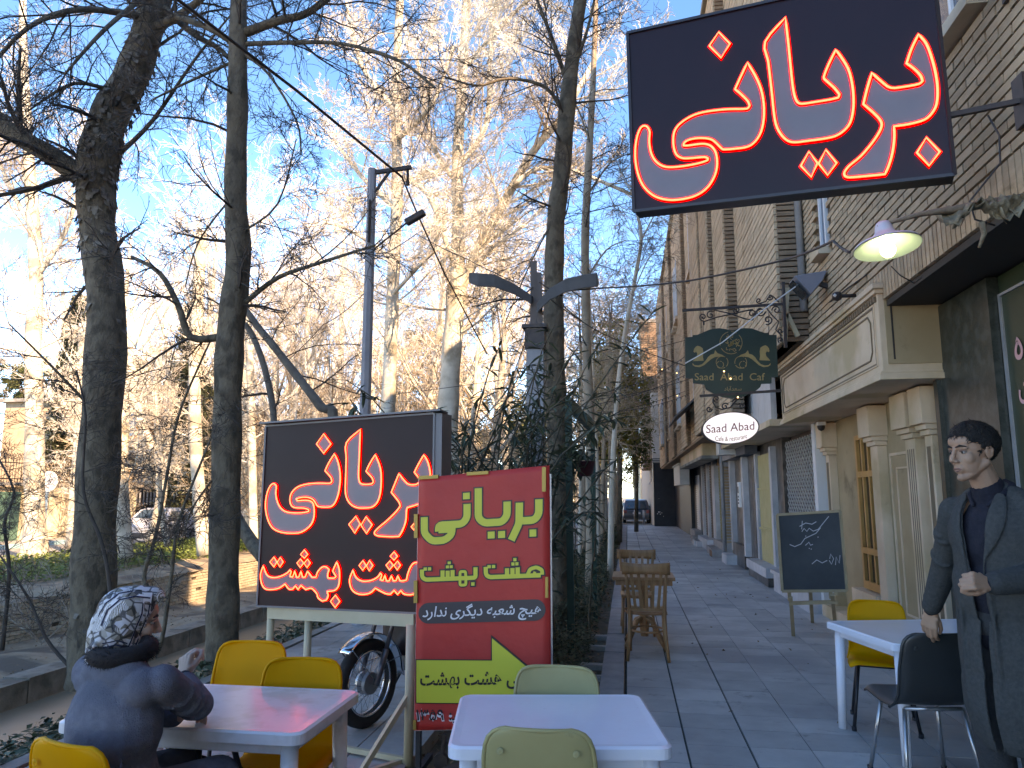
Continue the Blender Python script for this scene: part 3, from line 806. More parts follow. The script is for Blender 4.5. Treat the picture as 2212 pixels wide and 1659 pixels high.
leaf_hedge_m = mat('hedge_leaf', (0.035, 0.045, 0.02), 0.7, (0.08, 0.085, 0.04), 5.0, objrand=0.3)
leaf_ivy_m = mat('ivy_leaf', (0.02, 0.038, 0.017), 0.5, (0.05, 0.075, 0.032), 6.0, objrand=0.3)
leaf_ground_m = mat('ground_ivy_leaf', (0.13, 0.19, 0.045), 0.6, (0.21, 0.27, 0.075), 4.0, objrand=0.3, leaf=True)
leaf_yel_m = mat('autumn_leaf', (0.30, 0.22, 0.05), 0.7, (0.20, 0.20, 0.05), 3.0, leaf=True)
leaf_dead_m = mat('dead_leaf', (0.16, 0.09, 0.05), 0.85, (0.28, 0.17, 0.09), 6.0, objrand=0.3)

def rdir(r):
    a = r.random() * 2 * pi; z = r.uniform(-1, 1); s = sqrt(1 - z * z)
    return Vector((s * cos(a), s * sin(a), z))
def tilt(d, ang, r):
    s = d.cross(rdir(r))
    if s.length < 1e-3: s = d.cross(Vector((1, 0, .1)))
    s.normalize()
    return (d * cos(ang) + s * sin(ang)).normalized()
def grow(mb, p, d, L, rad, lev, prm, r, tips=None):
    n = prm['seg'][lev]; pts = [Vector(p)]; dirs = [d]
    st = L / n; wob = prm['wob'][lev]; up = prm['up'][lev]
    for i in range(n):
        d = (d + rdir(r) * wob + Vector((0, 0, up))).normalized()
        pts.append(pts[-1] + d * st); dirs.append(d)
    rads = [rad * (1 - (1 - prm['tip'][lev]) * i / n) for i in range(n + 1)]
    mb.tube(pts, rads, prm['side'][lev], cap=False)
    if lev + 1 >= len(prm['seg']):
        if tips is not None: tips.append((pts[-1], dirs[-1]))
        return
    k = prm['kids'][lev]; t0 = prm['from'][lev]
    for j in range(k):
        t = t0 + (1 - t0) * (j + r.random() * .8) / k
        f = t * n; i = min(int(f), n - 1); f -= i
        q = pts[i].lerp(pts[i + 1], f)
        a = r.uniform(*prm['ang'][lev])
        dd = tilt(dirs[i], a, r)
        grow(mb, q, dd, L * prm['len'][lev] * r.uniform(.65, 1.15) * (1.15 - .55 * t), max(rads[i] * prm['rr'][lev] * r.uniform(.7, 1.0), prm['rmin']), lev + 1, prm, r, tips)

PL = dict(seg=[5, 5, 4, 3, 2], wob=[.05, .12, .2, .25, .3], up=[.02, .10, .08, .05, .03], tip=[.45, .25, .3, .4, .5], side=[8, 5, 3, 3, 3], kids=[8, 7, 6, 5, 0],
          ang=[(.45, .9), (.4, .9), (.4, 1.0), (.4, 1.1), (0, 0)], len=[.55, .5, .5, .55, .5], rr=[.42, .47, .55, .62, .6], rmin=.0075)
PL['from'] = [.28, .2, .15, .1, 0]

def leaf_cloud(mb, centers, size, n, r, spread, flat=1.0):
    for c in centers:
        for _ in range(n):
            o = rdir(r) * spread * (r.random() ** .5); o.z *= flat
            q = Vector(c) + o; a = rdir(r); b_ = a.cross(rdir(r))
            if b_.length < .1: continue
            b_.normalize(); s = size * r.uniform(.6, 1.3)
            mb.add([q - a * s, q + b_ * s * .45, q + a * s, q - b_ * s * .45], [(0, 1, 2, 3)])

def plane_proto(seed, H=17.0, rad=.26, kids=10, start=.28, name='plane_tree', tm=None, wm=None, label='', hide=False, prm=None):
    r = random.Random(seed); P = dict(PL if prm is None else prm); P['kids'] = [kids] + list(P['kids'][1:]); P['from'] = [start] + list(P['from'][1:])
    t = thing(name, label, 'tree', (0, 0, 0))
    tmb = MB(); wmb = MB()
    n = 9; pts = [Vector((0, 0, -.6))]; d = Vector((0, 0, 1)); 
    for i in range(n):
        d = (d + rdir(r) * .06 + Vector((0, 0, .05))).normalized(); pts.append(pts[-1] + d * H * .82 / n)
    rads = [rad * (1.25 if i == 0 else 1 - .75 * i / n) for i in range(n + 1)]
    tmb.tube(pts, rads, 10)
    for j in range(kids):
        tt = start + (1 - start) * (j + r.random()) / kids; f = tt * n; i = min(int(f), n - 1)
        q = pts[i].lerp(pts[i + 1], f - i); dd = tilt(Vector((0, 0, 1)), r.uniform(.5, .95), r)
        L = H * r.uniform(.28, .42) * (1.2 - .5 * tt)
        sub = dict(P); sub = {k: (v[1:] if isinstance(v, list) else v) for k, v in P.items()}
        pm = MB()
        grow(wmb, q, dd, L, rads[i] * r.uniform(.35, .55), 0, sub, r)
    tmb.build('trunk', tm or bark_pale_m, t, smooth=True, fixn=False)
    wmb.build('crown', wm or twig_pale_m, t, fixn=False, kind='stuff')
    return t

SUBL = 'bare pale plane tree'
protos = [plane_proto(3, 18, .27, 13, .25), plane_proto(5, 16, .22, 12, .3), plane_proto(8, 19, .30, 14, .22)]
brown = [plane_proto(21, 12, .13, 12, .15, 'bare_tree', wm=twig_brown_m), plane_proto(22, 9, .10, 11, .12, 'bare_tree', wm=twig_brown_m)]
def put(proto, X, Y, z=-.2, s=1.0, label='', group=None, first={}):
    key = proto.name
    if key not in first:
        first[key] = 1; o = proto
    else:
        o = copy_tree(proto)
    o.location = (X, Y, z); o.rotation_euler = (random.uniform(-.03, .03), random.uniform(-.03, .03), random.uniform(0, 2 * pi)); o.scale = (s, s, s * random.uniform(.92, 1.08))
    o['label'] = label
    if group: o['group'] = group
    return o
ORD = ['first', 'second', 'third', 'fourth', 'fifth', 'sixth', 'seventh', 'eighth', 'ninth', 'tenth', 'eleventh', 'twelfth', 'thirteenth', 'fourteenth', 'fifteenth', 'sixteenth', 'seventeenth', 'eighteenth', 'nineteenth']
def ordn(i): return ORD[i] if i < 19 else ('twentieth' if i == 19 else 'twenty-' + ORD[i - 20] if i < 29 else 'thirtieth' if i == 29 else 'thirty-' + ORD[i - 30])
# each: D x of the trunk, Y, prototype, scale
spots = [(140, 44, 2, 1.1), (185, 33, 0, 1.0), (300, 45, 2, 1.0), (378, 36, 0, 1.1), (420, 48, 2, 1.0),
         (548, 26, 0, .95), (566, 40, 2, 1.1), (610, 31, 1, 1.0), (652, 45, 0, 1.1), (688, 28, 1, .9), (722, 38, 2, 1.05), (765, 52, 0, 1.1), (800, 33, 1, 1.05), (895, 30, 0, .95), (925, 44, 2, 1.1), (1010, 36, 1, 1.1),
         (1052, 28, 0, .85), (1100, 46, 2, 1.1), (1135, 58, 0, 1.1), (1230, 50, 1, 1.0), (1250, 70, 2, 1.1), (520, 62, 2, 1.2), (850, 64, 0, 1.2), (700, 75, 2, 1.2), (980, 70, 1, 1.2), (240, 60, 0, 1.2), (330, 80, 2, 1.2), (60, 55, 1, 1.2), (1290, 95, 0, 1.0)]
where = ['beside the canal', 'on the upper bank', 'behind the canal', 'near the road edge', 'far down the garden', 'past the parked cars', 'in the middle of the grove', 'deep in the grove']
for i, (dx, Y, k, s) in enumerate(spots):
    g = at(dx, 1069, Y)
    lab = 'bare pale plane tree, %s from the left among the tall far grove trees' % ordn(sorted(range(len(spots)), key=lambda q: spots[q][0]).index(i))
    put(protos[k], g.x, Y, -.3, s, lab, 'far plane trees of the grove')
bspots = [(155, 40, 1), (400, 38, 0), (435, 38, 0), (545, 26, 1), (585, 30, 0), (640, 24, 1), (690, 34, 0), (740, 25, 1), (830, 27, 1), (885, 38, 0), (940, 26, 1), (1010, 24, 0), (1075, 34, 1), (200, 42, 0), (500, 34, 1), (770, 42, 0), (90, 52, 0), (255, 50, 0), (330, 56, 0), (470, 52, 0), (570, 55, 0), (660, 50, 0), (10, 48, 0), (120, 60, 0), (610, 46, 0)]
for i, (dx, Y, k) in enumerate(bspots):
    g = at(dx, 1069, Y)
    put(brown[k], g.x, Y, -.3, random.uniform(.8, 1.1), 'small bare brown tree, %s from the left along the undergrowth' % ordn(sorted(range(len(bspots)), key=lambda q: bspots[q][0]).index(i)), 'small bare trees of the grove')

# pale tree pieces with a traced trunk
def traced_tree(name, label, Y, pts, rads, m, wm, seed, limbs=(), twig=None, n=12, X=None, Ys=None, kidspec=None, flake=None):
    """pts: (px,py) along the trunk at distance Y (or Ys per point); limbs: list of (list of (px,py,Y), r0, r1, kids)"""
    r = random.Random(seed)
    P = [at(p[0], p[1], (Ys[i] if Ys else Y)) for i, p in enumerate(pts)]
    if P[0].z > .3: P.insert(0, Vector((P[0].x, P[0].y, -.4))); rads = [rads[0] * 1.15] + list(rads)
    t = thing(name, label, 'tree', P[0])
    mb = MB()
    # refine the polyline
    def refine(P, R, k=4):
        Q = []; S = []
        for i in range(len(P) - 1):
            p0 = P[max(i - 1, 0)]; p1 = P[i]; p2 = P[i + 1]; p3 = P[min(i + 2, len(P) - 1)]
            for j in range(k):
                u = j / k
                Q.append(0.5 * ((2 * p1) + (p2 - p0) * u + (2 * p0 - 5 * p1 + 4 * p2 - p3) * u * u + (3 * p1 - p0 - 3 * p2 + p3) * u ** 3)); S.append(R[i] + (R[i + 1] - R[i]) * u)
        Q.append(P[-1]); S.append(R[-1]); return Q, S
    Q, S = refine(P, rads)
    S = [s * (1 + .05 * sin(i * 1.7 + seed)) for i, s in enumerate(S)]
    tb = MB().tube(Q, S, 16)
    tv = []
    for v in tb.v:
        p = Vector(v); c = min(Q, key=lambda q: abs(q.z - p.z)); o = p - c
        k = 1 + .05 * sin(atan2(o.y, o.x) * 3 + p.z * 1.3) + .03 * sin(atan2(o.y, o.x) * 5 + p.z * 3)
        tv.append(tuple(c + o * k))
    tb.v = tv
    trunk = tb.build('trunk', m, t, smooth=True, world=True)
    tw = MB()
    base = dict(seg=[4, 3, 2], wob=[.2, .28, .3], up=[.0, -.02, -.03], tip=[.3, .4, .5], side=[4, 3, 3], kids=[6, 6, 0], ang=[(.4, 1.1), (.4, 1.2), (0, 0)], len=[.55, .55, .5], rr=[.5, .6, .6], rmin=.0028)
    base['from'] = [.1, .1, 0]
    if kidspec: base.update(kidspec)
    for (lp, r0, r1, kids, klen) in limbs:
        LP = [at(a, b_, c_) for a, b_, c_ in lp]
        LQ, LS = refine(LP, [r0 + (r1 - r0) * i / (len(LP) - 1) for i in range(len(LP))])
        lm = MB().tube(LQ, LS, 8)
        lm.build('limb', m, t, smooth=True, world=True)
        for j in range(kids):
            i = int(len(LQ) * (.12 + .86 * (j + r.random()) / kids)); i = max(1, min(i, len(LQ) - 1))
            d = (LQ[i] - LQ[i - 1]).normalized()
            grow(tw, LQ[i], tilt(d, r.uniform(.4, 1.3), r), klen * r.uniform(.5, 1.2), LS[i] * .35 + .002, 0, base, r)
    for j in range(n):
        i = int(len(Q) * (.35 + .63 * (j + r.random()) / n)); i = min(i, len(Q) - 1)
        d = Vector((r.uniform(-1, 1), r.uniform(-1, .6), r.uniform(-.1, .6))).normalized()
        grow(tw, Q[i], d, (twig or 1.6) * r.uniform(.5, 1.2), S[i] * .15 + .002, 0, base, r)
    if tw.v: tw.build('twigs', wm, t, world=True, fixn=False, kind='stuff')
    return t, Q, S
bigk = dict(seg=[4, 4, 3, 2], wob=[.15, .2, .28, .3], up=[.10, .07, .03, 0], tip=[.3, .3, .4, .5], side=[4, 3, 3, 3], kids=[7, 7, 6, 0], ang=[(.4, 1.0)] * 4, len=[.5, .5, .5, .5], rr=[.45, .5, .6, .6], rmin=.006)
bigk['from'] = [.1, .1, .1, 0]
traced_tree('plane_tree', 'slender pale plane tree just right of the concrete lamp pole, shaded foot', 17,
            [(838, 1010), (838, 900), (845, 700), (852, 560), (858, 400), (856, 200), (866, -60), (875, -300)], [.20, .17, .16, .15, .145, .12, .09, .04], bark_pale_m, twig_pale_m, 31,
            [([(860, 380, 17), (925, 420, 17), (975, 560, 17)], .09, .05, 14, 1.6), ([(855, 450, 17), (780, 380, 17), (720, 300, 18)], .08, .03, 14, 1.8), ([(858, 300, 17), (930, 230, 16), (980, 100, 16)], .08, .03, 14, 1.8),
             ([(858, 240, 17), (780, 140, 17), (740, -40, 17)], .08, .03, 14, 1.8), ([(850, 560, 17), (760, 500, 17), (700, 480, 16)], .05, .02, 10, 1.5), ([(845, 640, 17), (920, 560, 16), (960, 530, 16)], .05, .02, 10, 1.4)], n=30, twig=2.4, kidspec=bigk)
traced_tree('plane_tree', 'stout pale plane tree behind the oleander forking into two white limbs', 18,
            [(968, 1080), (968, 900), (975, 760), (985, 640), (990, 520), (988, 350), (1000, 150), (1010, -60), (1010, -250)], [.30, .26, .25, .25, .17, .15, .13, .10, .05], bark_pale_m, twig_pale_m, 37,
            [([(985, 640, 18), (1020, 570, 18), (1065, 480, 18), (1150, 330, 17.5), (1215, 250, 17), (1290, 120, 17)], .17, .06, 26, 2.2), ([(1110, 400, 17.6), (1160, 365, 17.6), (1240, 370, 17.4), (1365, 420, 17)], .07, .04, 16, 1.5),
             ([(988, 360, 18), (1050, 270, 18), (1060, 100, 18), (1080, -80, 18)], .09, .04, 20, 2.0), ([(990, 400, 18), (930, 300, 18), (900, 120, 18)], .08, .03, 16, 2.0), ([(1000, 150, 18), (1080, 60, 18), (1180, -40, 17)], .08, .03, 18, 2.0)], n=34, twig=2.6, kidspec=bigk)
traced_tree('plane_tree', 'pale mottled plane tree on the left with a white road sign behind its trunk', 19,
            [(72, 1216), (76, 1130), (74, 900), (72, 760), (78, 600), (70, 450), (60, 300), (50, 100), (50, -150)], [.42, .27, .24, .22, .2, .18, .15, .12, .06], bark_pale_m, twig_pale_m, 41,
            [([(78, 600, 19), (150, 480, 19), (190, 300, 19)], .09, .04, 14, 1.8), ([(72, 500, 19), (20, 400, 19), (-40, 250, 19)], .09, .04, 14, 1.8)], n=26, twig=2.4, kidspec=bigk)
for k, (xs, Y, lab, rr) in enumerate((([(548, 1190), (545, 1000), (540, 800), (532, 640)], 19, 'thin pale plane trunk to the left of the lower neon sign', .1), ([(150, 1185), (160, 1050), (172, 900), (178, 700)], 23, 'reddish slim trunk just left of the dark leaning tree', .12),
                                      ([(213, 1210), (228, 1050), (240, 850), (246, 600)], 17, 'crooked pale trunk half hidden by the dark leaning tree', .13), ([(322, 1180), (352, 1030), (300, 900), (275, 720)], 24, 'pale leaning trunk above the parked silver car', .15), ([(440, 1200), (428, 1040), (420, 860), (425, 700), (436, 500)], 18, 'white plane trunk close behind the straight dark tree', .15),
                                      ([(272, 1215), (262, 1020), (266, 880)], 18, 'pale stump-like trunk in front of the silver car', .16), ([(362, 1180), (345, 1080), (342, 960), (330, 800)], 20, 'thin pale curved trunk crossing in front of the silver car', .08))):
    traced_tree('plane_tree', lab, Y, xs, [rr * (1.15 - .25 * i / len(xs)) for i in range(len(xs))], bark_pale_m, twig_pale_m, 50 + k, n=12, twig=2.0, kidspec=bigk)

# dark near trees
nk = dict(seg=[5, 4, 3], wob=[.2, .26, .3], up=[-.03, -.05, -.04], kids=[8, 6, 0], rmin=.0035, side=[4, 3, 3])
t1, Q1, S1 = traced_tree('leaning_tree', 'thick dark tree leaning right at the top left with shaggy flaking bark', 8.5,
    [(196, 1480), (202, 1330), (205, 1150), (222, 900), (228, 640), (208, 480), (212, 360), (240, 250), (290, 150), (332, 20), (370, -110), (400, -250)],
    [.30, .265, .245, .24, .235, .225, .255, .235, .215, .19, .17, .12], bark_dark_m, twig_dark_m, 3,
    [([(180, 385, 8.5), (110, 335, 8.3), (40, 295, 8.1), (-60, 220, 7.9)], .15, .10, 7, 1.3), ([(335, 60, 8.5), (400, 25, 8.2), (500, -60, 8)], .07, .03, 10, 1.4),
     ([(345, 10, 8.5), (420, 75, 8.4), (480, 110, 8.3), (530, 180, 8.0)], .05, .02, 8, 1.0), ([(260, 330, 8.5), (330, 260, 8.2), (420, 130, 8), (500, 30, 7.8)], .035, .01, 12, 1.2), ([(215, 900, 8.5), (120, 800, 8), (20, 700, 7.6)], .025, .008, 8, 1.0),
     ([(320, 40, 8.5), (180, 20, 7.6), (60, 60, 7.0), (-40, 170, 6.8)], .05, .015, 18, 1.2), ([(250, 200, 8.5), (160, 180, 7.9), (60, 240, 7.4)], .035, .01, 12, 1.1), ([(340, -30, 8.5), (230, 60, 7.4), (140, 160, 7)], .04, .012, 12, 1.1)], n=14, twig=1.3, kidspec=nk)
fl = MB(); r = random.Random(4)
for i in range(520):
    k = r.randint(int(len(Q1) * .42), int(len(Q1) * .74)) if i < 430 else r.randint(2, len(Q1) - 2)
    a = r.random() * 2 * pi; c = Q1[k].lerp(Q1[min(k + 1, len(Q1) - 1)], r.random()); o = Vector((cos(a), sin(a), 0)); tg = Vector((-sin(a), cos(a), 0))
    p = c + o * S1[k] * 1.0; s = r.uniform(.03, .085); w = r.uniform(.02, .05); lift = r.uniform(.01, .05)
    fl.add([p - tg * w, p + tg * w, p + tg * w * .6 + o * lift + Vector((0, 0, -s * 1.5)), p - tg * w * .7 + o * lift * .8 + Vector((0, 0, -s * 1.2))], [(0, 1, 2, 3)])
fl.build('bark_flakes', bark_flake_m, t1, world=True, kind='stuff', fixn=False)
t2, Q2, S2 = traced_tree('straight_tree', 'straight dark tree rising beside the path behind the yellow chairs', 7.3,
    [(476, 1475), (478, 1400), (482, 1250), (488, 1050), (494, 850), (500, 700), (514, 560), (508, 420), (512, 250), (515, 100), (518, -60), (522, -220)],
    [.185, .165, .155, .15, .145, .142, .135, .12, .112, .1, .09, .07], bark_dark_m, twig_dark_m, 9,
    [([(478, 728, 7.3), (412, 728, 7.2), (385, 660, 7.1), (345, 590, 7.1), (285, 555, 7.2)], .045, .02, 8, .9), ([(528, 655, 7.3), (600, 600, 7.1), (700, 565, 6.9), (810, 530, 6.7)], .03, .012, 9, .9),
     ([(532, 70, 7.3), (600, 45, 7.2), (670, 25, 7.1), (760, -50, 7)], .055, .03, 9, 1.0), ([(532, 95, 7.3), (620, 92, 7.1), (740, 95, 6.9), (860, 130, 6.7), (940, 190, 6.6)], .03, .012, 16, .9), ([(500, 90, 7.3), (450, 60, 7.2), (380, 35, 7.3)], .04, .03, 3, .6),
     ([(525, 115, 7.3), (580, 160, 7.1), (640, 260, 6.9), (650, 330, 6.8)], .02, .007, 8, .7), ([(500, 135, 7.3), (400, 180, 7.1), (330, 215, 7)], .02, .01, 8, .7), ([(480, 1010, 7.3), (420, 1090, 7.0), (395, 1160, 6.9)], .012, .006, 4, .5),
     ([(505, 420, 7.3), (430, 520, 7.1), (400, 620, 7.0)], .012, .006, 8, .6), ([(525, 500, 7.3), (600, 440, 7.0), (640, 300, 6.9)], .014, .006, 8, .7)], n=10, twig=1.1, kidspec=nk)
traced_tree('straight_tree', 'cut limbed pale trunk pair leaning left behind the lower neon sign', 10.5,
    [(722, 925), (695, 880), (640, 810), (585, 740), (545, 690), (520, 640), (500, 520)], [.075, .07, .062, .055, .05, .045, .02], mat('grey_bark', (.12, .10, .085), .9, (.19, .17, .145), 4, .5, 20), twig_dark_m, 12,
    [([(592, 925, 10.5), (588, 870, 10.5), (570, 790, 10.5), (548, 730, 10.5), (530, 700, 10.5)], .055, .045, 4, 1.0)], n=10, twig=1.3, kidspec=nk)
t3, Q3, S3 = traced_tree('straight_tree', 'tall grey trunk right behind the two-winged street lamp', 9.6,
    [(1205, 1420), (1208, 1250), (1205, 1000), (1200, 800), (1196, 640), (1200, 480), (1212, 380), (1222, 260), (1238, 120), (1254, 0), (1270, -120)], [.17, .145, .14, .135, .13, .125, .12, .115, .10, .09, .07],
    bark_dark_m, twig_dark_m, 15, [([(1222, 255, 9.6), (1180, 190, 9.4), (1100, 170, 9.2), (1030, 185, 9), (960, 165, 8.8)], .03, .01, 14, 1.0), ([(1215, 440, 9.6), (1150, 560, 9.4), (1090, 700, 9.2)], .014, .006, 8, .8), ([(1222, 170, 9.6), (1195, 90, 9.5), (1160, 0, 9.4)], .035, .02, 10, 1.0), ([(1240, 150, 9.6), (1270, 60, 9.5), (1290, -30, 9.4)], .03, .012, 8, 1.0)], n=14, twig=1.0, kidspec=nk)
traced_tree('street_tree', 'slim straight trunk in the bed between the lamp and the green pole', 12.5,
    [(1276, 1330), (1276, 1100), (1274, 900), (1266, 700), (1264, 500), (1272, 350), (1280, 200), (1286, 40), (1290, -120)], [.10, .085, .08, .075, .07, .065, .055, .045, .03],
    mat('tan_bark', (.25, .19, .14), .9, (.36, .29, .22), 4, .5, 20), twig_dark_m, 18, [([(1268, 600, 12.5), (1310, 540, 12.3), (1350, 520, 12)], .02, .008, 8, .9), ([(1270, 420, 12.5), (1320, 350, 12.3), (1370, 330, 12)], .02, .008, 8, .9), ([(1272, 300, 12.5), (1240, 220, 12.3), (1200, 210, 12)], .02, .008, 8, .9)], n=26, twig=1.2, kidspec=nk)
traced_tree('street_tree', 'very thin pale tree leaning right against the blue sky', 15,
    [(1318, 1250), (1322, 1050), (1330, 900), (1345, 750), (1372, 600), (1385, 510), (1372, 430), (1385, 360), (1400, 300)], [.065, .055, .05, .045, .04, .035, .03, .022, .01],
    mat('pale_thin_bark', (.42, .36, .29), .9, (.55, .48, .40), 4, .4, 20), twig_dark_m, 23, [([(1385, 520, 15), (1420, 450, 15), (1440, 400, 15)], .018, .008, 10, .9), ([(1365, 640, 15), (1400, 560, 15), (1425, 540, 15)], .015, .006, 8, .8), ([(1372, 430, 15), (1345, 380, 15), (1330, 340, 15)], .015, .006, 8, .8)], n=16, twig=1.0, kidspec=nk)
r = random.Random(77)
avenue = [(1252, 17, .05), (1262, 19.5, .06), (1292, 18.5, .055), (1300, 22, .07), (1308, 27, .07), (1318, 24, .06), (1328, 31, .07), (1334, 36, .07), (1296, 33, .08), (1339, 43, .08), (1310, 40, .08)]
for k, (px, Y, rr) in enumerate(avenue):
    b0 = 1069 + 1600 * 1.66 / Y * .985
    l = r.uniform(-25, 25)
    traced_tree('street_tree', 'thin bare street tree, %s in its row from the lamp to the hatchback' % ordn(sorted(range(11), key=lambda q: avenue[q][1]).index(k)), Y,
                [(px, b0), (px + l * .2, 1000), (px + l * .5, 900), (px + l, 740), (px + l * 1.4, 560 + Y * 4)], [rr, rr * .9, rr * .75, rr * .5, .015], bpy.data.materials['tan_bark'] if k % 2 else bpy.data.materials['pale_thin_bark'], twig_brown_m, 80 + k, n=22, twig=2.0, kidspec=dict(bigk, kids=[6, 5, 4, 0], up=[.05, .03, 0, 0]))[0]['group'] = 'thin street trees in the bed'
# leafy yellow-green tree beyond (dense)
def leafy(name, label, px, Y, z0, z1, rx, ry, mleaf, mb_bark, seed, nclump=90, nleaf=46, size=.075, shape='ball', rad=.18, leafs=None):
    g = at(px, 1069, Y); r = random.Random(seed)
    t = thing(name, label, 'tree', (g.x, Y, -.2))
    tb = MB(); tb.tube([(g.x, Y, -.3), (g.x + .1, Y, z0), (g.x, Y, z0 + (z1 - z0) * .8)], [rad, rad * .7, rad * .2], 8)
    cs = []
    for _ in range(nclump):
        if shape == 'cone':
            h = r.random() ** .8; q = r.random() * 2 * pi; rr = (1 - h) ** .55 * r.uniform(.45, 1)
            cs.append(Vector((g.x + rx * rr * cos(q), Y + ry * rr * sin(q), z0 + (z1 - z0) * h)))
        else:
            d = rdir(r) * r.uniform(.5, 1.0); cs.append(Vector((g.x + d.x * rx, Y + d.y * ry, (z0 + z1) / 2 + d.z * (z1 - z0) / 2)))
        if r.random() < .3: tb.tube([(g.x, Y, z0 + (cs[-1].z - z0) * .5), cs[-1]], [.04, .01], 4)
    tb.build('trunk', mb_bark, t, world=True, smooth=True)
    lb = MB(); leaf_cloud(lb, cs, size, nleaf, r, (z1 - z0) * .085 if shape != 'cone' else .45, .8)
    lb.build('crown', mleaf, t, world=True, kind='stuff', fixn=False)
    return t
leafy('cypress_tree', 'dark narrow cypress behind the trunks at the far left', 128, 34, .5, 10.5, 1.0, 1.0, leaf_cyp_m, bark_dark_m, 5, 330, 60, .09, 'cone')
leafy('cypress_tree', 'dark cypress between the two dark near trunks', 392, 33, .5, 10.8, 1.1, 1.0, leaf_cyp_m, bark_dark_m, 6, 330, 60, .09, 'cone')
leafy('cypress_tree', 'dark cypress just left of the dark straight trunk', 430, 36, .5, 8, 1.1, 1.0, leaf_cyp_m, bark_dark_m, 7, 300, 60, .09, 'cone')
leafy('cypress_tree', 'lowest dark cypress close to the cream house', 135, 36, 2, 12.5, .9, 1.0, leaf_cyp_m, bark_dark_m, 8, 300, 60, .09, 'cone')
for k, (px, Y, z0, z1, rx, lab) in enumerate(((305, 48, 7.5, 12, 2.6, 'round green pine crown over the house with the orange window'), (925, 50, 6, 14, 4.0, 'broad green pine crown behind the forked pale plane tree'), (1010, 55, 3, 12, 4.2, 'olive green pine behind the street lamp'),
                                              (690, 60, 7, 12, 3.0, 'small green pine crown far behind the lower neon sign'), (1150, 48, 1.5, 9.0, 2.2, 'yellowish green tree seen through the oleander'), (60, 50, 8, 12, 3, 'green pine crown above the cream house'))):
    leafy('pine_tree', lab, px, Y, z0, z1, rx, rx, leaf_pine_m, bark_dark_m, 60 + k, 130, 90, .11, rad=.2)
for k, (px, Y, z0, z1, rx, lab) in enumerate(((1335, 26, 2.6, 7.8, 1.0, 'leafy yellow green tree beside the dark brick house'), (1300, 30, 2.2, 8.5, 1.3, 'brownish leafy tree left of the yellow green one'), (1372, 34, 2.5, 7.5, .8, 'leafy tree touching the house wall above the hatchback'),
                                              (1320, 75, 1.5, 8, 3, 'sunlit green tree closing the far street'), (1372, 90, 2, 9, 3, 'bright far tree above the parked hatchback'), (1240, 85, .5, 8, 5, 'far sunlit greenery left of the thin tree row'))):
    leafy('leafy_tree', lab, px, Y, z0, z1, rx, rx, leaf_yel_m if k != 2 else leaf_pine_m, bark_dark_m, 90 + k, 150, 34, .085, rad=.1)
# saplings on the near bank
for k, (pts, Y, lab) in enumerate(((([(318, 1290), (312, 1240), (338, 1150), (360, 1030), (385, 900), (430, 790), (455, 735)]), 7.5, 'thin bare sapling rising behind the headscarf, the left one'), (([(338, 1410), (352, 1370), (372, 1230), (385, 1130), (430, 1010), (475, 900)]), 7.2, 'thin bare sapling passing close to the face of the seated woman'),
                                   (([(240, 1310), (222, 1180), (180, 1060), (185, 900), (165, 800)]), 8.0, 'thin dark sapling in front of the leaning tree'), (([(20, 1240), (10, 1130), (30, 1060), (-10, 980)]), 9, 'thin forked sapling at the very left edge'), (([(150, 1440), (100, 1380), (60, 1290), (0, 1200)]), 8.5, 'drooping bare shoot over the brick canal wall'))):
    traced_tree('sapling', lab, Y, pts, [.024 * (1 - .75 * i / len(pts)) for i in range(len(pts))], bark_dark_m if k < 2 else twig_dark_m, twig_dark_m, 130 + k, n=16, twig=.9, kidspec=nk)
for i, (px, py, Y) in enumerate(((90, 1390, 9.5), (30, 1330, 10), (330, 1330, 11), (150, 1340, 10))):
    tw = MB(); r = random.Random(200 + i); g = at(px, py, Y)
    pr = dict(seg=[5, 4, 3], wob=[.2, .25, .3], up=[.02, 0, 0], tip=[.4, .4, .5], side=[4, 3, 3], kids=[5, 4, 0], ang=[(.3, .9)] * 3, len=[.5, .5, .5], rr=[.6, .6, .6], rmin=.003); pr['from'] = [.2, .2, 0]
    for k in range(7): grow(tw, g, Vector((r.uniform(-1, 1), r.uniform(-.5, .5), r.uniform(.4, 1.2))).normalized(), r.uniform(.6, 1.3), .009, 0, pr, r)
    o = tw.build('dry_shrub', mat('dry_stems', (.25, .2, .16), .9, (.34, .29, .24), 3) if i == 0 else bpy.data.materials['dry_stems'], None, fixn=False)
    tag(o, ['dry leafless shrub at the foot of the leaning tree, left side', 'dry twiggy shrub at the far left by the canal wall', 'dry tuft of twigs hanging on the sunlit canal wall', 'dry tuft between leaning tree and the headscarf'][i], 'shrub', 'dry shrubs by the canal')

lt = MB(); lt.tube([at(498, 1090, 12.5), at(520, 1135, 12.3), at(548, 1178, 12), at(585, 1222, 11.6)], [.09, .105, .115, .12], 10)
tag(lt.build('fallen_trunk', bark_dark_m, None, smooth=True), 'dark trunk slanting down behind the left edge of the lower neon sign', 'trunk')
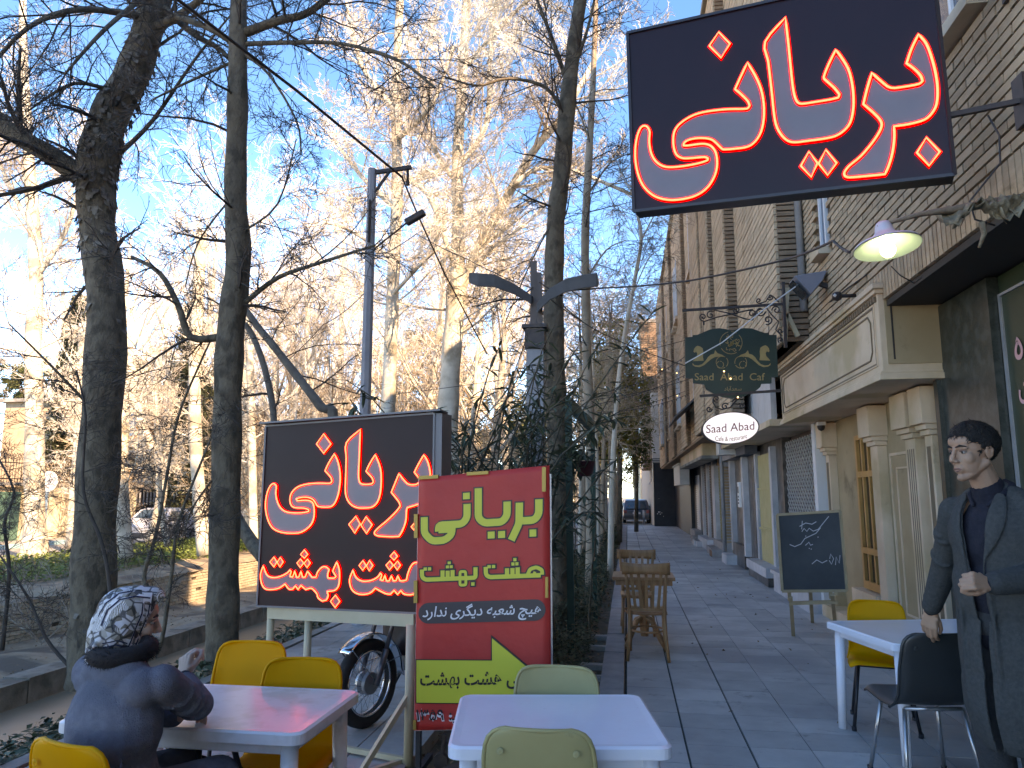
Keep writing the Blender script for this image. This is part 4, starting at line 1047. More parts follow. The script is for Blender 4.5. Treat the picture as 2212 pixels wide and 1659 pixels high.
# brown undergrowth thickets
for i, (px, Y) in enumerate(((150, 30), (205, 30), (410, 38), (470, 36), (560, 24), (620, 28), (690, 24), (760, 30), (830, 24), (900, 30), (950, 23), (1030, 30), (1090, 22), (1150, 26), (1210, 30))):
    if i < 2:
        tw = MB(); r = random.Random(300 + i)
        pr = dict(seg=[5, 4, 3, 2], wob=[.2, .25, .3, .3], up=[.04, .02, 0, 0], tip=[.4, .4, .5, .5], side=[4, 3, 3, 3], kids=[7, 6, 4, 0], ang=[(.3, 1.0)] * 4, len=[.55, .5, .5, .5], rr=[.6, .6, .6, .6], rmin=.007); pr['from'] = [.2, .2, .1, 0]
        for k in range(10): grow(tw, Vector((r.uniform(-1.6, 1.6), r.uniform(-1, 1), 0)), Vector((r.uniform(-.6, .6), r.uniform(-.6, .6), 1.2)).normalized(), r.uniform(2.2, 4.2), .022, 0, pr, r)
        lc = [Vector((r.uniform(-2, 2), r.uniform(-1.5, 1.5), r.uniform(.8, 3.8))) for _ in range(50)]; leaf_cloud(tw, lc, .045, 6, r, .4)
        pro = tw.build('thicket', twig_brown_m, None, fixn=False); (globals().__setitem__('thick%d' % i, pro))
        o = pro
    else:
        o = (thick0 if i % 2 else thick1).copy(); COL.objects.link(o)
    g = at(px, 1069, Y); o.location = (g.x, Y, -.3); o.rotation_euler = (0, 0, i * 1.3); s = .8 + .25 * (i % 3); o.scale = (s, s, s)
    tag(o, 'brown leafless thicket, %s from the left at the foot of the grove' % ORD[i], 'thicket', 'brown thickets of the grove')

# ground cover
def cover(name, m, pts_fn, n, size, seed, up=.3, kind='stuff'):
    r = random.Random(seed); mb = MB()
    for _ in range(n):
        p, nrm = pts_fn(r)
        a = (Vector((r.uniform(-1, 1), r.uniform(-1, 1), r.uniform(-.3, .5)))).normalized(); b_ = a.cross(Vector((r.uniform(-.6, .6), r.uniform(-.6, .6), 1))).normalized()
        s = size * r.uniform(.5, 1.4); q = Vector(p)
        mb.add([q - a * s, q - a * s * .2 + b_ * s * .55, q + a * s + Vector((0, 0, -s * .3)), q - a * s * .2 - b_ * s * .55], [(0, 1, 2, 3)])
    return mb.build(name, m, None, kind=kind, fixn=False)
def bank_pts(r):
    x = -3.78 - (r.random() ** 1.2) * 2.6; y = r.uniform(3.0, 26) if r.random() < .8 else r.uniform(26, 45)
    d = sin(y * 2.1) + sin(y * 5.3 + x * 2) + sin(x * 7)
    if 6.6 < y < 7.3 and d < .5: y -= 1.2
    z = -.06 - (-3.74 - x) / 3.2 * 1.26 + .03 + max(0, .13 + .07 * d) * r.random()
    return (x, y, z), None
cover('ivy', leaf_ivy_m, bank_pts, 30000, .045, 5)
cover('bank_grass', leaf_ground_m, lambda r: ((-12.2 - r.random() * 4.4, 9 + r.random() ** .8 * 45, -.2 + r.random() * .24), None), 75000, .055, 6)
cover('fallen_leaves', leaf_dead_m, lambda r: ((r.choice((r.uniform(-1.4, -.3), r.uniform(-6.1, -3.8), r.uniform(-12, -8.9))), r.uniform(4.5, 30), 0), None), 1, .03, 8)
def litter(r):
    k = r.random()
    if k < .55: return (r.uniform(-1.38, -.3), r.uniform(4.5, 24), -.045), None
    if k < .8:
        x = r.uniform(-6.8, -3.8); return (x, r.uniform(4, 20), -.05 - (-3.74 - x) / 3.2 * 1.26 + .03), None
    if k > .985: return (r.uniform(-.05, 3.0) ** 1.0, r.uniform(4.5, 20), .006), None
    return (r.uniform(-10.9, -9.1), r.uniform(6, 26), -1.0), None
cover('leaf_litter', leaf_dead_m, litter, 5200, .026, 9)
bpy.data.objects.remove(bpy.data.objects['fallen_leaves'])
def hedge_pts(r):
    y = 5.2 + r.random() ** .8 * 16; x = r.uniform(-1.3, -.42) if y > 6 else r.uniform(-1.0, -.4); h = .26 + .10 * sin(y * 2.7) + .08 * sin(y * 6.1 + 1)
    return (x + .05 * sin(y * 9), y, -.05 + h * r.random() ** .6), None
cover('low_hedge', leaf_hedge_m, hedge_pts, 42000, .022, 10)
cover('far_shrubbery', leaf_hedge_m, lambda r: ((r.uniform(-1.35, -.35), 21 + r.random() * 20, r.random() * .45), None), 9000, .05, 12)

# oleanders between banner and street lamp
def oleander(label, px, Y, n_stems, h, seed, nsingle):
    g = at(px, 1069, Y); r = random.Random(seed)
    t = thing('oleander_shrub', label, 'shrub', (g.x, Y, -.07)); t['group'] = 'oleanders round the street lamp'
    sb = MB(); lb = MB(); singles = 0; L = []
    for k in range(n_stems):
        p = Vector((r.uniform(-.15, .15), r.uniform(-.15, .15), 0)); d = Vector((r.uniform(-.30, .22), r.uniform(-.3, .3), 1.4)).normalized(); pts = [p]
        ns = 12; hh = h * r.uniform(.72, 1.08)
        for i in range(ns):
            d = (d + rdir(r) * .12 + Vector((0, 0, .02 - .02 * i))).normalized(); pts.append(pts[-1] + d * hh / ns)
        sb.tube(pts, [.012 * (1 - .7 * i / ns) + .002 for i in range(ns + 1)], 5)
        for i in range(4, ns + 1):
            for w in range(2 if i < ns else 3):
                base = pts[i] - (pts[i] - pts[i - 1]) * r.random()
                for q in range(3):
                    a = r.random() * 6.28 + q * 2.09; out = Vector((cos(a), sin(a), r.uniform(-1.1, .6))).normalized()
                    L.append((base, out, r.uniform(.12, .22)))
    leafme = None
    lm = MB()
    # one leaf along +x, unit length, slightly folded
    lm.add([(0, 0, 0), (.3, .085, .02), (.7, .075, .0), (1, 0, -.08), (.7, -.075, .0), (.3, -.085, .02), (.5, 0, -.025)], [(0, 1, 6), (1, 2, 6), (2, 3, 6), (3, 4, 6), (4, 5, 6), (5, 0, 6)])
    leafme = lm.mesh('leaf', leaf_olean_m)
    r.shuffle(L)
    for i, (b0, out, s) in enumerate(L):
        q = out.to_track_quat('X', 'Z'); m_ = q.to_matrix()
        if i < nsingle:
            o = bpy.data.objects.new('leaf', leafme); COL.objects.link(o); o.parent = t; o.location = b0; o.rotation_euler = q.to_euler(); o.scale = (s, s, s)
        else: lb.add([b0 + (m_ @ (Vector(v) * s)) for v in lm.v], lm.f)
    sb.build('stems', mat('oleander_stem', (.09, .075, .05), .8) if 'oleander_stem' not in bpy.data.materials else bpy.data.materials['oleander_stem'], t, smooth=True)
    lb.build('foliage', leaf_olean_m, t, kind='stuff', fixn=False)
    return t
for k, (px, Y, ns, h, nsg, lab) in enumerate(((985, 7.0, 11, 3.1, 40, 'leftmost dark oleander just right of the lower neon sign'), (1045, 7.4, 12, 3.3, 40, 'tall dark oleander behind the top edge of the red banner'), (1110, 7.2, 11, 3.0, 40, 'dark oleander left of the street lamp post'),
                                              (1150, 7.6, 8, 3.6, 50, 'tallest oleander climbing round the street lamp post'), (1200, 7.6, 2, 2.7, 40, 'oleander leaning out over the right edge of the banner'), (1252, 9.0, 2, 1.7, 30, 'small oleander by the two green poles'), (1205, 10.5, 5, .8, 0, 'low oleander at the foot of the grey trunk'))):
    oleander(lab, px, Y, ns, h, 400 + k, nsg)

# ------------------------------------------------------------------ across the road
bw_ = thing('garden_wall', 'long sunlit cream garden wall with railings along the far road', 'wall', (-24.4, 40, 0))
mb = MB()
for a, b_ in ((8, 24.9), (27.5, 34.5), (37.3, 44), (46.5, 90)): mb.span((-24.9, a, -.4), (-24.5, b_, 2.0))
mb.build('wall', cream_m, bw_, world=True)
mb = MB(); mb.span((-24.95, 8, 2.001), (-24.4, 90, 2.12)); mb.build('coping', concrete_m, bw_, world=True)
pme = MB(); y = 8
while y < 34:
    if not hasattr(bw_, 'x'):
        pass
    pme.cyl((-24.7, y, 2.1), (-24.7, y, 3.1), .012, 4); pme.bar((-24.7, y, 3.1), (-24.7, y + .14, 3.32), .012); pme.bar((-24.7, y + .14, 3.1), (-24.7, y, 3.32), .012); y += .14
pme.span((-24.72, 8, 2.9), (-24.68, 34, 2.94)); pme.span((-24.72, 8, 2.25), (-24.68, 34, 2.29))
pme.build('railing', iron_m, bw_, world=True, kind='stuff')
gt = thing('green_gate', 'green panelled double gate in a pale frame at the far left', 'gate', (-24.5, 26.2, -.3))
mb = MB(); mb.span((-24.7, 25.05, -.35), (-24.62, 27.35, 1.95)); mb.build('frame', stone_m, gt, world=True)
gm = mat('green_gate_paint', (.07, .15, .12), .5, (.10, .2, .15), 3)
for y0 in (25.15, 26.25):
    mb = MB(); mb.span((-24.615, y0, -.3), (-24.57, y0 + 1.05, 1.75)); mb.build('door', gm, gt, world=True)
    for k in range(4):
        mb = MB(); mb.span((-24.565, y0 + .12, -.15 + k * .47), (-24.55, y0 + .93, .2 + k * .47)); mb.build('door_panel', gm, gt, world=True)
gd = thing('grey_gate', 'dark metal garage gate with pale upright bars behind the parked car', 'gate', (-24.5, 36, -.3))
mb = MB(); mb.span((-24.75, 34.55, -.35), (-24.7, 37.25, 1.95)); mb.build('frame', iron_m, gd, world=True)
for k in range(9):
    mb = MB(); mb.span((-24.69, 34.7 + k * .29, 1.1), (-24.66, 34.8 + k * .29, 1.8)); mb.build('bar', whiteframe_m, gd, world=True)
ch = thing('cream_villa', 'tall blank cream house wall at the far left behind the railings', 'house', (-27, 25, 0))
mb = MB(); mb.span((-34, 16, -.3), (-26.5, 27.5, 7.2)); mb.build('wall', cream_m, ch, world=True)
mb = MB(); mb.span((-34.1, 15.9, 7.2), (-26.3, 27.7, 7.4)); mb.build('roof', concrete_m, ch, world=True)
mb = MB()
for k in range(20): mb.cyl((-26.6, 17 + k * .5, 7.4), (-26.6, 17 + k * .5, 8.1), .02, 5)
mb.bar((-26.6, 16.5, 8.1), (-26.6, 27.4, 8.1), .04); mb.build('roof_railing', whiteframe_m, ch, world=True)
oh = thing('orange_window_house', 'brick house with an orange wooden bay window seen between the dark trunks', 'house', (-23, 40, 0))
g = at(300, 950, 38)
mb = MB(); mb.span((g.x - 9, 38.3, -.3), (g.x + 4, 46, 7.0)); mb.build('wall', mat('tan_brick', (.42, .30, .19), .9, (.5, .37, .25), 5), oh, world=True)  # plain tan brick
mb = MB(); mb.span((g.x - 9.3, 38, 7), (g.x + 4.3, 46, 7.2)); mb.build('roof', concrete_m, oh, world=True)
a = at(262, 885, 38); b_ = at(330, 948, 38)
mb = MB(); mb.span((a.x, 37.6, b_.z), (b_.x, 38.3, a.z)); w = mb.build('window', orangewood_m, oh, world=True)
for k in range(3):
    x0 = a.x + .12 + k * (b_.x - a.x) / 3
    mb = MB(); mb.span((x0, 37.57, b_.z + .15), (x0 + (b_.x - a.x) / 3 - .22, 37.6, a.z - .15)); mb.v = [tuple(Vector(q) - oh.location) for q in mb.v]; mb.build('pane', glass_m, w)
mb = MB(); mb.span((a.x - 1.2, 37.2, b_.z - .5), (b_.x + 1.5, 38.3, b_.z - .05)); mb.build('balcony', cream_m, oh, world=True)
for k, (px, Y, w_, h) in enumerate(((620, 60, 14, 8), (860, 75, 18, 8), (450, 66, 12, 9))):
    g = at(px, 1000, Y)
    t = thing('distant_house', ['cream house glimpsed through the twigs left of the lower neon sign', 'pale far house glimpsed under the pine behind the pole', 'tan house far behind the straight dark tree'][k], 'house', (g.x, Y, -.3))
    mb = MB(); mb.span((g.x - w_ / 2, Y, -.3), (g.x + w_ / 2, Y + 8, h)); mb.build('wall', [cream_m, cream_m, fb_m][k], t, world=True)
    mb = MB(); mb.span((g.x - w_ / 2 - .2, Y - .2, h), (g.x + w_ / 2 + .2, Y + 8, h + .25)); mb.build('roof', concrete_m, t, world=True)
    for q in range(4):
        x0 = g.x - w_ / 2 + 1 + q * (w_ - 2) / 4
        for zz in (1.2, 4.6):
            mb = MB(); mb.span((x0, Y - .04, zz), (x0 + 1.1, Y, zz + 1.5)); mb.build('window', glass_m, t, world=True)
# ------------------------------------------------------------------ signs
neon_core = mat('neon_tube', (1, .3, .2), .4, emit=(1.0, 0.11, 0.05), estr=0.95)
neon_glow = mat('neon_halo', (.8, .02, .02), .4, emit=(1.0, 0.004, 0.006), estr=0.5)  # red halo round the tubes, imitated by a wider glowing tube
board_dark = mat('neon_board', (0.020, 0.006, 0.010), 0.35, (0.025, 0.008, 0.012), 2, spec=.28)
letter_grey = mat('letter_face', (0.165, 0.155, 0.175), 0.4, (0.185, 0.175, 0.195), 3)
board_edge = mat('board_edge', (0.16, 0.16, 0.17), 0.5, metal=.4)
beige_paint = mat('beige_paint', (.47, .38, .25), .6, (.52, .43, .29), 5)

def smooth_poly(P, k=3):
    """corner-keeping refinement of a closed outline"""
    n = len(P); out = []
    for i in range(n):
        p0, p1, p2, p3 = [np.array(P[(i + j - 1) % n], float) for j in range(4)]
        def ang(a, b, c):
            u = b - a; v = c - b; return abs(math.atan2(u[0] * v[1] - u[1] * v[0], u @ v))
        t1 = (p2 - p0) / 2 if ang(p0, p1, p2) < .9 else (p2 - p1) * .8
        t2 = (p3 - p1) / 2 if ang(p1, p2, p3) < .9 else (p2 - p1) * .8
        L = np.linalg.norm(p2 - p1)
        for t in (t1, t2):
            m = np.linalg.norm(t)
            if m > L * 1.2: t *= L * 1.2 / m
        for j in range(k):
            u = j / k; h = (2 * u ** 3 - 3 * u * u + 1, u ** 3 - 2 * u * u + u, -2 * u ** 3 + 3 * u * u, u ** 3 - u * u)
            out.append(tuple(h[0] * p1 + h[1] * t1 + h[2] * p2 + h[3] * t2))
    return out

def neon_sign(root, frame, hom, outlines, dots, tube_r, gaps=0):
    asp = 1
    for kind_, items in (('letter', outlines), ('dot', dots)):
        for it in items:
            P = smooth_poly(it) if kind_ == 'letter' else it
            UV = [hom(*p) for p in P]
            W = [frame(u, v) for u, v in UV]
            fb = MB(); from mathutils.geometry import tessellate_polygon
            tri = tessellate_polygon([[Vector((u, v, 0)) for u, v in UV]])
            fb.add([frame(u, v, .006) for u, v in UV], [tuple(t) for t in tri])
            nm = 'letter' if kind_ == 'letter' else 'letter_dot'
            base = fb.build(nm, letter_grey, root, world=True, fixn=False)
            T = MB(); T.tube([frame(u, v, .012) for u, v in UV], tube_r, 6, closed=True)
            T.v = [tuple(Vector(p) - Vector(root.location)) for p in T.v]; T.build('neon_tube', neon_core, base, smooth=True, fixn=False)
            G = MB(); G.tube([frame(u, v, .004) for u, v in UV], tube_r * 1.9, 6, closed=True)
            G.v = [tuple(Vector(p) - Vector(root.location)) for p in G.v]; G.build('neon_halo', neon_glow, base, smooth=True, fixn=False)

# upper sign
tl = at(1349, 73, 4.95); bl = at(1369, 457, 4.95); br = at(2062, 378, 4.40)
tl = Vector((bl.x - .012, bl.y, tl.z)); tr = br + (tl - bl) * 0.935
us = thing('neon_sign', 'large upper board with red neon outlined lettering hung from the brick wall', 'sign', ((bl + br) / 2))
F1 = frame_of(bl, br, tl)
n1 = F1.n
mb = MB(); mb.add([bl, br, br + (tl - bl), tl] + [p - n1 * .14 for p in (bl, br, br + (tl - bl), tl)], [(0, 1, 2, 3), (7, 6, 5, 4), (0, 4, 5, 1), (1, 5, 6, 2), (2, 6, 7, 3), (3, 7, 4, 0)])
mb.build('board', board_dark, us, world=True)
mb = MB(); C4 = [bl, br, br + (tl - bl), tl]
for i in range(4):
    mb.bar(C4[i] + n1 * .004, C4[(i + 1) % 4] + n1 * .004, .02, .02)
mb.build('rim', mat('rim', (.03, .025, .03), .4), us, world=True)
TR = proj(br + (tl - bl)); TLp = proj(tl); BLp = proj(bl); BRp = proj(br)
def toz(p): return ((p[0] * 1.8228 - 2400) * 1.3554, p[1] * 1.8228 * 1.3554)
H1 = homography([toz(TLp), toz(TR), toz(BRp), toz(BLp)], [(0, 0), (1, 0), (1, 1), (0, 1)])
neon_N = [(738,340),(780,410),(810,480),(825,560),(825,640),(810,710),(780,760),(740,788),(680,798),(612,803),(598,795),(560,758),(530,745),(480,742),(430,750),(402,766),(398,782),(420,782),(470,775),(510,773),(545,785),(570,820),(577,880),(565,940),(530,1000),(480,1040),(420,1062),(340,1072),(270,1062),(220,1035),(180,990),(155,930),(142,860),(142,790),(152,730),(168,690),(185,677),(205,682),(218,710),(215,760),(225,820),(250,865),(290,892),(340,897),(420,888),(490,873),(527,860),(528,850),(510,843),(460,847),(400,850),(365,835),(348,800),(343,750),(352,700),(385,660),(440,625),(500,605),(580,593),(650,588),(735,586),(750,570),(740,545),(700,505),(672,482),(700,420)]
neon_Y = [(940,100),(955,230),(965,330),(975,430),(985,500),(1000,545),(1025,560),(1100,550),(1180,537),(1222,527),(1228,510),(1200,475),(1150,430),(1145,415),(1170,350),(1208,272),(1240,315),(1275,375),(1295,450),(1303,530),(1300,600),(1285,660),(1255,700),(1210,730),(1150,745),(1060,757),(990,765),(950,755),(915,720),(890,670),(878,600),(870,520),(860,430),(848,330),(832,230)]
neon_B = [(1648,190),(1690,240),(1720,320),(1740,400),(1750,480),(1745,560),(1720,610),(1680,645),(1600,668),(1518,680),(1520,740),(1510,820),(1490,890),(1470,935),(1380,944),(1280,952),(1257,945),(1254,925),(1280,890),(1340,840),(1400,770),(1440,710),(1453,670),(1440,640),(1400,600),(1355,562),(1375,480),(1400,395),(1450,440),(1500,475),(1570,470),(1650,455),(1670,440),(1660,410),(1620,370),(1585,345),(1610,270)]
d1 = [[(585,178),(645,240),(598,315),(535,250)], [(1690,740),(1762,815),(1705,890),(1640,820)], [(1065,815),(1111,875),(1078,950),(1022,890)], [(1155,805),(1213,875),(1165,940),(1117,878)]]
neon_sign(us, F1, H1, [neon_N, neon_Y, neon_B], d1, .0082)
# brackets to the wall
for (z, y2) in ((bl.z + .27, 4.35), (bl.z + 1.06, 4.35), (bl.z + 1.16, 4.5)):
    a = Vector((br.x - .25, br.y + .1, z)); mb = MB(); mb.bar(a, (2.31, y2, z + .03), .03, .03); mb.build('bracket_arm', iron_m, us, world=True)
for z in (bl.z + .25, bl.z + 1.05):
    mb = MB(); mb.span((2.27, 4.30, z - .1), (2.295, 4.42, z + .2)); mb.build('wall_plate', iron_m, us, world=True)
mb = MB(); mb.tube([(2.12, 4.4, bl.z + .25), (2.17, 4.4, bl.z + .12), (2.16, 4.4, bl.z - .05), (2.08, 4.42, bl.z - .15), (2.0, 4.45, bl.z - .25), (2.02, 4.45, bl.z - .36), (2.1, 4.4, bl.z - .42)], .006, 5)
mb.build('cable', iron_m, us, world=True, smooth=True)

# lower sign on its beige stand
bl = at(556, 1309, 4.95); br = at(932, 1326, 4.60); tl = Vector((bl.x, bl.y, at(574.8, 920.5, 4.95).z))
ls = thing('neon_sign', 'lower standing board with two lines of red neon outlined lettering on beige legs', 'sign', Vector(((bl.x + br.x) / 2, bl.y, 0)))
F2 = frame_of(bl, br, tl); n2 = F2.n
tr = br + (tl - bl)
mb = MB(); mb.add([bl, br, tr, tl] + [p - n2 * .13 for p in (bl, br, tr, tl)], [(0, 1, 2, 3), (7, 6, 5, 4), (0, 4, 5, 1), (1, 5, 6, 2), (2, 6, 7, 3), (3, 7, 4, 0)])
mb.build('board', mat('neon_board_low', (.024, .008, .009), .45, (.03, .011, .012), 2, spec=.25), ls, world=True)
mb = MB(); C4 = [bl, br, tr, tl]
for i in range(4): mb.bar(C4[i] + n2 * .004, C4[(i + 1) % 4] + n2 * .004, .010, .012)
mb.build('rim', board_edge, ls, world=True)
mb = MB(); mb.add([tl + Vector((-.03, -.05, .012)), tr + Vector((.05, -.05, .012)), tr + Vector((.05, .16, .012)), tl + Vector((-.03, .16, .012))] + [p + Vector((0, 0, .012)) for p in (tl + Vector((-.03, -.05, .012)), tr + Vector((.05, -.05, .012)), tr + Vector((.05, .16, .012)), tl + Vector((-.03, .16, .012)))], [(0, 1, 2, 3), (4, 5, 6, 7), (0, 1, 5, 4), (1, 2, 6, 5), (2, 3, 7, 6), (3, 0, 4, 7)])
mb.build('top_flashing', board_edge, ls, world=True)
mb = MB(); sd = [tr, br, br - n2 * .13, tr - n2 * .13]; mb.add([p + Vector((.002, 0, 0)) for p in sd] + [p + Vector((.05, .0, 0)) for p in sd], [(0, 1, 2, 3), (4, 5, 6, 7), (0, 1, 5, 4), (1, 2, 6, 5), (2, 3, 7, 6), (3, 0, 4, 7)]); mb.build('side_channel', board_edge, ls, world=True)
def toz2(p): return ((p[0] * 1.8228 - 1000) * 1.8433, (p[1] * 1.8228 - 1640) * 1.8433)
H2 = homography([toz2(proj(p)) for p in (tl, tr, br, bl)], [(0, 0), (1, 0), (1, 1), (0, 1)])
lo_N = [(592,272),(615,320),(632,390),(635,470),(622,560),(600,620),(575,650),(540,658),(485,655),(465,645),(440,605),(400,587),(350,588),(315,598),(325,612),(370,608),(415,612),(440,635),(447,690),(440,750),(410,800),(350,840),(280,847),(210,840),(160,820),(130,790),(108,740),(95,680),(95,610),(110,540),(135,495),(155,487),(172,505),(168,560),(180,620),(205,665),(245,692),(310,700),(370,697),(408,688),(405,675),(370,665),(310,662),(280,645),(270,600),(285,550),(330,510),(400,490),(480,484),(560,485),(575,470),(565,440),(525,395),(550,340)]
lo_Y = [(780,95),(775,250),(768,420),(775,475),(800,492),(860,490),(875,475),(865,445),(822,398),(850,340),(888,278),(915,340),(930,400),(932,480),(925,560),(905,620),(870,655),(820,664),(760,662),(715,640),(685,600),(672,540),(675,430),(678,300),(680,190)]
lo_B = [(1240,280),(1265,320),(1283,380),(1288,430),(1289,500),(1282,560),(1250,612),(1190,640),(1120,662),(1115,690),(1110,760),(1085,830),(1060,870),(1000,872),(910,866),(885,855),(885,835),(920,800),(980,750),(1040,690),(1070,650),(1060,620),(1005,550),(1030,490),(1060,415),(1095,460),(1130,492),(1180,495),(1205,480),(1205,450),(1172,405),(1205,340)]
lo_1 = [(77,1083),(90,1120),(110,1155),(150,1168),(200,1160),(250,1135),(270,1112),(280,1125),(270,1158),(290,1165),(305,1120),(318,1165),(335,1165),(350,1122),(362,1165),(380,1165),(398,1122),(412,1140),(430,1165),(460,1165),(470,1130),(500,1095),(530,1090),(555,1110),(545,1140),(545,1170),(590,1172),(605,1160),(580,1120),(610,1055),(628,1110),(630,1180),(620,1235),(590,1262),(540,1268),(548,1300),(535,1330),(505,1338),(475,1315),(465,1285),(440,1255),(420,1245),(385,1255),(350,1225),(330,1255),(310,1228),(290,1252),(262,1250),(235,1215),(190,1245),(130,1255),(85,1245),(62,1200),(58,1140)]
lo_2 = [(728,1113),(740,1150),(765,1180),(810,1195),(870,1185),(910,1160),(925,1135),(935,1150),(925,1183),(945,1190),(958,1150),(970,1192),(990,1192),(1005,1155),(1020,1192),(1040,1190),(1052,1155),(1068,1190),(1090,1192),(1115,1185),(1125,1140),(1145,1090),(1170,1062),(1200,1060),(1225,1100),(1228,1180),(1205,1240),(1165,1288),(1100,1288),(1075,1262),(1050,1290),(1025,1260),(1000,1288),(970,1285),(935,1270),(890,1245),(850,1280),(790,1290),(740,1275),(712,1240),(703,1180)]
lo_d = [[(515,128),(568,200),(515,268),(463,200)], [(748,725),(780,780),(740,845),(698,782)], [(822,728),(867,785),(825,848),(785,788)], [(1200,738),(1248,800),(1200,860),(1150,800)],
        [(155,1020),(176,1055),(155,1090),(125,1055)], [(200,1022),(222,1055),(198,1090),(178,1058)], [(375,968),(400,1000),(375,1028),(348,1000)], [(347,1034),(370,1062),(345,1095),(322,1062)], [(398,1034),(418,1062),(395,1095),(373,1065)], [(600,1295),(632,1340),(598,1385),(565,1340)],
        [(800,1045),(823,1080),(798,1115),(772,1080)], [(847,1045),(872,1080),(845,1118),(825,1082)], [(1025,982),(1050,1013),(1025,1042),(998,1013)], [(995,1048),(1020,1078),(992,1112),(968,1078)], [(1050,1048),(1072,1078),(1048,1112),(1025,1080)]]
neon_sign(ls, F2, H2, [lo_N, lo_Y, lo_B, lo_1, lo_2], lo_d, .0048)
# stand
mb = MB(); a = at(575, 1325, 4.93); b_ = at(893, 1343, 4.58); mb.bar(Vector((a.x, a.y + .05, bl.z - .045)), Vector((b_.x, b_.y + .05, br.z - .045)), .05, .075); mb.build('crossbar', beige_paint, ls, world=True)
legs = [(at(582, 1400, 4.98), 0.025), (at(664, 1400, 4.9), 0.025), (at(885, 1500, 4.62), .03)]
for (q, w) in legs:
    mb = MB(); mb.tube([(q.x, q.y, 0), (q.x, q.y, br.z - .07)], w, 10); mb.build('leg', beige_paint, ls, world=True, smooth=True)
q = legs[2][0]
mb = MB(); mb.bar((q.x, q.y, .42), (q.x - .22, q.y - .25, .02), .03); mb.bar((q.x - .22, q.y - .25, .02), (q.x - .02, q.y + .05, .02), .03); mb.build('brace', beige_paint, ls, world=True)
mb = MB(); mb.bar((q.x, q.y, .03), (legs[0][0].x, legs[0][0].y, .03), .03); mb.build('bottom_rail', beige_paint, ls, world=True)

# ---- red banner stand
bl = at(894.5, 1578, 4.42); br = at(1191, 1571, 4.36); tl = Vector((bl.x, bl.y, at(897.4, 1033, 4.42).z)); tr = Vector((br.x, br.y, at(1182, 1024, 4.36).z))
bn = thing('banner_stand', 'red banner stand with yellow lettering and a yellow arrow pointing right', 'banner', Vector(((bl.x + br.x) / 2, bl.y, 0)))
F3 = frame_of(bl, br, tl); n3 = F3.n
red_m = mat('red_vinyl', (0.60, 0.04, 0.035), 0.42, (0.66, 0.05, 0.04), 2.5, 0.5, 5, spec=.25)
yel_m = mat('yellow_print', (0.62, 0.56, 0.05), 0.45); blk_m = mat('black_print', (0.025, 0.012, 0.014), 0.45); whp_m = mat('white_print', (0.66, 0.66, 0.70), 0.45)
gold_m = mat('gold_clip', (.42, .25, .06), .45, metal=.4)
def bend(u, v): return 0.0
mb = MB(); mb.grid(lambda a, b_: F3(a, b_, bend(a, b_)), 16, 40); mb.build('fabric', red_m, bn, world=True, smooth=True, solid=.002)
C4 = [bl, br, tr, tl]
mb = MB()
for i in range(4): mb.bar(C4[i] - n3 * .02, C4[(i + 1) % 4] - n3 * .02, .014)
mb.build('frame', mat('steel_frame', (.5, .5, .52), .4, metal=.5), bn, world=True)
Hb = homography([(1172, 448), (2128, 418), (2152, 1430 + 836 * .99), (1163, 2286)], [(0, 0), (1, 0), (1, 1), (0, 1)])
# exact: banner corners in the crop's own units
Hb = homography([toz2(proj(tl)), toz2(proj(tr)), toz2(proj(br)), toz2(proj(bl))], [(0, 0), (1, 0), (1, 1), (0, 1)])
def fb(lift):
    def fn(x, y):
        u, v = Hb(x, y); return F3(u, v, bend(u, v) + lift)
    return fn
def c8(x, y): return ((x / 1.4866 + 1200 - 1000) * 1.8433, (y / 1.4866 + 2016 - 1640) * 1.8433)
def stroke(mb, pts, w, fr, rnd=1):
    """thick flat line with mitred joints; every piece is its own island a hair above the last"""
    P = [np.array(p, float) for p in pts]
    if rnd:
        Q = [P[0]]
        for i in range(1, len(P) - 1):
            a, b, c = P[i - 1], P[i], P[i + 1]
            la = min(w * .5, np.linalg.norm(b - a) * .45); lc = min(w * .5, np.linalg.norm(c - b) * .45)
            s = b + (a - b) / np.linalg.norm(a - b) * la; e = b + (c - b) / np.linalg.norm(c - b) * lc
            for t in (0, .33, .67, 1): Q.append((1 - t) ** 2 * s + 2 * t * (1 - t) * b + t * t * e)
        Q.append(P[-1]); P = Q
    L = []; R = []
    for i in range(len(P)):
        if i == 0: d = P[1] - P[0]
        elif i == len(P) - 1: d = P[-1] - P[-2]
        else:
            d = (P[i + 1] - P[i]) / (np.linalg.norm(P[i + 1] - P[i]) + 1e-9) + (P[i] - P[i - 1]) / (np.linalg.norm(P[i] - P[i - 1]) + 1e-9)
        d = d / (np.linalg.norm(d) + 1e-9); nn = np.array([-d[1], d[0]]) * w / 2
        L.append(P[i] + nn); R.append(P[i] - nn)
    V = [fr(*p) for p in L] + [fr(*p) for p in R]; n = len(P)
    mb.add(V, [(i, i + 1, n + i + 1, n + i) for i in range(n - 1)])
def extend(pts, e):
    P = [np.array(p, float) for p in pts]
    a = P[0] - P[1]; P[0] = P[0] + a / np.linalg.norm(a) * e
    b = P[-1] - P[-2]; P[-1] = P[-1] + b / np.linalg.norm(b) * e
    return P
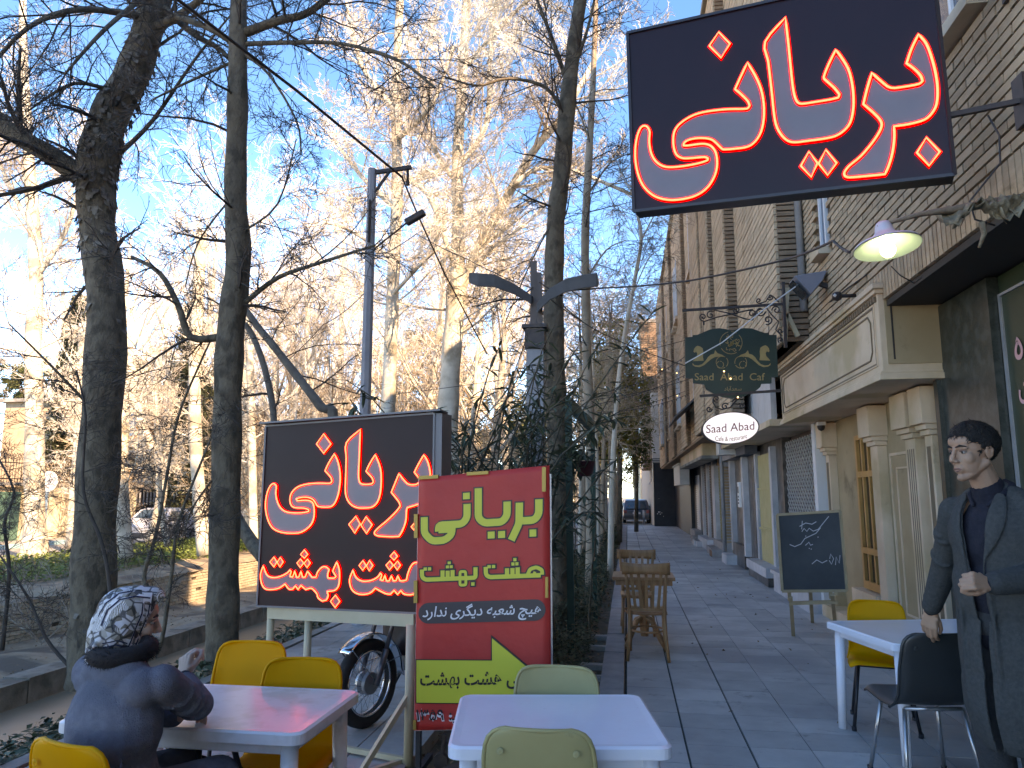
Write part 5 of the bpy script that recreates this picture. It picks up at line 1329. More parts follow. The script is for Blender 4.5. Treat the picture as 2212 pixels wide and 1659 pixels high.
def lettering(strokes, dots, w, ow, name, m_in, m_out, z0, fr=fb):
    for nm, m_, ex, dz in ((name + '_outline', m_out, ow, z0), (name, m_in, 0, z0 + .0022)):
        if m_ is None: continue
        for k, s in enumerate(strokes):
            mb = MB(); s, ww = (s[0], s[1]) if isinstance(s, tuple) else (s, w)
            stroke(mb, extend(s, ex) if ex else s, ww + 2 * ex, fr(dz + .00018 * k)); mb.build(nm, m_, bn, world=True, fixn=False)
        if dots:
            for k, (x0, y0, x1, y1) in enumerate(dots):
                mb = MB(); q = fr(dz + .00018 * (len(strokes) + k)); mb.add([q(x0 - ex, y0 - ex), q(x1 + ex, y0 - ex), q(x1 + ex, y1 + ex), q(x0 - ex, y1 + ex)], [(0, 1, 2, 3)])
                mb.build(nm + '_dot', m_, bn, world=True, fixn=False)
T1s = [[(1240, 733), (1240, 850), (1296, 908), (1390, 908), (1443, 870), (1448, 800)], [(1346, 842), (1346, 797), (1520, 797), (1556, 755), (1556, 655)], ([(1346, 838), (1446, 838)], 34),
       [(1638, 548), (1638, 760), (1680, 798), (1810, 798), (1846, 755), (1846, 655)], [(1934, 668), (1932, 815), (1876, 930)], [(1925, 797), (2040, 797), (2072, 755), (2072, 652)]]
T1d = [(1527, 575, 1576, 621), (1707, 862, 1757, 911), (1782, 862, 1832, 911), (2006, 862, 2054, 912)]
lettering(T1s, T1d, 52, 10, 'title', yel_m, blk_m, .003)
T2s = [[(1222, 1112), (1224, 1168), (1250, 1186), (1618, 1186), (1618, 1112)], [(1376, 1125), (1376, 1180)], [(1414, 1128), (1414, 1180)], [(1450, 1125), (1450, 1180)], ([(1505, 1186), (1505, 1138), (1545, 1138), (1548, 1186)], 20), ([(1505, 1190), (1505, 1235), (1548, 1235), (1548, 1190)], 20),
       [(1692, 1112), (1694, 1168), (1720, 1186), (2085, 1186)], [(1846, 1128), (1846, 1180)], [(1885, 1128), (1885, 1180)], [(1922, 1125), (1922, 1180)], ([(1990, 1186), (2010, 1140), (2055, 1128), (2095, 1150), (2095, 1182)], 26), ([(2035, 1186), (2045, 1160)], 20)]
T2d = [(1236, 1098, 1260, 1120), (1268, 1098, 1292, 1120), (1402, 1090, 1424, 1110), (1430, 1090, 1452, 1110), (1415, 1062, 1438, 1081), (1588, 1218, 1612, 1242), (1706, 1100, 1730, 1122), (1738, 1100, 1762, 1122), (1878, 1088, 1900, 1110), (1906, 1088, 1928, 1110), (1892, 1058, 1914, 1080)]
lettering(T2s, T2d, 30, 10, 'second_line', yel_m, blk_m, .003)
pill = [c8(668 + 60 - 60 * cos(a), 594 - 62 * sin(a)) for a in [pi / 2 * k / 6 - 0 for k in range(-6, 7)]]
pp_ = []
for k in range(13):
    a = -pi / 2 - pi * k / 12; pp_.append((728 + 60 * cos(a), 594 + 61 * sin(a)))
for k in range(13):
    a = pi / 2 - pi * k / 12; pp_.append((1352 + 60 * cos(a), 594 + 61 * sin(a)))
from mathutils.geometry import tessellate_polygon
def flat(poly, fr, name, m_):
    uv = [c8(*p) for p in poly]; tri = tessellate_polygon([[Vector((a, b_, 0)) for a, b_ in uv]])
    mb = MB(); mb.add([fr(*p) for p in uv], [tuple(t) for t in tri]); return mb.build(name, m_, bn, world=True, fixn=False)
def rect_grid(poly_fn, name, m_, lift): pass
flat(pp_, fb(.006), 'black_panel', mat('grey_black_print', (.04, .03, .036), .45))
def shaped(s): return ''.join(reversed(s))
ndr = shaped('\uFEEB\uFEF4\uFB7B') + ' ' ; 
line3 = shaped('\uFEAD\uFE8D\uFEAA\uFEE7'[::-1][::-1])
l3 = shaped('\uFEEB\uFEF4\uFB7B \uFEB7\uFECC\uFE92\uFEEA \uFEA9\uFEF3\uFB95\uFEAE\uFBFC \uFEE7\uFEAA\uFE8D\uFEAD\uFEA9')
mb = MB(); place_text(mb, l3, (695, 648, 1388, 545), lambda x, y: fb(.0095)(*c8(x + (600 - y) * .18, y)), offset=.012); build_islands(mb, 'letter', whp_m, bn)
mb = MB()
arrow = [(657, 866), (1105, 876), (1105, 748), (1402, 995), (1105, 1242), (1105, 1120), (657, 1114)]
flat([(650, 860), (1098, 870), (1098, 728), (1416, 995), (1098, 1260), (1098, 1126), (650, 1120)], fb(.006), 'arrow_outline', blk_m)
flat(arrow, fb(.0085), 'arrow', yel_m)
l4 = shaped('\uFE91\uFEAE\uFEF3\uFE8E\uFEE7\uFBFD \uFEEB\uFEB8\uFE96 \uFE91\uFEEC\uFEB8\uFE96')
mb = MB(); place_text(mb, l4, (680, 1040, 1385, 930), lambda x, y: fb(.0105)(*c8(x, y)), offset=.02); build_islands(mb, 'letter', blk_m, bn)
for off, m_, lf in ((.05, whp_m, .004), (.012, blk_m, .006)):
    mb = MB(); place_text(mb, '\u06f1\u06f3\u06f5\u06f9 :' + shaped('\uFEB1\uFEFF'.replace('\uFEFF', '\uFEF4')), (655 - off * 60, 1238 + off * 60, 1010 + off * 60, 1150 - off * 60), lambda x, y, lf=lf: fb(lf)(*c8(x, y)), offset=off); build_islands(mb, 'letter', m_, bn)
for (x0, y0, x1, y1) in ((1195, 432, 1345, 458), (1555, 428, 1712, 452), (2095, 428, 2122, 600), (1165, 708, 1192, 880), (1163, 1190, 1190, 1352), (2118, 1200, 2138, 1345), (1160, 2200, 1180, 2270)):
    mb = MB(); q = fb(.012); mb.add([q(x0, y0), q(x1, y0), q(x1, y1), q(x0, y1)] + [fb(-.01)(*p) for p in ((x0, y0), (x1, y0), (x1, y1), (x0, y1))], [(0, 1, 2, 3), (4, 5, 6, 7), (0, 1, 5, 4), (1, 2, 6, 5), (2, 3, 7, 6), (3, 0, 4, 7)])
    c_ = mb.build('clip', gold_m, bn, world=True)
for x in (bl.x + .02, br.x - .02):
    mb = MB(); mb.bar((x, bl.y + .03, 0.02), (x, bl.y + .03, bl.z + .02), .03); mb.bar((x, bl.y - .25, .03), (x, bl.y + .3, .03), .035); mb.build('leg', black_m, bn, world=True)
mb = MB(); mb.bar((bl.x + .25, bl.y - .1, .09), (bl.x + .42, bl.y + .3, .05), .12, .02); mb.build('base_plate', iron_m, bn, world=True)
for dx in (.1,):
    mb = MB(); mb.tube([(bl.x + .12, bl.y + .15, .05 + .0), (bl.x + .12, bl.y + .19, .05)], .045, 12); mb.bar((bl.x + .12, bl.y + .17, .05), (bl.x + .14, bl.y + .17, .2), .02); mb.build('caster', iron_m, bn, world=True)

# ---- cafe hanging signs
Yg = 9.35
hs = thing('hanging_sign', 'dark green shaped board with gold horses hanging from a scrolled iron bracket', 'sign', at(1580, 780, Yg))
green_m = mat('sign_green', (.008, .03, .022), .4, (.012, .038, .028), 4); goldp_m = mat('gold_print', (.32, .21, .08), .5, (.38, .26, .10), 9)
def gz(x, y): # crop [2600,1150,3200,1800], 2.5517 px per source px
    return ((x / 2.5517 + 2600) / 1.8228, (y / 2.5517 + 1150) / 1.8228)
def gp(x, y, dy=0.0):
    p = at(*gz(x, y), Yg); p.y = Yg; return Vector((p.x, Yg - dy, p.z))
outline = [(248, 455), (325, 450), (325, 432), (370, 430), (430, 405), (500, 375), (590, 362), (660, 372), (715, 388), (770, 375), (840, 362), (920, 365), (1000, 395), (1050, 410), (1090, 410), (1092, 430), (1168, 430), (1172, 600), (1185, 850), (1118, 855), (1118, 915), (1015, 920), (1005, 955), (970, 985), (900, 1020), (820, 1055), (720, 1068), (620, 1050), (530, 1015), (460, 975), (440, 925), (330, 912), (328, 865), (255, 862), (250, 650)]
W = [gp(*p) for p in outline]; tri = tessellate_polygon([[Vector((p.x, p.z, 0)) for p in W]]); n = len(W)
mb = MB(); mb.add(W + [p + Vector((0, .05, 0)) for p in W], [tuple(t) for t in tri] + [tuple(i + n for i in t) for t in tri] + [(i, (i + 1) % n, (i + 1) % n + n, i + n) for i in range(n)]); mb.build('board', green_m, hs, world=True)
def gfill(poly, name, dy=.004):
    W = [gp(*p, dy) for p in poly]; tri = tessellate_polygon([[Vector((p.x, p.z, 0)) for p in W]])
    mb = MB(); mb.add(W, [tuple(t) for t in tri]); mb.build(name, goldp_m, hs, world=True, fixn=False)
knight = [(325, 695), (345, 670), (365, 650), (372, 620), (360, 600), (345, 610), (333, 600), (340, 570), (358, 548), (375, 540), (400, 548), (425, 565), (432, 600), (428, 650), (435, 690)]
gfill(knight, 'horse_emblem'); gfill([(1430 - x, y - 5) for x, y in knight], 'horse_emblem')
sw = [(322, 712), (345, 735), (380, 738), (420, 725), (455, 690), (478, 655), (505, 630), (540, 620), (550, 585), (575, 615), (620, 630), (655, 655), (600, 648), (545, 655), (510, 675), (480, 700), (440, 735), (395, 755), (350, 750), (325, 735)]
gfill(sw, 'scroll_emblem'); gfill([(1430 - x, y) for x, y in sw], 'scroll_emblem')
mb = MB()
for (cx_, cy_, rr_) in ((710, 510, 112), (620, 705, 60), (808, 705, 60), (600, 730, 35), (830, 730, 35)):
    pts = [(cx_ + rr_ * cos(a * pi / 12), cy_ + rr_ * sin(a * pi / 12)) for a in range(24)]
    for i in range(24):
        if (i * 7) % 24 < 20: stroke(mb, [pts[i], pts[(i + 1) % 24]], 6, lambda x, y: gp(x, y, .004), 0)
rr2 = random.Random(5)
for k in range(34):
    a = rr2.random() * 6.28; q = rr2.random() * 90; x, y = 710 + q * cos(a), 510 + q * sin(a); b2 = rr2.random() * 6.28
    stroke(mb, [(x, y), (x + 20 * cos(b2), y + 20 * sin(b2)), (x + 30 * cos(b2 + 1), y + 30 * sin(b2 + 1))], 7, lambda x, y: gp(x, y, .005), 0)
mb.build('filigree', goldp_m, hs, world=True, fixn=False, kind='stuff')
mb = MB(); place_text(mb, 'Saad  Abad  Caf', (345, 888, 1050, 815), lambda x, y: gp(x, y, .004), offset=.004); build_islands(mb, 'letter', goldp_m, hs)
mb = MB(); place_text(mb, shaped('\uFEB3\uFECC\uFEAA\uFE81\uFE91\uFE8E\uFEA9'), (640, 1000, 815, 945), lambda x, y: gp(x, y, .004)); build_islands(mb, 'letter', goldp_m, hs)
def spiral(cx_, cy_, r0, r1, a0, turns, n=22):
    return [(cx_ + (r0 + (r1 - r0) * i / n) * cos(a0 + turns * 2 * pi * i / n), cy_ + (r0 + (r1 - r0) * i / n) * sin(a0 + turns * 2 * pi * i / n)) for i in range(n + 1)]
br_ = thing('iron_bracket', 'scrolled wrought iron bracket holding the dark green cafe board', 'bracket', gp(1240, 300))
mb = MB(); mb.bar(gp(220, 185, 0), gp(1235, 120, 0), .03); mb.build('top_bar', iron_m, br_, world=True)
mb = MB(); mb.bar(gp(1235, -100, 0), gp(1260, 560, 0), .035); mb.build('wall_bar', iron_m, br_, world=True)
mb = MB(); mb.bar(gp(1290, -60, -.1), gp(1270, 470, -.1), .05); mb.bar(gp(1290, 200, -.1), gp(1400, 430, -.1), .05); mb.build('wooden_prop', beige_paint, br_, world=True)
for s in (spiral(430, 250, 40, 8, 1.5, 1.3), spiral(505, 230, 42, 8, -1.2, -1.2), spiral(770, 180, 38, 6, 2, 1.2), spiral(920, 215, 40, 8, .5, -1.2), [(430, 300), (560, 255), (700, 225), (850, 190), (930, 175)], [(540, 180), (700, 215), (850, 270), (930, 280), (950, 200), (1010, 170)],
          spiral(1005, 195, 50, 8, 0, 1.5), spiral(1080, 280, 48, 8, 2, -1.4), spiral(990, 85, 28, 6, 1, 1.2), spiral(1105, 50, 32, 6, 2.5, -1.2), [(1000, 115), (1060, 95), (1080, 60), (1130, 40), (1190, 100)], spiral(1165, 180, 44, 8, 3, 1.3), [(1060, 150), (1120, 230), (1190, 300), (1160, 380), (1210, 430), (1215, 480)], spiral(1205, 390, 25, 6, 0, 1.2), spiral(1210, 480, 30, 6, 2, 1.2), [(438, 290), (438, 330)]):
    mb = MB(); mb.tube([gp(*p) for p in s], .009, 5); mb.build('scroll', iron_m, br_, world=True, smooth=True)
for xx in (430, 1090):
    mb = MB(); mb.bar(gp(xx, 190), gp(xx, 432), .008); mb.build('hanger', iron_m, br_, world=True)
lb_ = thing('iron_bracket', 'lower iron bar with scrolls between the green board and the oval sign', 'bracket', gp(1000, 1000))
mb = MB(); mb.bar(gp(395, 1045), gp(1215, 990), .03); mb.build('bar', iron_m, lb_, world=True)
for s in (spiral(565, 1070, 32, 6, 2, 1.2), [(530, 1070), (530, 1110), (560, 1160), (620, 1180), (700, 1160), (770, 1080), (760, 1060)], spiral(490, 1175, 32, 6, 0, 1.2), spiral(650, 1150, 38, 8, -.5, -1.2), spiral(820, 1140, 30, 6, 0, 1.2), [(720, 1100), (760, 1060)]):
    mb = MB(); mb.tube([gp(*p) for p in s], .009, 5); mb.build('scroll', iron_m, lb_, world=True, smooth=True)
ov = thing('oval_sign', 'small lit white oval sign with dark red lettering under the green board', 'sign', gp(700, 1370))
def ell(a, k, dy): return gp(700 + 285 * k * cos(a) + 0, 1370 + 160 * k * sin(a) + 0 * k, dy)
def ellw(a, k, dy):
    x = 288 * k * cos(a); y = 160 * k * sin(a); return gp(700 + x, 1370 + y - .05 * x, dy)
n = 48
mb = MB(); A = [ellw(2 * pi * i / n, 1, .06) for i in range(n)]; B = [ellw(2 * pi * i / n, 1, -.06) for i in range(n)]; mb.add(A + B, [tuple(range(n)), tuple(range(n, 2 * n))] + [(i, (i + 1) % n, (i + 1) % n + n, i + n) for i in range(n)]); mb.build('rim', black_m, ov, world=True)
mb = MB(); A = [ellw(2 * pi * i / n, .955, .064) for i in range(n)]; mb.add(A, [tuple(range(n))]); mb.build('lit_face', mat('lit_acrylic', (.75, .8, .9), .4, emit=(.72, .82, 1.0), estr=.13), ov, world=True, fixn=False)
mar_m = mat('maroon_print', (.12, .01, .05), .5)
mb = MB(); place_text(mb, 'Saad Abad', (455, 1405, 935, 1322), lambda x, y: gp(x, y - .075 * (x - 700), .068)); build_islands(mb, 'letter', mar_m, ov)
mb = MB()
for (x0, y0) in ((458, 1412), (700, 1412), (770, 1395)): pass
place_text(mb, 'Cafe & resturant', (545, 1496, 862, 1450), lambda x, y: gp(x, y - .08 * (x - 700) - ((x - 700) / 160) ** 2 * 16 + 4, .068)); build_islands(mb, 'letter', iron_m, ov)

# ------------------------------------------------------------------ street furniture
lp = thing('street_lamp', 'street lamp with two curved dark wings on a grey post amid the oleanders', 'street lamp', (-.97, 8.2, 0))
Yl = 8.2
def L_(px, py, dy=0): p = at(px, py, Yl); return Vector((p.x, Yl + dy, p.z))
a = L_(1157, 705); mb = MB(); mb.span((a.x - .095, Yl - .095, 0), (a.x + .095, Yl + .095, a.z)); mb.build('post', mat('lamp_post', (.26, .27, .29), .6, (.34, .35, .37), 6), lp, world=True)
mb = MB(); mb.span((a.x - .14, Yl - .14, a.z - .04), (a.x + .14, Yl + .14, a.z)); mb.span((a.x - .11, Yl - .11, a.z - .28), (a.x + .11, Yl + .11, a.z - .05)); mb.build('collar', iron_m, lp, world=True)
mb = MB()
for px in (1152, 1166):
    b_ = L_(px, 705); c_ = L_(px + (1 if px < 1160 else -3), 565 if px < 1160 else 590); mb.bar(b_, c_, .045, .07)
mb.build('mast', mat('lamp_iron', (.11, .08, .07), .6), lp, world=True)
wing_m = mat('lamp_wing', (.075, .07, .07), .6, (.05, .047, .048), 5)
for side, pts in ((-1, [(1152, 650), (1115, 628), (1075, 612), (1040, 610), (1018, 603)]), (1, [(1162, 668), (1190, 640), (1225, 622), (1262, 614), (1292, 610)])):
    mb = MB(); C = [L_(*p) for p in pts]; wd = [.13, .2, .26, .28, .18] if side < 0 else [.15, .23, .27, .28, .28]
    V = []
    for i, c_ in enumerate(C):
        w_ = wd[i]
        for (dy, dz) in ((-w_ * .8, -.035 - w_ * .28), (w_ * .8, .035), (w_ * .8, .075), (-w_ * .8, .02 + w_ * .1)): V.append(c_ + Vector((0, dy, dz)))
    F = [(0, 1, 2, 3), (16, 19, 18, 17)]
    for i in range(4):
        for k in range(4): F.append((i * 4 + k, i * 4 + (k + 1) % 4, (i + 1) * 4 + (k + 1) % 4, (i + 1) * 4 + k))
    mb.add(V, F); mb.build('wing', wing_m, lp, world=True, bevel=.012)
mb = MB(); mb.tube([L_(1153, 622, -.05), L_(1120, 650, -.05), L_(1100, 670, -.05)], .008, 5); mb.tube([L_(1166, 612, -.05), L_(1185, 625, -.05), L_(1215, 640, 0)], .008, 5); mb.build('stay', iron_m, lp, world=True)
far_l = copy_tree(lp, loc=(at(893, 1069, 27).x, 27, -.2), label='smaller distant two-winged street lamp above the lower neon board')
# concrete / steel pole with arm
Yp = 9.3
po = thing('utility_pole', 'tall grey pole with a short bracket arm carrying overhead cables', 'pole', (-3.39, Yp, 0))
mb = MB(); mb.tube([(-3.39, Yp, -.2), (-3.39, Yp, 6.08)], [.09, .062], 8); mb.build('post', mat('pole_grey', (.27, .27, .30), .6, (.33, .33, .36), 5), po, world=True)
mb = MB(); mb.bar((-3.36, Yp, 6.03), (-2.83, Yp, 6.07), .05); mb.bar((-3.34, Yp, 5.75), (-3.14, Yp, 6.03), .03); mb.build('bracket', iron_m, po, world=True)
mb = MB(); mb.cyl((-2.88, Yp, 5.86), (-2.88, Yp, 6.05), .02, 8); mb.lathe([(.0, 0), (.035, .02), (.02, .04), (.035, .06), (.0, .09)], (-2.88, Yp, 5.8), 10); mb.build('insulator', iron_m, po, world=True, smooth=True)
mb = MB(); mb.tube([(-3.38, Yp - .09, z) for z in (5.6, 5.3, 5.0)], .02, 6); mb.tube([(-3.33 + .05 * cos(k), Yp - .08 + .05 * sin(k), 5.55 - k * .02) for k in range(14)], .006, 5); mb.build('cable_loops', iron_m, po, world=True)
def wire(name, lab, pts, rad, sag=.0, n=10, m_=None, smooth_=True):
    Q = []
    for i in range(len(pts) - 1):
        a, b_ = Vector(pts[i]), Vector(pts[i + 1])
        for k in range(n): t = k / n; p = a.lerp(b_, t); p.z -= sag * 4 * t * (1 - t); Q.append(p)
    Q.append(Vector(pts[-1]))
    return tag(MB().tube(Q, rad, 6).build(name, m_ or iron_m, smooth=smooth_), lab, 'cable')
wire('power_cable', 'thick black overhead cable running from the top left down to the pole arm', [at(330, -50, 5.2), at(385, 0, 5.5), at(640, 195, 7.2), at(868, 382, Yp)], .017, .0)
wire('power_cable', 'black cable dropping from the pole arm towards the oleanders', [at(868, 382, Yp), at(905, 470, 10), at(960, 590, 11), at(1052, 765, 13)], .013)
wire('power_cable', 'thin wire from the pole past the box down to the street lamp', [at(808, 560, Yp), at(900, 505, 9.6), at(1010, 560, 9), at(1155, 625, 8.3)], .006, .02)
wire('power_cable', 'long thin wire crossing from the street lamp to the brick wall under the bulb', [at(1170, 628, 8.2), at(1300, 622, 8), at(1480, 608, 7), at(1700, 560, 6), at(1800, 520, 5), at(1835, 545, 4.5)], .009, .01)
wire('power_cable', 'thin slack wire running from the street lamp down to the green cafe board', [at(1180, 640, 8.2), at(1300, 720, 9), at(1480, 790, 9.3)], .006, .02)
wire('power_cable', 'thin diagonal white cord in front of the green cafe board', [at(1480, 785, 9.1), at(1560, 740, 9.0), at(1655, 665, 8.8), at(1745, 600, 8.5)], .007, .0, m_=whiteframe_m)
wire('power_cable', 'thin wire sloping down from the pole through the bare crowns', [at(790, 630, Yp), at(700, 700, 10), at(560, 830, 12), at(380, 870, 14)], .006, .05)
bxl = thing('pole_lamp_box', 'small dark lamp head on a thin curved arm beside the grey pole', 'street lamp', at(895, 475, Yp))
p0 = at(897, 470, Yp); mb = MB(); mb.bar(p0 + Vector((-.13, 0, -.07)), p0 + Vector((.13, 0, .07)), .1, .09); mb.build('head', iron_m, bxl, world=True, bevel=.02)
mb = MB(); mb.tube([at(800, 545, Yp), at(830, 520, Yp), at(862, 495, Yp), p0 + Vector((-.1, 0, -.05))], .012, 6); mb.build('arm', iron_m, bxl, world=True)
# green posts with beam
gpst = mat('green_post', (.012, .06, .045), .5, (.02, .08, .06), 4)
g1 = thing('green_arbour', 'dark green metal posts joined by a sloping beam beside the bed', 'arbour', at(1232, 1400, 8.4))
Yq = 8.4
mb = MB(); a = at(1228, 870, Yq); mb.bar((a.x, Yq, -.1), (a.x, Yq, a.z), .075); mb.build('post', gpst, g1, world=True)
b_ = at(1280, 925, 10.5); mb = MB(); mb.bar((b_.x, 10.5, -.1), (b_.x, 10.5, b_.z), .06); mb.build('post', gpst, g1, world=True)
mb = MB(); mb.bar((a.x, Yq, a.z), (b_.x, 10.5, b_.z), .07, .13); mb.build('beam', gpst, g1, world=True)
rp = thing('flower_pot', 'dark red hanging pot with trailing leaves on the green post', 'pot', at(1265, 1010, 8.6))
c_ = at(1265, 1010, 8.6); mb = MB(); mb.lathe([(0, -.1), (.075, -.1), (.11, .06), (.12, .07), (.10, .07), (.0, .05)], c_, 16); mb.build('pot', mat('pot_red', (.09, .015, .022), .5), rp, world=True, smooth=True)
lbm = MB(); leaf_cloud(lbm, [c_ + Vector((0, 0, .1)), c_ + Vector((-.12, -.05, .1)), c_ + Vector((-.2, 0, .0))], .07, 40, random.Random(9), .17); lbm.build('leaves', leaf_olean_m, rp, world=True, kind='stuff', fixn=False)
mb = MB(); mb.bar(c_ + Vector((0, 0, .07)), c_ + Vector((-.05, 0, .42)), .008); mb.build('hanger', iron_m, rp, world=True)
# dark thin stakes by the kerb, bollards
for k, (px, py, h) in enumerate(((1339, 1135, 2.0), (1343, 1128, 1.9))):
    p = onz(px, py + 4, -.05); mb = MB(); mb.cyl(p, p + Vector((0, 0, h)), .025, 8)
    tag(mb.build('iron_stake', iron_m, smooth=True), ['nearer thin black stake beside the far end of the pavement', 'farther thin black stake beside the far end of the pavement'][k], 'post')
for k, px in enumerate((1372, 1391)):
    p = onz(px, 1133.5, 0); mb = MB(); mb.tube([p, p + Vector((0, 0, .75)), p + Vector((0, 0, .8))], [.055, .055, .03], 12)
    tag(mb.build('bollard', metal_m, smooth=True), ['left grey bollard in front of the parked hatchback', 'right grey bollard in front of the parked hatchback'][k], 'bollard')
# lamp over the shop
Yb = 4.3
bu = thing('shade_lamp', 'lit bulb under a wide enamel shade hanging from a crooked stick', 'lamp', at(1917, 540, Yb))
def B_(px, py, y=Yb): return at(px, py, y)
c_ = B_(1917, 535); tiltm = Euler((radians(-8), radians(-3), 0)).to_matrix()
shade_m = mat('enamel_shade', (.50, .50, .54), .35); shade_in = mat('enamel_inside', (.42, .68, .52), .4)
mb = MB(); prof = [(.178, 0), (.172, .012), (.10, .045), (.062, .075), (.05, .10), (.044, .13), (.036, .15), (.0, .152)]
mb.lathe([(r_, z_ + .004) for r_, z_ in prof], c_, 32, tiltm); mb.build('shade', shade_m, bu, world=True, smooth=True)
mb = MB(); mb.lathe([(.176, -.001), (.10, .036), (.058, .066), (.0, .07)], c_, 32, tiltm); mb.build('shade_inside', shade_in, bu, world=True, smooth=True)
mb = MB(); mb.lathe([(0, -.058), (.022, -.052), (.036, -.036), (.042, -.014), (.037, .006), (.024, .024), (.02, .05)], c_ + Vector((.0, 0, -.0)), 20, tiltm); mb.build('bulb', mat('lit_bulb', (1, 1, 1), .3, emit=(1, 1, .96), estr=2.2), bu, world=True, smooth=True)
pl = bpy.data.lights.new('bulb_light', 'POINT'); pl.energy = 0.03; pl.color = (1, .97, .85); pl.shadow_soft_size = .04
plo = bpy.data.objects.new('bulb_light', pl); COL.objects.link(plo); plo.parent = bu; plo.location = Vector((0, 0, -.085)) + (c_ - Vector(bu.location))
stick = MB(); SP = [B_(1895, 490), B_(1930, 478), B_(1990, 462), B_(2060, 452), B_(2130, 440, 4.35), B_(2230, 425, 4.45)]
stick.tube(SP, [.008, .012, .016, .022, .028, .03], 7)
tag(stick.build('crooked_stick', mat('weathered_wood', (.16, .11, .075), .9, (.25, .18, .13), 6, .6, 30), smooth=True), 'weathered crooked stick holding up the enamel lamp', 'stick')
rag = thing('wrapped_cloth', 'ragged brown cloth and wire bundle tied along the crooked stick', 'cloth', B_(2110, 470))
ragm = mat('rag', (.15, .115, .075), .95, (.30, .24, .16), 14, .8, 40)
mb = MB(); r = random.Random(3)
for q in range(7):
    mb.grid(lambda a, b_, q=q: B_(2025 + q * 26 + a * 45, 450 - q * 4 + b_ * (26 + 22 * sin(q * 1.3 + a * 3)) + 8 * sin(a * 9 + q)) + Vector((0, .04 * sin(b_ * 5 + q) - .02 * b_, 0)), 6, 6)
mb.build('cloth', ragm, rag, world=True, smooth=True, solid=.004)
mb = MB(); mb.tube([B_(2120, 480), B_(2126, 505), B_(2115, 535)], [.018, .014, .008], 6); mb.build('tail', ragm, rag, world=True, smooth=True)
mb = MB(); mb.tube([B_(1925, 575), B_(1945, 595), B_(1975, 612, 4.6), B_(1990, 600, 5)], .004, 5); mb.build('loose_wire', iron_m, rag, world=True)
# floodlight + small camera on the wall
fl_ = thing('floodlight', 'grey wedge-shaped floodlight on the brick wall above the stone fascia', 'floodlight', onx(1750, 615, 2.25))
Yf = 8.6; c_ = at(1745, 612, Yf)
mb = MB(); mb.add([c_ + Vector(v) for v in ((-.17, -.13, .06), (.0, -.13, -.16), (.0, .17, -.16), (-.17, .17, .06), (.2, -.08, .12), (.14, -.08, -.0), (.14, .12, .0), (.2, .12, .12))], [(0, 1, 2, 3), (4, 5, 6, 7), (0, 1, 5, 4), (1, 2, 6, 5), (2, 3, 7, 6), (3, 0, 4, 7)])
mb.build('housing', mat('flood_grey', (.22, .23, .27), .5), fl_, world=True, bevel=.01)
mb = MB(); mb.add([c_ + Vector(v) for v in ((-.172, -.105, .03), (-.025, -.105, -.15), (-.025, .145, -.15), (-.172, .145, .03))], [(0, 1, 2, 3)]); mb.v = [tuple(Vector(v) + Vector((-.012, 0, -.012))) for v in mb.v]; mb.build('lens', mat('flood_lens', (.02, .025, .03), .15), fl_, world=True, fixn=False)
mb = MB(); mb.bar(c_ + Vector((.1, 0, 0)), (2.31, Yf, c_.z - .05), .05); mb.build('mount', iron_m, fl_, world=True)
sc_ = thing('wall_camera', 'small round black security camera on the brick wall beside the floodlight', 'camera', at(1805, 640, 7.8))
c_ = at(1808, 640, 7.6); mb = MB(); mb.lathe([(0, -.05), (.04, -.035), (.05, 0), (.04, .035), (0, .05)], c_, 12); mb.bar(c_, (2.3, 7.6, c_.z), .03); mb.build('body', iron_m, sc_, world=True, smooth=True)
mb = MB(); mb.lathe([(0, -.02), (.02, 0), (0, .02)], c_ + Vector((-.03, -.04, 0)), 8); mb.build('lens', whiteframe_m, sc_, world=True, smooth=True)
wire('power_cable', 'thin dark cable stapled along the brick wall above the fascia', [(2.285, 8.5, 3.75), (2.285, 7.8, 3.72), (2.285, 7.2, 3.68), (2.285, 9.5, 3.6)][:3], .006)
dl = thing('dome_camera', 'black dome camera under the stone fascia soffit near the lattice grille', 'camera', (2.5, 10.9, 2.6))
mb = MB(); mb.lathe([(.05, .05), (.05, .02), (.035, -.01), (0, -.025)], (2.62, 10.55, 2.5), 12); mb.build('dome', iron_m, dl, world=True, smooth=True)
mb = MB(); mb.span((2.57, 10.5, 2.55), (2.67, 10.6, 2.6)); mb.build('base', white_m, dl, world=True)
# string lights
sl = thing('string_lights', 'sagging strings of tiny warm bulbs across the pavement beyond the cafe signs', 'lights', (0.9, 16, 3.4))
wb_ = MB(); bb = MB()
for k, (a0, a1, Ya, Yb2) in enumerate((((1290, 850), (1480, 770), 13, 14), ((1240, 880), (1500, 800), 13, 15), ((1180, 870), (1500, 815), 14, 16), ((1280, 890), (1490, 850), 15, 17), ((1200, 905), (1480, 845), 15, 18), ((860, 850), (1480, 735), 14, 15))):
    A = at(*a0, Ya); B = at(*a1, Yb2); Q = []
    for i in range(21): t = i / 20; p = A.lerp(B, t); p.z -= .12 * 4 * t * (1 - t); Q.append(p)
    wb_.tube(Q, .006, 4)
    if k < 5:
        for i in range(1, 20, 1): bb.lathe([(0, -.05), (.016, -.035), (.012, -.01), (0, 0)], Q[i], 6)
wb_.build('wires', iron_m, sl, world=True, fixn=False)
bb.build('unlit_bulbs', mat('small_bulbs', (.16, .12, .09), .4), sl, world=True, fixn=False, kind='stuff')
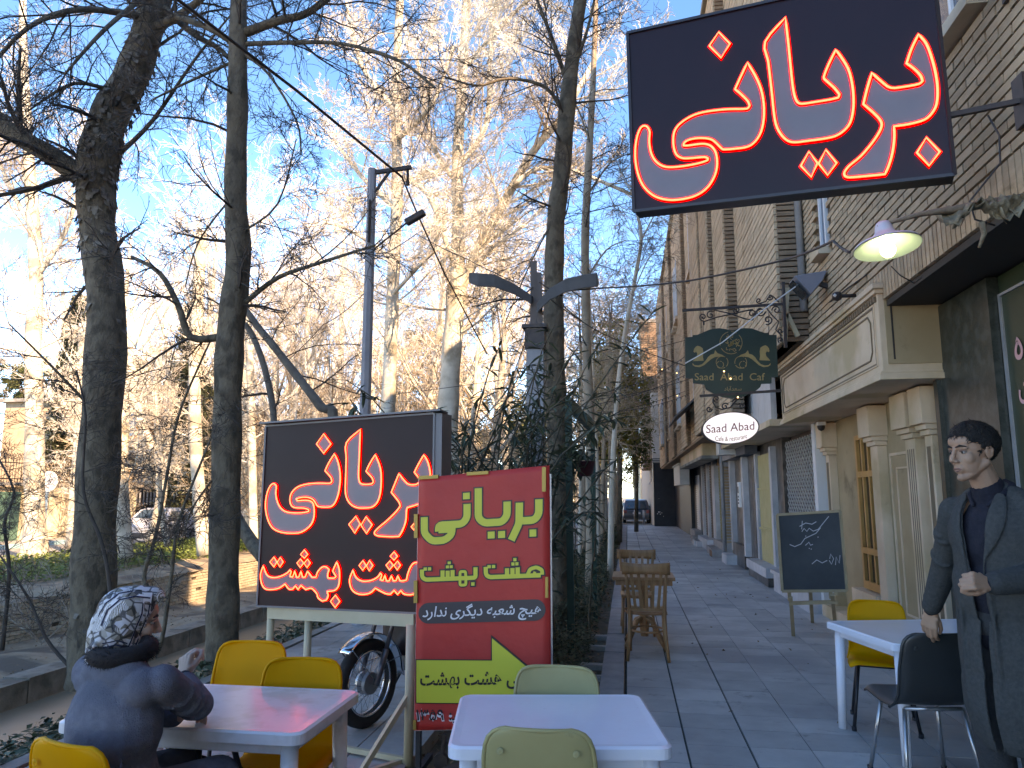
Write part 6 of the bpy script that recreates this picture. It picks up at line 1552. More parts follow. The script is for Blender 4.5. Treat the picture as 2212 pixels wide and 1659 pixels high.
for (px, py) in ((1430, 798), (1462, 806), (1463, 855), (1564, 802), (1578, 818), (1594, 858)):
    mb = MB(); p = at(px, py, 15 if px < 1500 else 9.2); mb.lathe([(0, -.012), (.011, 0), (0, .012)], p, 8); mb.build('lit_bulb', mat('warm_bulb', (1, .7, .4), .4, emit=(1, .72, .35), estr=1.0) if 'warm_bulb' not in bpy.data.materials else bpy.data.materials['warm_bulb'], sl, world=True, smooth=True)

# road sign across the canal
rs = thing('road_sign', 'round white road sign back on a pale blue post behind a plane trunk', 'road sign', at(104, 1210, 20))
c_ = at(103, 1040, 20); mb = MB(); mb.cyl((c_.x, 20.02, c_.z), (c_.x, 20.05, c_.z), .31, 28); mb.build('disc', mat('sign_white', (.75, .75, .75), .5), rs, world=True)
mb = MB(); mb.cyl((c_.x - .05, 20.08, -.25), (c_.x - .05, 20.08, c_.z + .2), .04, 8); mb.build('post', mat('pale_blue', (.35, .5, .62), .5), rs, world=True)

# ------------------------------------------------------------------ plastic furniture
def shell_chair(cm, lm, label):
    t = thing('plastic_chair', label, 'chair', (0, 0, 0))
    # side profile (y forward, z up), local: sitter faces +y
    prof = [(.235, .445), (.225, .462), (.18, .462), (.10, .45), (0, .44), (-.10, .438), (-.165, .455), (-.195, .50), (-.212, .56), (-.228, .64), (-.245, .72), (-.252, .765), (-.257, .793), (-.260, .811), (-.262, .821), (-.262, .825)]
    def wd(i): return [.20, .215, .22, .222, .22, .215, .205, .196, .194, .194, .192, .186, .175, .158, .135, .115][i]
    nu = 13; V = []
    for i, (y, z) in enumerate(prof):
        w = wd(i)
        for k in range(nu):
            s = (k / (nu - 1)) * 2 - 1
            x = w * sin(s * pi / 2) if abs(s) > .999 else w * s
            lip = .022 * max(0, abs(s) - .72) / .28
            if i < 6: V.append((x, y, z + (.018 * s * s if i > 1 else 0) - (0.03 * max(0, abs(s) - .85) / .15)))
            else: V.append((x, y + .014 * s * s * (1 if i > 6 else .5) + .014 * max(0, abs(s) - .86) / .14 * (1 if i < 10 else .3), z - 0))
    F = [(i * nu + k, i * nu + k + 1, (i + 1) * nu + k + 1, (i + 1) * nu + k) for i in range(len(prof) - 1) for k in range(nu - 1)]
    mb = MB().add(V, F); sh = mb.build('shell', cm, t, smooth=True, solid=.011, sub=1)
    # rolled rim behind the back and under the seat front
    rim = MB(); edge = [V[i * nu] for i in range(5, len(prof))] + [V[(len(prof) - 1) * nu + k] for k in range(1, nu - 1)] + [V[i * nu + nu - 1] for i in range(len(prof) - 1, 4, -1)]
    rim.tube(edge, .0085, 6); rim.build('rim', cm, sh, smooth=True)
    for sx in (-1, 1):
        st = MB(); st.lathe([(0, 0), (.012, 0), (.012, .0), (.005, .002), (0, .002)], (sx * .13, -.262, .755), 14, Euler((radians(95), 0, 0)).to_matrix()); st.build('rivet', cm, sh, smooth=True)
    for sx in (-1, 1):
        for sy in (-1, 1):
            mb = MB(); mb.tube([(sx * .15, sy * .13, .425), (sx * .205, sy * .215, .01)], .0115, 8); l = mb.build('leg', lm, t, smooth=True)
            mb = MB(); mb.cyl((sx * .204, sy * .213, .0), (sx * .206, sy * .217, .03), .016, 8); mb.build('foot', black_m, l)
    mb = MB(); mb.tube([(-.15, .13, .425), (.15, .13, .425)], .011, 8); mb.tube([(-.15, -.13, .425), (.15, -.13, .425)], .011, 8); mb.build('seat_frame', lm, t, smooth=True)
    return t
ychair_m = mat('yellow_plastic', (.76, .29, .004), .5, (.70, .26, .004), 3, 0.02, 60, spec=.12, dirt=((.56, .22, .01), 7, .62))
kchair_m = mat('khaki_plastic', (.38, .315, .15), .5, (.34, .28, .13), 3, spec=.25, dirt=((.25, .21, .11), 8, .62))
bchair_m = mat('black_plastic', (.022, .025, .026), .38, (.03, .033, .033), 3)
chrome_m = mat('chrome_leg', (.42, .42, .43), .3, metal=.8); dleg_m = mat('dark_leg', (.03, .03, .035), .4, metal=.4)
G = 'plastic chairs round the white tables'
yc = shell_chair(ychair_m, dleg_m, 'yellow plastic chair facing the camera at the far left corner of the left table'); yc['group'] = G
def place(o, x, y, rz, s=1.0): o.location = (x, y, 0); o.rotation_euler = (0, 0, rz); o.scale = (s, s, s); return o
def cxy(px, py, z): p = onz(px, py, z); return p.x, p.y
# chairs facing the camera: local +y must point to -Y  => rz = pi
x, y = cxy(549, 1388, .82); place(yc, x + .02, y - .26, pi + .08)
o = copy_tree(yc, label='yellow plastic chair tucked under the right end of the left table'); x, y = cxy(671, 1425, .82); place(o, x, y - .26, pi + .12)
o = copy_tree(yc, label='yellow plastic chair in which the seated woman sits at the near table edge'); x, y = cxy(155, 1602, .82); place(o, x + .08, y + .2, -.28)
o = copy_tree(yc, label='nearest yellow plastic chair, only its top edge showing at the bottom left'); place(o, -1.50, 1.93 + .22, -.12, 1.0)
o = copy_tree(yc, label='yellow plastic chair at the bottom left corner, a sliver of its rounded back'); place(o, -2.06, 2.05, .5)
o = copy_tree(yc, label='yellow plastic chair behind the white table on the right'); x, y = cxy(1868, 1298, .82); place(o, x, y - .28, pi - .25)
kc = shell_chair(kchair_m, chrome_m, 'khaki plastic chair with its back to the camera at the middle table'); kc['group'] = G
x, y = cxy(1160, 1578, .82); place(kc, x, y + .24, .02)
o = copy_tree(kc, label='khaki plastic chair on the far side of the middle table before the banner'); x, y = cxy(1203, 1442, .82); place(o, x, y - .26, pi)
bc = shell_chair(bchair_m, chrome_m, 'black plastic chair under the hand of the standing man'); bc['group'] = G
q_ = at(2015, 1350, 4.5)
place(bc, q_.x, 4.5 + .27, .12, 1.05)

def plastic_table(label, sx, sy, h, m_, legs_r=.035, foot_dark=False):
    t = thing('plastic_table', label, 'table', (0, 0, 0))
    mb = MB(); 
    def rr(w, d, r_, n=5):
        P = []
        for (cx_, cy_, a0) in ((w - r_, d - r_, 0), (-w + r_, d - r_, pi / 2), (-w + r_, -d + r_, pi), (w - r_, -d + r_, 1.5 * pi)):
            for k in range(n + 1): a = a0 + pi / 2 * k / n; P.append((cx_ + r_ * cos(a), cy_ + r_ * sin(a)))
        return P
    A = rr(sx / 2, sy / 2, .05); B_in = rr(sx / 2 - .012, sy / 2 - .012, .045); n = len(A)
    V = [(x, y, h - .045) for x, y in A] + [(x, y, h - .008) for x, y in A] + [(x, y, h) for x, y in B_in] + [(x * .93, y * .93, h - .002) for x, y in B_in] + [(x * .95, y * .95, h - .045) for x, y in A]
    F = []
    for q in range(3):
        for k in range(n): F.append((q * n + k, q * n + (k + 1) % n, (q + 1) * n + (k + 1) % n, (q + 1) * n + k))
    F.append(tuple(3 * n + k for k in range(n)))
    for k in range(n): F.append((k, (k + 1) % n, 4 * n + (k + 1) % n, 4 * n + k))
    F.append(tuple(4 * n + k for k in range(n)))
    mb.add(V, F); mb.build('tabletop', m_, t)
    mb = MB(); mb.span((-sx / 2 + .06, -sy / 2 + .06, h - .1), (sx / 2 - .06, sy / 2 - .06, h - .046)); mb.build('apron', m_, t, bevel=.01)
    for ax in (-1, 1):
        for ay in (-1, 1):
            mb = MB(); mb.tube([(ax * (sx / 2 - .075), ay * (sy / 2 - .075), h - .05), (ax * (sx / 2 - .06), ay * (sy / 2 - .06), .0)], [legs_r, legs_r * .8], 14); mb.build('leg', m_, t, smooth=True)
    return t
white_pl = mat('white_plastic', (.74, .77, .84), .2, (.70, .73, .80), 3, 0.02, 40, dirt=((.50, .50, .52), 17, .66))
white_pl2 = mat('worn_white_plastic', (.72, .70, .72), .22, (.68, .66, .69), 4, 0.02, 40, col3=(.60, .58, .58), scale3=9, dirt=((.45, .42, .38), 14, .64))
TG = 'white plastic tables'
def quad_table(label, c, m_, h=.72, **k):
    P = [onz(px, py, h) for px, py in c]   # near-left, near-right, far-right, far-left
    ctr = (P[0] + P[1] + P[2] + P[3]) / 4; ux = ((P[1] - P[0]) + (P[2] - P[3])) / 2; uy = ((P[3] - P[0]) + (P[2] - P[1])) / 2
    t = plastic_table(label, ux.length, uy.length, h, m_, **k); t.location = (ctr.x, ctr.y, 0); t.rotation_euler = (0, 0, atan2(ux.y, ux.x)); t['group'] = TG
    return t
quad_table('white plastic square table in the middle with khaki chairs', [(952, 1614), (1438, 1614), (1397, 1499), (1006, 1499)], white_pl)
quad_table('long white plastic table on the left where the woman sits, pink with neon glow', [(123, 1560), (653, 1585), (778, 1491), (330, 1470)], white_pl2)
quad_table('white plastic table on the right between a yellow and a black chair', [(1887, 1387), (2240, 1388), (2150, 1334), (1817, 1344)], white_pl)
# folding frame under the left table
ff = MB(); q = onz(420, 1580, .69); ff.tube([q + Vector((0, .05, 0)), Vector((q.x - .03, q.y + .05, 0))], .012, 8); ff.tube([q + Vector((.12, .05, 0)), Vector((q.x + .33, q.y + .1, 0))], .012, 8)
tag(ff.build('folding_legs', dleg_m, smooth=True), 'pair of black folding metal legs standing under the left white table', 'legs')
# small blue mark on the middle table
wc_m = wood_m
def wood_chair(label):
    t = thing('wooden_chair', label, 'chair', (0, 0, 0))
    mb = MB(); mb.grid(lambda a, b_: (.2 * (2 * a - 1) * (1 - .08 * b_), -.19 + .4 * b_, .45 - .012 * sin(pi * a)), 8, 8); mb.build('seat', wc_m, t, solid=.03, smooth=True)
    for sx in (-1, 1):
        mb = MB(); mb.tube([(sx * .20, -.30, 0), (sx * .175, -.21, .25), (sx * .17, -.19, .45), (sx * .185, -.235, .7), (sx * .205, -.28, .9)], [.017, .02, .021, .018, .015], 8); mb.build('rear_leg', wc_m, t, smooth=True)
        mb = MB(); mb.tube([(sx * .18, .22, 0), (sx * .165, .17, .44)], [.014, .02], 8); mb.build('front_leg', wc_m, t, smooth=True)
    mb = MB(); mb.grid(lambda a, b_: (.235 * (2 * a - 1), -.275 - .045 * sin(pi * a) , .84 + .10 * b_ - .02 * (2 * a - 1) ** 2 * (1 - b_) + .012 * (2 * a - 1) ** 2), 12, 4); mb.build('top_rail', wc_m, t, solid=.022, smooth=True)
    mb = MB(); mb.grid(lambda a, b_: (.17 * (2 * a - 1), -.205 - .02 * sin(pi * a), .47 + .03 * b_), 8, 3); mb.build('lower_rail', wc_m, t, solid=.02)
    for k in range(5):
        s = -1 + k * .5; mb = MB(); mb.tube([(s * .12, -.222, .48), (s * .135, -.26, .66), (s * .155, -.31, .86)], .0, 4) if False else mb.bar((s * .11, -.222, .48), (s * .15, -.305, .87), .03, .012, up=(0, 1, 0)); mb.build('back_slat', wc_m, t)
    ring = [(.17 * cos(a), -.01 + .19 * sin(a), .26) for a in [2 * pi * k / 24 for k in range(24)]]
    mb = MB(); mb.tube(ring, .011, 6, closed=True); mb.build('stretcher', wc_m, t, smooth=True)
    return t
w1 = wood_chair('nearer wooden slat-back chair facing away at the small wooden table'); w1['group'] = 'wooden cafe chairs'
p_ = onz(1395, 1430, 0); x, y = p_.x, p_.y; w1.location = (x + .03, y + .30, 0); w1.rotation_euler = (0, 0, -.02)
w2 = copy_tree(w1, label='farther wooden chair, its curved top rail above the small wooden table'); w2.location = (x - .05, y + 1.55, 0); w2.rotation_euler = (0, 0, pi)
wt = thing('wooden_table', 'small wooden pedestal table between the two wooden chairs', 'table', (w1.location.x - .02, w1.location.y + .52, 0))
mb = MB(); mb.box((0, 0, .735), (.66, .60, .035)); mb.build('tabletop', wood_m, wt, bevel=.006)
mb = MB(); mb.box((0, 0, .69), (.6, .54, .05)); mb.build('apron', wood_m, wt)
mb = MB(); mb.lathe([(.04, .1), (.06, .25), (.035, .4), (.05, .55), (.04, .67)], (0, 0, 0), 14); mb.build('pedestal', wood_m, wt, smooth=True)
for k in range(4):
    a = k * pi / 2 + pi / 4; mb = MB(); mb.tube([(0, 0, .3), (.12 * cos(a), .12 * sin(a), .26), (.22 * cos(a), .22 * sin(a), .1), (.3 * cos(a), .3 * sin(a), .01)], [.03, .028, .024, .02], 8); mb.build('foot', wood_m, wt, smooth=True)
# chalkboard on easel
Ye = 9.0
ez = thing('easel', 'wooden easel standing on the pavement in front of the cafe window', 'easel', (2.1, Ye, 0))
def E_(px, py, y=Ye): p = at(px, py, y); return Vector((p.x, y, p.z))
easel_m = mat('easel_wood', (.34, .23, .13), .7, (.42, .3, .18), 5)
for (a, b_, y0, y1) in (((1708, 1290), (1714, 1374), 8.95, 9.2), ((1798, 1285), (1806, 1368), 8.75, 8.95)):
    mb = MB(); p = E_(*a, y0); q = onz(*b_, 0); mb.bar(q, p + Vector((0, 0, .0)), .04, .03); mb.bar(p + Vector((0, .06, -.05)), p + Vector((0, .14, .75)), .035, .03); mb.build('leg', easel_m, ez, world=True)
mb = MB(); q = onz(1755, 1345, 0); mb.bar(q, E_(1745, 1180, 9.1), .04, .03); mb.build('rear_leg', easel_m, ez, world=True)
mb = MB(); mb.bar(E_(1705, 1303), E_(1810, 1300, 8.85), .035, .04); mb.build('cross_rail', easel_m, ez, world=True)
cb = thing('chalkboard', 'black chalkboard with faint chalk handwriting on the easel', 'chalkboard', E_(1755, 1190))
q0, q1, q2, q3 = at(1679, 1112, 9.08), at(1812, 1110, 8.78), at(1830, 1276, 8.72), at(1690, 1277, 9.0)
FB = frame_of(q3, q2, q0); n_ = FB.n
mb = MB(); C = [q3, q2, q2 + (q0 - q3), q0]; mb.add(C + [p - n_ * .02 for p in C], [(0, 1, 2, 3), (7, 6, 5, 4), (0, 4, 5, 1), (1, 5, 6, 2), (2, 6, 7, 3), (3, 7, 4, 0)]); mb.build('slate', mat('slate', (.012, .018, .022), .6, (.03, .038, .042), 2.5), cb, world=True)
mb = MB()
for i in range(4): mb.bar(C[i] + n_ * .004, C[(i + 1) % 4] + n_ * .004, .028, .03)
mb.build('frame', easel_m, cb, world=True)
chalk = mat('chalk', (.42, .44, .45), .9)
mb = MB()
FBl = lambda u, v: FB(u, v, .004)
for s in ([(.35, .17), (.45, .13), (.55, .15), (.62, .12)], [(.38, .24), (.42, .20), (.46, .24), (.5, .2), (.56, .24), (.64, .22), (.82, .06)], [(.17, .40), (.25, .43), (.35, .40), (.42, .33), (.6, .27), (.68, .2)], [(.42, .42), (.48, .38), (.5, .42), (.54, .41)], [(.5, .66), (.58, .61), (.66, .65), (.74, .62)], [(.78, .6), (.8, .54), (.84, .6), (.8, .67), (.77, .62)], [(.86, .68), (.88, .58), (.92, .66), (.94, .56)], [(.38, .21), (.4, .1)]):
    stroke(mb, s, .011, FBl, 0)
for (u, v) in ((.47, .46), (.5, .47), (.43, .3), (.62, .32)): stroke(mb, [(u, v), (u + .015, v)], .012, FBl, 0)
mb.build('chalk_writing', chalk, cb, world=True, fixn=False)

# ------------------------------------------------------------------ vehicles
tyre_m = mat('tyre', (.018, .017, .017), .8, (.03, .028, .027), 20); rim_m = mat('alloy', (.45, .45, .46), .35, metal=.7)
carglass_m = mat('car_glass', (.04, .06, .07), .06, spec=.8)
def lofted_car(name, label, cat, paint, L=3.9, Wd=1.6, Hh=1.4, hatch=True):
    t = thing(name, label, cat, (0, 0, 0))     # faces +y
    if hatch: top = [(-.5, .50), (-.495, .74), (-.47, .80), (-.40, 1.12), (-.345, 1.36), (-.22, 1.42), (.02, 1.42), (.12, 1.36), (.27, .95), (.42, .86), (.49, .72), (.5, .45)]
    else: top = [(-.5, .45), (-.495, .80), (-.47, .92), (-.34, .95), (-.22, 1.34), (-.15, 1.40), (.03, 1.40), (.09, 1.35), (.22, .98), (.45, .86), (.495, .72), (.5, .4)]
    def hw(z, y): 
        k = 1 - .06 * max(0, abs(y) - .4) / .1
        return Wd / 2 * k * (1.0 if z < .85 else 1.0 - .20 * (z - .85) / .55)
    mb = MB(); n = len(top); V = []
    rows = []
    for (y, z) in top:
        zz = z * Hh / 1.42; zs = [.22, .45, min(.85, zz), zz]
        zs = [min(a, zz) for a in zs]
        half = [(hw(a, y) * (.93 if i == 0 else 1), y * L, a) for i, a in enumerate(zs)]
        half.append((half[-1][0] * .82, y * L, zz + .012))
        rows.append([(-x, yy, a) for x, yy, a in half] + [(x, yy, a) for x, yy, a in reversed(half)])
    m_ = len(rows[0])
    for r_ in rows: V += r_
    F = [(i * m_ + k, i * m_ + (k + 1) % m_, (i + 1) * m_ + (k + 1) % m_, (i + 1) * m_ + k) for i in range(n - 1) for k in range(m_)]
    F += [tuple(range(m_))[::-1], tuple((n - 1) * m_ + k for k in range(m_))]
    mb.add(V, F); body = mb.build('body', paint, t, smooth=False, bevel=.02)
    def gq(P, nm='window', m2=carglass_m, off=.006):
        P = [Vector(p) for p in P]; nn = (P[1] - P[0]).cross(P[3] - P[0]).normalized(); c = sum(P, Vector()) / 4
        if nn.dot(c - Vector((0, 0, .7))) < 0: nn = -nn
        g = MB(); g.add([p + nn * off for p in P], [(0, 1, 2, 3)]); return g.build(nm, m2, t, fixn=False)
    s = Hh / 1.42
    if hatch:
        gq([(-.62, -.468 * L, .86 * s), (.62, -.468 * L, .86 * s), (.50, -.36 * L, 1.29 * s), (-.50, -.36 * L, 1.29 * s)], 'rear_window', off=.03)
        gq([(-.6, .26 * L, .98 * s), (.6, .26 * L, .98 * s), (.5, .13 * L, 1.33 * s), (-.5, .13 * L, 1.33 * s)], 'windscreen', off=.03)
    else:
        gq([(-.6, .21 * L, 1.01 * s), (.6, .21 * L, 1.01 * s), (.5, .10 * L, 1.33 * s), (-.5, .10 * L, 1.33 * s)], 'windscreen', off=.03)
        gq([(-.6, -.33 * L, .97 * s), (.6, -.33 * L, .97 * s), (.5, -.23 * L, 1.31 * s), (-.5, -.23 * L, 1.31 * s)], 'rear_window', off=.03)
    for sx in (-1, 1):
        for (ya, yb, yc_, yd) in ((-.02, .18, .09, -.02), (-.22 if not hatch else -.3, -.04, -.04, -.17 if not hatch else -.25)):
            x0 = hw(.88, 0) * sx; x1 = hw(1.28, 0) * sx
            gq([(x0, ya * L, .90 * s), (x0, yb * L, .90 * s), (x1, yc_ * L, 1.28 * s), (x1, yd * L, 1.28 * s)], 'side_window', off=.015)
        for wy in (-.31, .32):
            w = MB(); w.tube([(sx * (Wd / 2 - .16), wy * L, .28), (sx * (Wd / 2 + .005), wy * L, .28)], .285, 24); wo = w.build('wheel', tyre_m, t)
            w = MB(); w.cyl((sx * (Wd / 2 + .004), wy * L, .28), (sx * (Wd / 2 + .016), wy * L, .28), .18, 16)
            w.build('rim', rim_m, wo)
        mb = MB(); mb.box((sx * (Wd / 2 - .14), -.497 * L, .70 * s), (.18, .05, .17)); mb.build('tail_light', mat('tail_red', (.25, .02, .02), .3) if 'tail_red' not in bpy.data.materials else bpy.data.materials['tail_red'], t, bevel=.01)
        mb = MB(); mb.box((sx * (Wd / 2 - .2), .497 * L, .66 * s), (.26, .05, .13)); mb.build('headlight', whiteframe_m, t, bevel=.01)
        mb = MB(); mb.box((sx * (Wd / 2 + .09), .17 * L, .95 * s), (.16, .1, .12)); mb.build('mirror', black_m, t, bevel=.02)
        mb = MB(); mb.box((sx * (Wd / 2 + .004), -.03 * L, .5), (.02, L * .5, .05)); mb.build('side_moulding', iron_m, t)
        for hy in (.02, -.2):
            mb = MB(); mb.box((sx * (Wd / 2 + .006), hy * L, .78), (.02, .12, .025)); mb.build('handle', black_m, t)
    bmm = bpy.data.materials.get('bumper') or mat('bumper', (.05, .055, .06), .6)
    for sy in (-1, 1):
        mb = MB(); mb.box((0, sy * .502 * L, .41), (Wd * .95, .10, .2)); mb.build('bumper', bmm, t, bevel=.03)
    mb = MB(); mb.box((0, -.505 * L, .62), (.46, .03, .11)); mb.build('number_plate', whiteframe_m, t)
    return t
hb = lofted_car('parked_hatchback', 'dark grey hatchback parked across the far end of the pavement', 'car', mat('grey_paint', (.085, .095, .115), .3, metal=.4), 3.85, 1.62, 1.43)
p = onz(1375, 1131, -.09); hb.location = (p.x + .02, p.y + 1.95, -.09)
sv = lofted_car('parked_saloon', 'silver white saloon parked across the canal behind the thin trunks', 'car', mat('silver_paint', (.50, .52, .54), .35, metal=.2), 3.95, 1.6, 1.43, False)
p = onz(310, 1178, -.33); sv.location = (p.x - .3, p.y + 1.4, -.33); sv.rotation_euler = (0, 0, pi + .05)
wv = copy_tree(sv, loc=(at(520, 1100, 32).x, 32, -.33), rz=.05, label='white car parked farther along the road between dark trunk and neon board')
wf = copy_tree(hb, loc=(-1.4, 96, -.1), rz=.0, label='tiny pale car far away on the street above the parked hatchback')
for o in wf.children:
    if o.name.startswith('body'):
        o.data = o.data.copy(); o.data.materials[0] = white_m

# motorcycle
mc = thing('motorcycle', 'dark motorcycle parked behind the red banner with its chrome front wheel showing', 'motorcycle', (0, 0, 0))
mp = at(792, 1492, 5.3); mc.location = (mp.x, mp.y, 0); mc.rotation_euler = (0, 0, atan2(-.92, -.39) + pi)   # local +x runs from the front wheel back
dkm = mat('bike_dark', (.022, .018, .018), .35, metal=.3); chr_m = mat('bike_chrome', (.62, .63, .66), .15, metal=1.0)
def wheel(cx_, r_, nm, lab=None):
    w = MB(); w.tube([(cx_ + (r_ - .04) * cos(a), 0, r_ + (r_ - .04) * sin(a)) for a in [2 * pi * k / 40 for k in range(40)]], .042, 10, closed=True); wo = w.build(nm, tyre_m, mc, smooth=True)
    w = MB()
    for sy in (-.028, .028): w.tube([(cx_ + (r_ - .082) * cos(a), sy, r_ + (r_ - .082) * sin(a)) for a in [2 * pi * k / 40 for k in range(40)]], .009, 6, closed=True)
    w.build('rim', chr_m, wo, smooth=True)
    w = MB()
    for k in range(36):
        a = 2 * pi * k / 36; a2 = a + (.5 if k % 2 else -.5); w.tube([(cx_ + .05 * cos(a), .03 * (1 if k % 2 else -1), r_ + .05 * sin(a)), (cx_ + (r_ - .085) * cos(a2), 0, r_ + (r_ - .085) * sin(a2))], .0018, 3)
    w.build('spokes', chr_m, wo, kind='stuff', fixn=False)
    w = MB(); m9 = Euler((radians(90), 0, 0)).to_matrix(); w.lathe([(0, -.045), (.075, -.045), (.08, -.02), (.03, 0), (.08, .02), (.075, .045), (0, .045)], (cx_, 0, r_), 20, m9); w.build('hub', rim_m, wo, smooth=False)
    return wo
wheel(0, .30, 'front_wheel'); wheel(1.25, .30, 'rear_wheel')
for sy in (-.085, .085):
    mb = MB(); mb.tube([(-.0, sy, .29), (.10, sy, .52)], .024, 10); mb.tube([(.10, sy, .52), (.29, sy, .98)], .016, 10); mb.build('fork', mat('fork_grey', (.16, .15, .16), .35, metal=.6) if 'fork_grey' not in bpy.data.materials else bpy.data.materials['fork_grey'], mc, smooth=True)
mb = MB(); fen = [2.75 - k * .17 for k in range(14)]
mb.grid(lambda a, b_: (.345 * cos(2.35 - 2.35 * a), .055 * (2 * b_ - 1), .30 + .345 * sin(2.35 - 2.35 * a) - .012 * (2 * b_ - 1) ** 2), 18, 5); mb.build('fender', chr_m, mc, smooth=True, solid=.003)
mb = MB()
for sy in (-.062, .062): mb.bar((0.02, sy * 1.3, .30), (-.22, sy, .56), .008); mb.bar((.05, sy * 1.3, .42), (.30, sy, .44), .006)
mb.build('fender_stay', chr_m, mc)
mb = MB(); mb.tube([(.27, -.36, 1.0), (.25, -.2, 1.03), (.28, 0, 1.0), (.25, .2, 1.03), (.27, .36, 1.0)], .013, 8); mb.build('handlebar', chr_m, mc, smooth=True)
mb = MB(); mb.lathe([(0, -.10), (.06, -.08), (.09, 0), (.085, .015), (0, .02)], (.16, 0, .90), 20, Euler((0, radians(-90), 0)).to_matrix()); mb.build('headlamp', chr_m, mc, smooth=True)
mb = MB(); mb.tube([(.3, 0, .95), (.55, 0, .85), (.85, 0, .76)], [.03, .04, .03], 8); mb.tube([(.3, 0, .88), (.42, 0, .45), (.75, 0, .28), (1.25, 0, .3)], .022, 8); mb.build('frame', dkm, mc, smooth=True)
mb = MB(); mb.lathe([(0, -.22), (.08, -.2), (.13, -.05), (.14, .05), (.1, .18), (0, .22)], (.5, 0, .88), 14, Euler((0, radians(82), 0)).to_matrix()); mb.build('tank', dkm, mc, smooth=True)
mb = MB(); mb.box((.62, 0, .45), (.34, .26, .30)); mb.box((.5, 0, .62), (.16, .2, .22)); mb.build('engine', mat('engine', (.10, .095, .09), .45, metal=.6), mc, bevel=.03)
mb = MB(); mb.box((.98, 0, .82), (.62, .24, .09)); mb.build('seat', black_m, mc, bevel=.03)
mb = MB(); mb.box((.42, 0, .62), (.20, .34, .40)); mb.build('leg_guard', mat('maroon_fairing', (.035, .014, .014), .35), mc, bevel=.05)
mb = MB(); mb.tube([(.62, .17, .35), (.95, .2, .27), (1.45, .2, .34)], [.02, .03, .035], 8); mb.build('exhaust', chr_m, mc, smooth=True)
mb = MB(); mb.bar((.5, -.3, .3), (.5, .3, .3), .025); mb.bar((.6, .17, .28), (.66, .38, .01), .022); mb.build('footrest', dkm, mc)
mb = MB(); mb.tube([(1.0, 0, .66), (1.35, 0, .66), (1.6, 0, .5)], .05, 8); mb.build('rear_fender', dkm, mc, smooth=True)
# ------------------------------------------------------------------ people
from mathutils.bvhtree import BVHTree
def capsule(mb, a, b, ra, rb, n=14):
    a, b = Vector(a), Vector(b); d = b - a; L = d.length
    if L < 1e-5: d = Vector((0, 0, 1)); L = 1e-5
    d = d / L; pts = []; rs = []
    for k in range(5):
        t = pi / 2 * (1 - k / 4) ; pts.append(a - d * ra * sin(t)); rs.append(max(ra * cos(t), 1e-4))
    for k in range(1, 5):
        t = pi / 2 * k / 4; pts.append(b + d * rb * sin(t)); rs.append(max(rb * cos(t), 1e-4))
    pts.insert(5, b); rs.insert(5, rb)
    mb.tube(pts, rs, n)
def chain(mb, pts, rs, n=14):
    for i in range(len(pts) - 1): capsule(mb, pts[i], pts[i + 1], rs[i], rs[i + 1], n)
def ellipsoid(mb, fr, c, r, n=18, rot=None):
    R = rot or Matrix.Identity(3)
    def fn(a, b_):
        t = -pi / 2 + pi * b_; p = Vector((r[0] * cos(t) * cos(2 * pi * a), r[1] * cos(t) * sin(2 * pi * a), r[2] * sin(t)))
        p = R @ p; return fr(c[0] + p.x, c[1] + p.y, c[2] + p.z)
    mb.grid(fn, n, n // 2 + 1, closed_u=True)
class Fr:
    """local frame: f forward, l left, u up"""
    def __init__(s, o, head, pitch=0, roll=0, sc=1.0):
        s.o = Vector(o); f = Vector((head[0], head[1], 0)).normalized(); l = Vector((0, 0, 1)).cross(f); u = Vector((0, 0, 1))
        q = Matrix.Rotation(pitch, 3, l); f = q @ f; u = q @ u; q = Matrix.Rotation(roll, 3, f); l = q @ l; u = q @ u
        s.f, s.l, s.u, s.s = f, l, u, sc
    def __call__(s, f, l, u): return s.o + (s.f * f + s.l * l + s.u * u) * s.s
def head_parts(mb, H, neck_to=None, fem=False):
    w = .93 if fem else 1
    ellipsoid(mb, H, (-.014, 0, .035), (.098, .077 * w, .088)); ellipsoid(mb, H, (.028, 0, -.028), (.060, .060 * w, .086)); ellipsoid(mb, H, (.05, 0, .055), (.042, .058 * w, .04))
    for s in (-1, 1):
        capsule(mb, H(-.012, s * .056 * w, -.042), H(.06, s * .014, -.098), .021, .018)
        capsule(mb, H(.083, s * .010, .031), H(.069, s * .047 * w, .029), .0085, .008); ellipsoid(mb, H, (.055, s * .040 * w, -.018), (.026, .022, .028))
        ellipsoid(mb, H, (.098, s * .0115, -.029), (.010, .008, .008)); ellipsoid(mb, H, (-.012, s * .079 * w, .0), (.019, .007, .031)); capsule(mb, H(.0, s * .083 * w, .022), H(-.02, s * .086 * w, .022), .006, .006); capsule(mb, H(-.026, s * .087 * w, .012), H(-.022, s * .084 * w, -.016), .006, .005)
    ellipsoid(mb, H, (.070, 0, -.100), (.022, .023, .018)); ellipsoid(mb, H, (.072, 0, -.062), (.022, .027, .024))
    chain(mb, [H(.084, 0, .030), H(.098, 0, .002), H(.111, 0, -.022)], [.008, .0095, .0115])
    capsule(mb, H(.085, -.016, -.0585), H(.085, .016, -.0585), .0075, .0075); capsule(mb, H(.083, -.014, -.0705), H(.083, .014, -.0705), .0085, .0085)
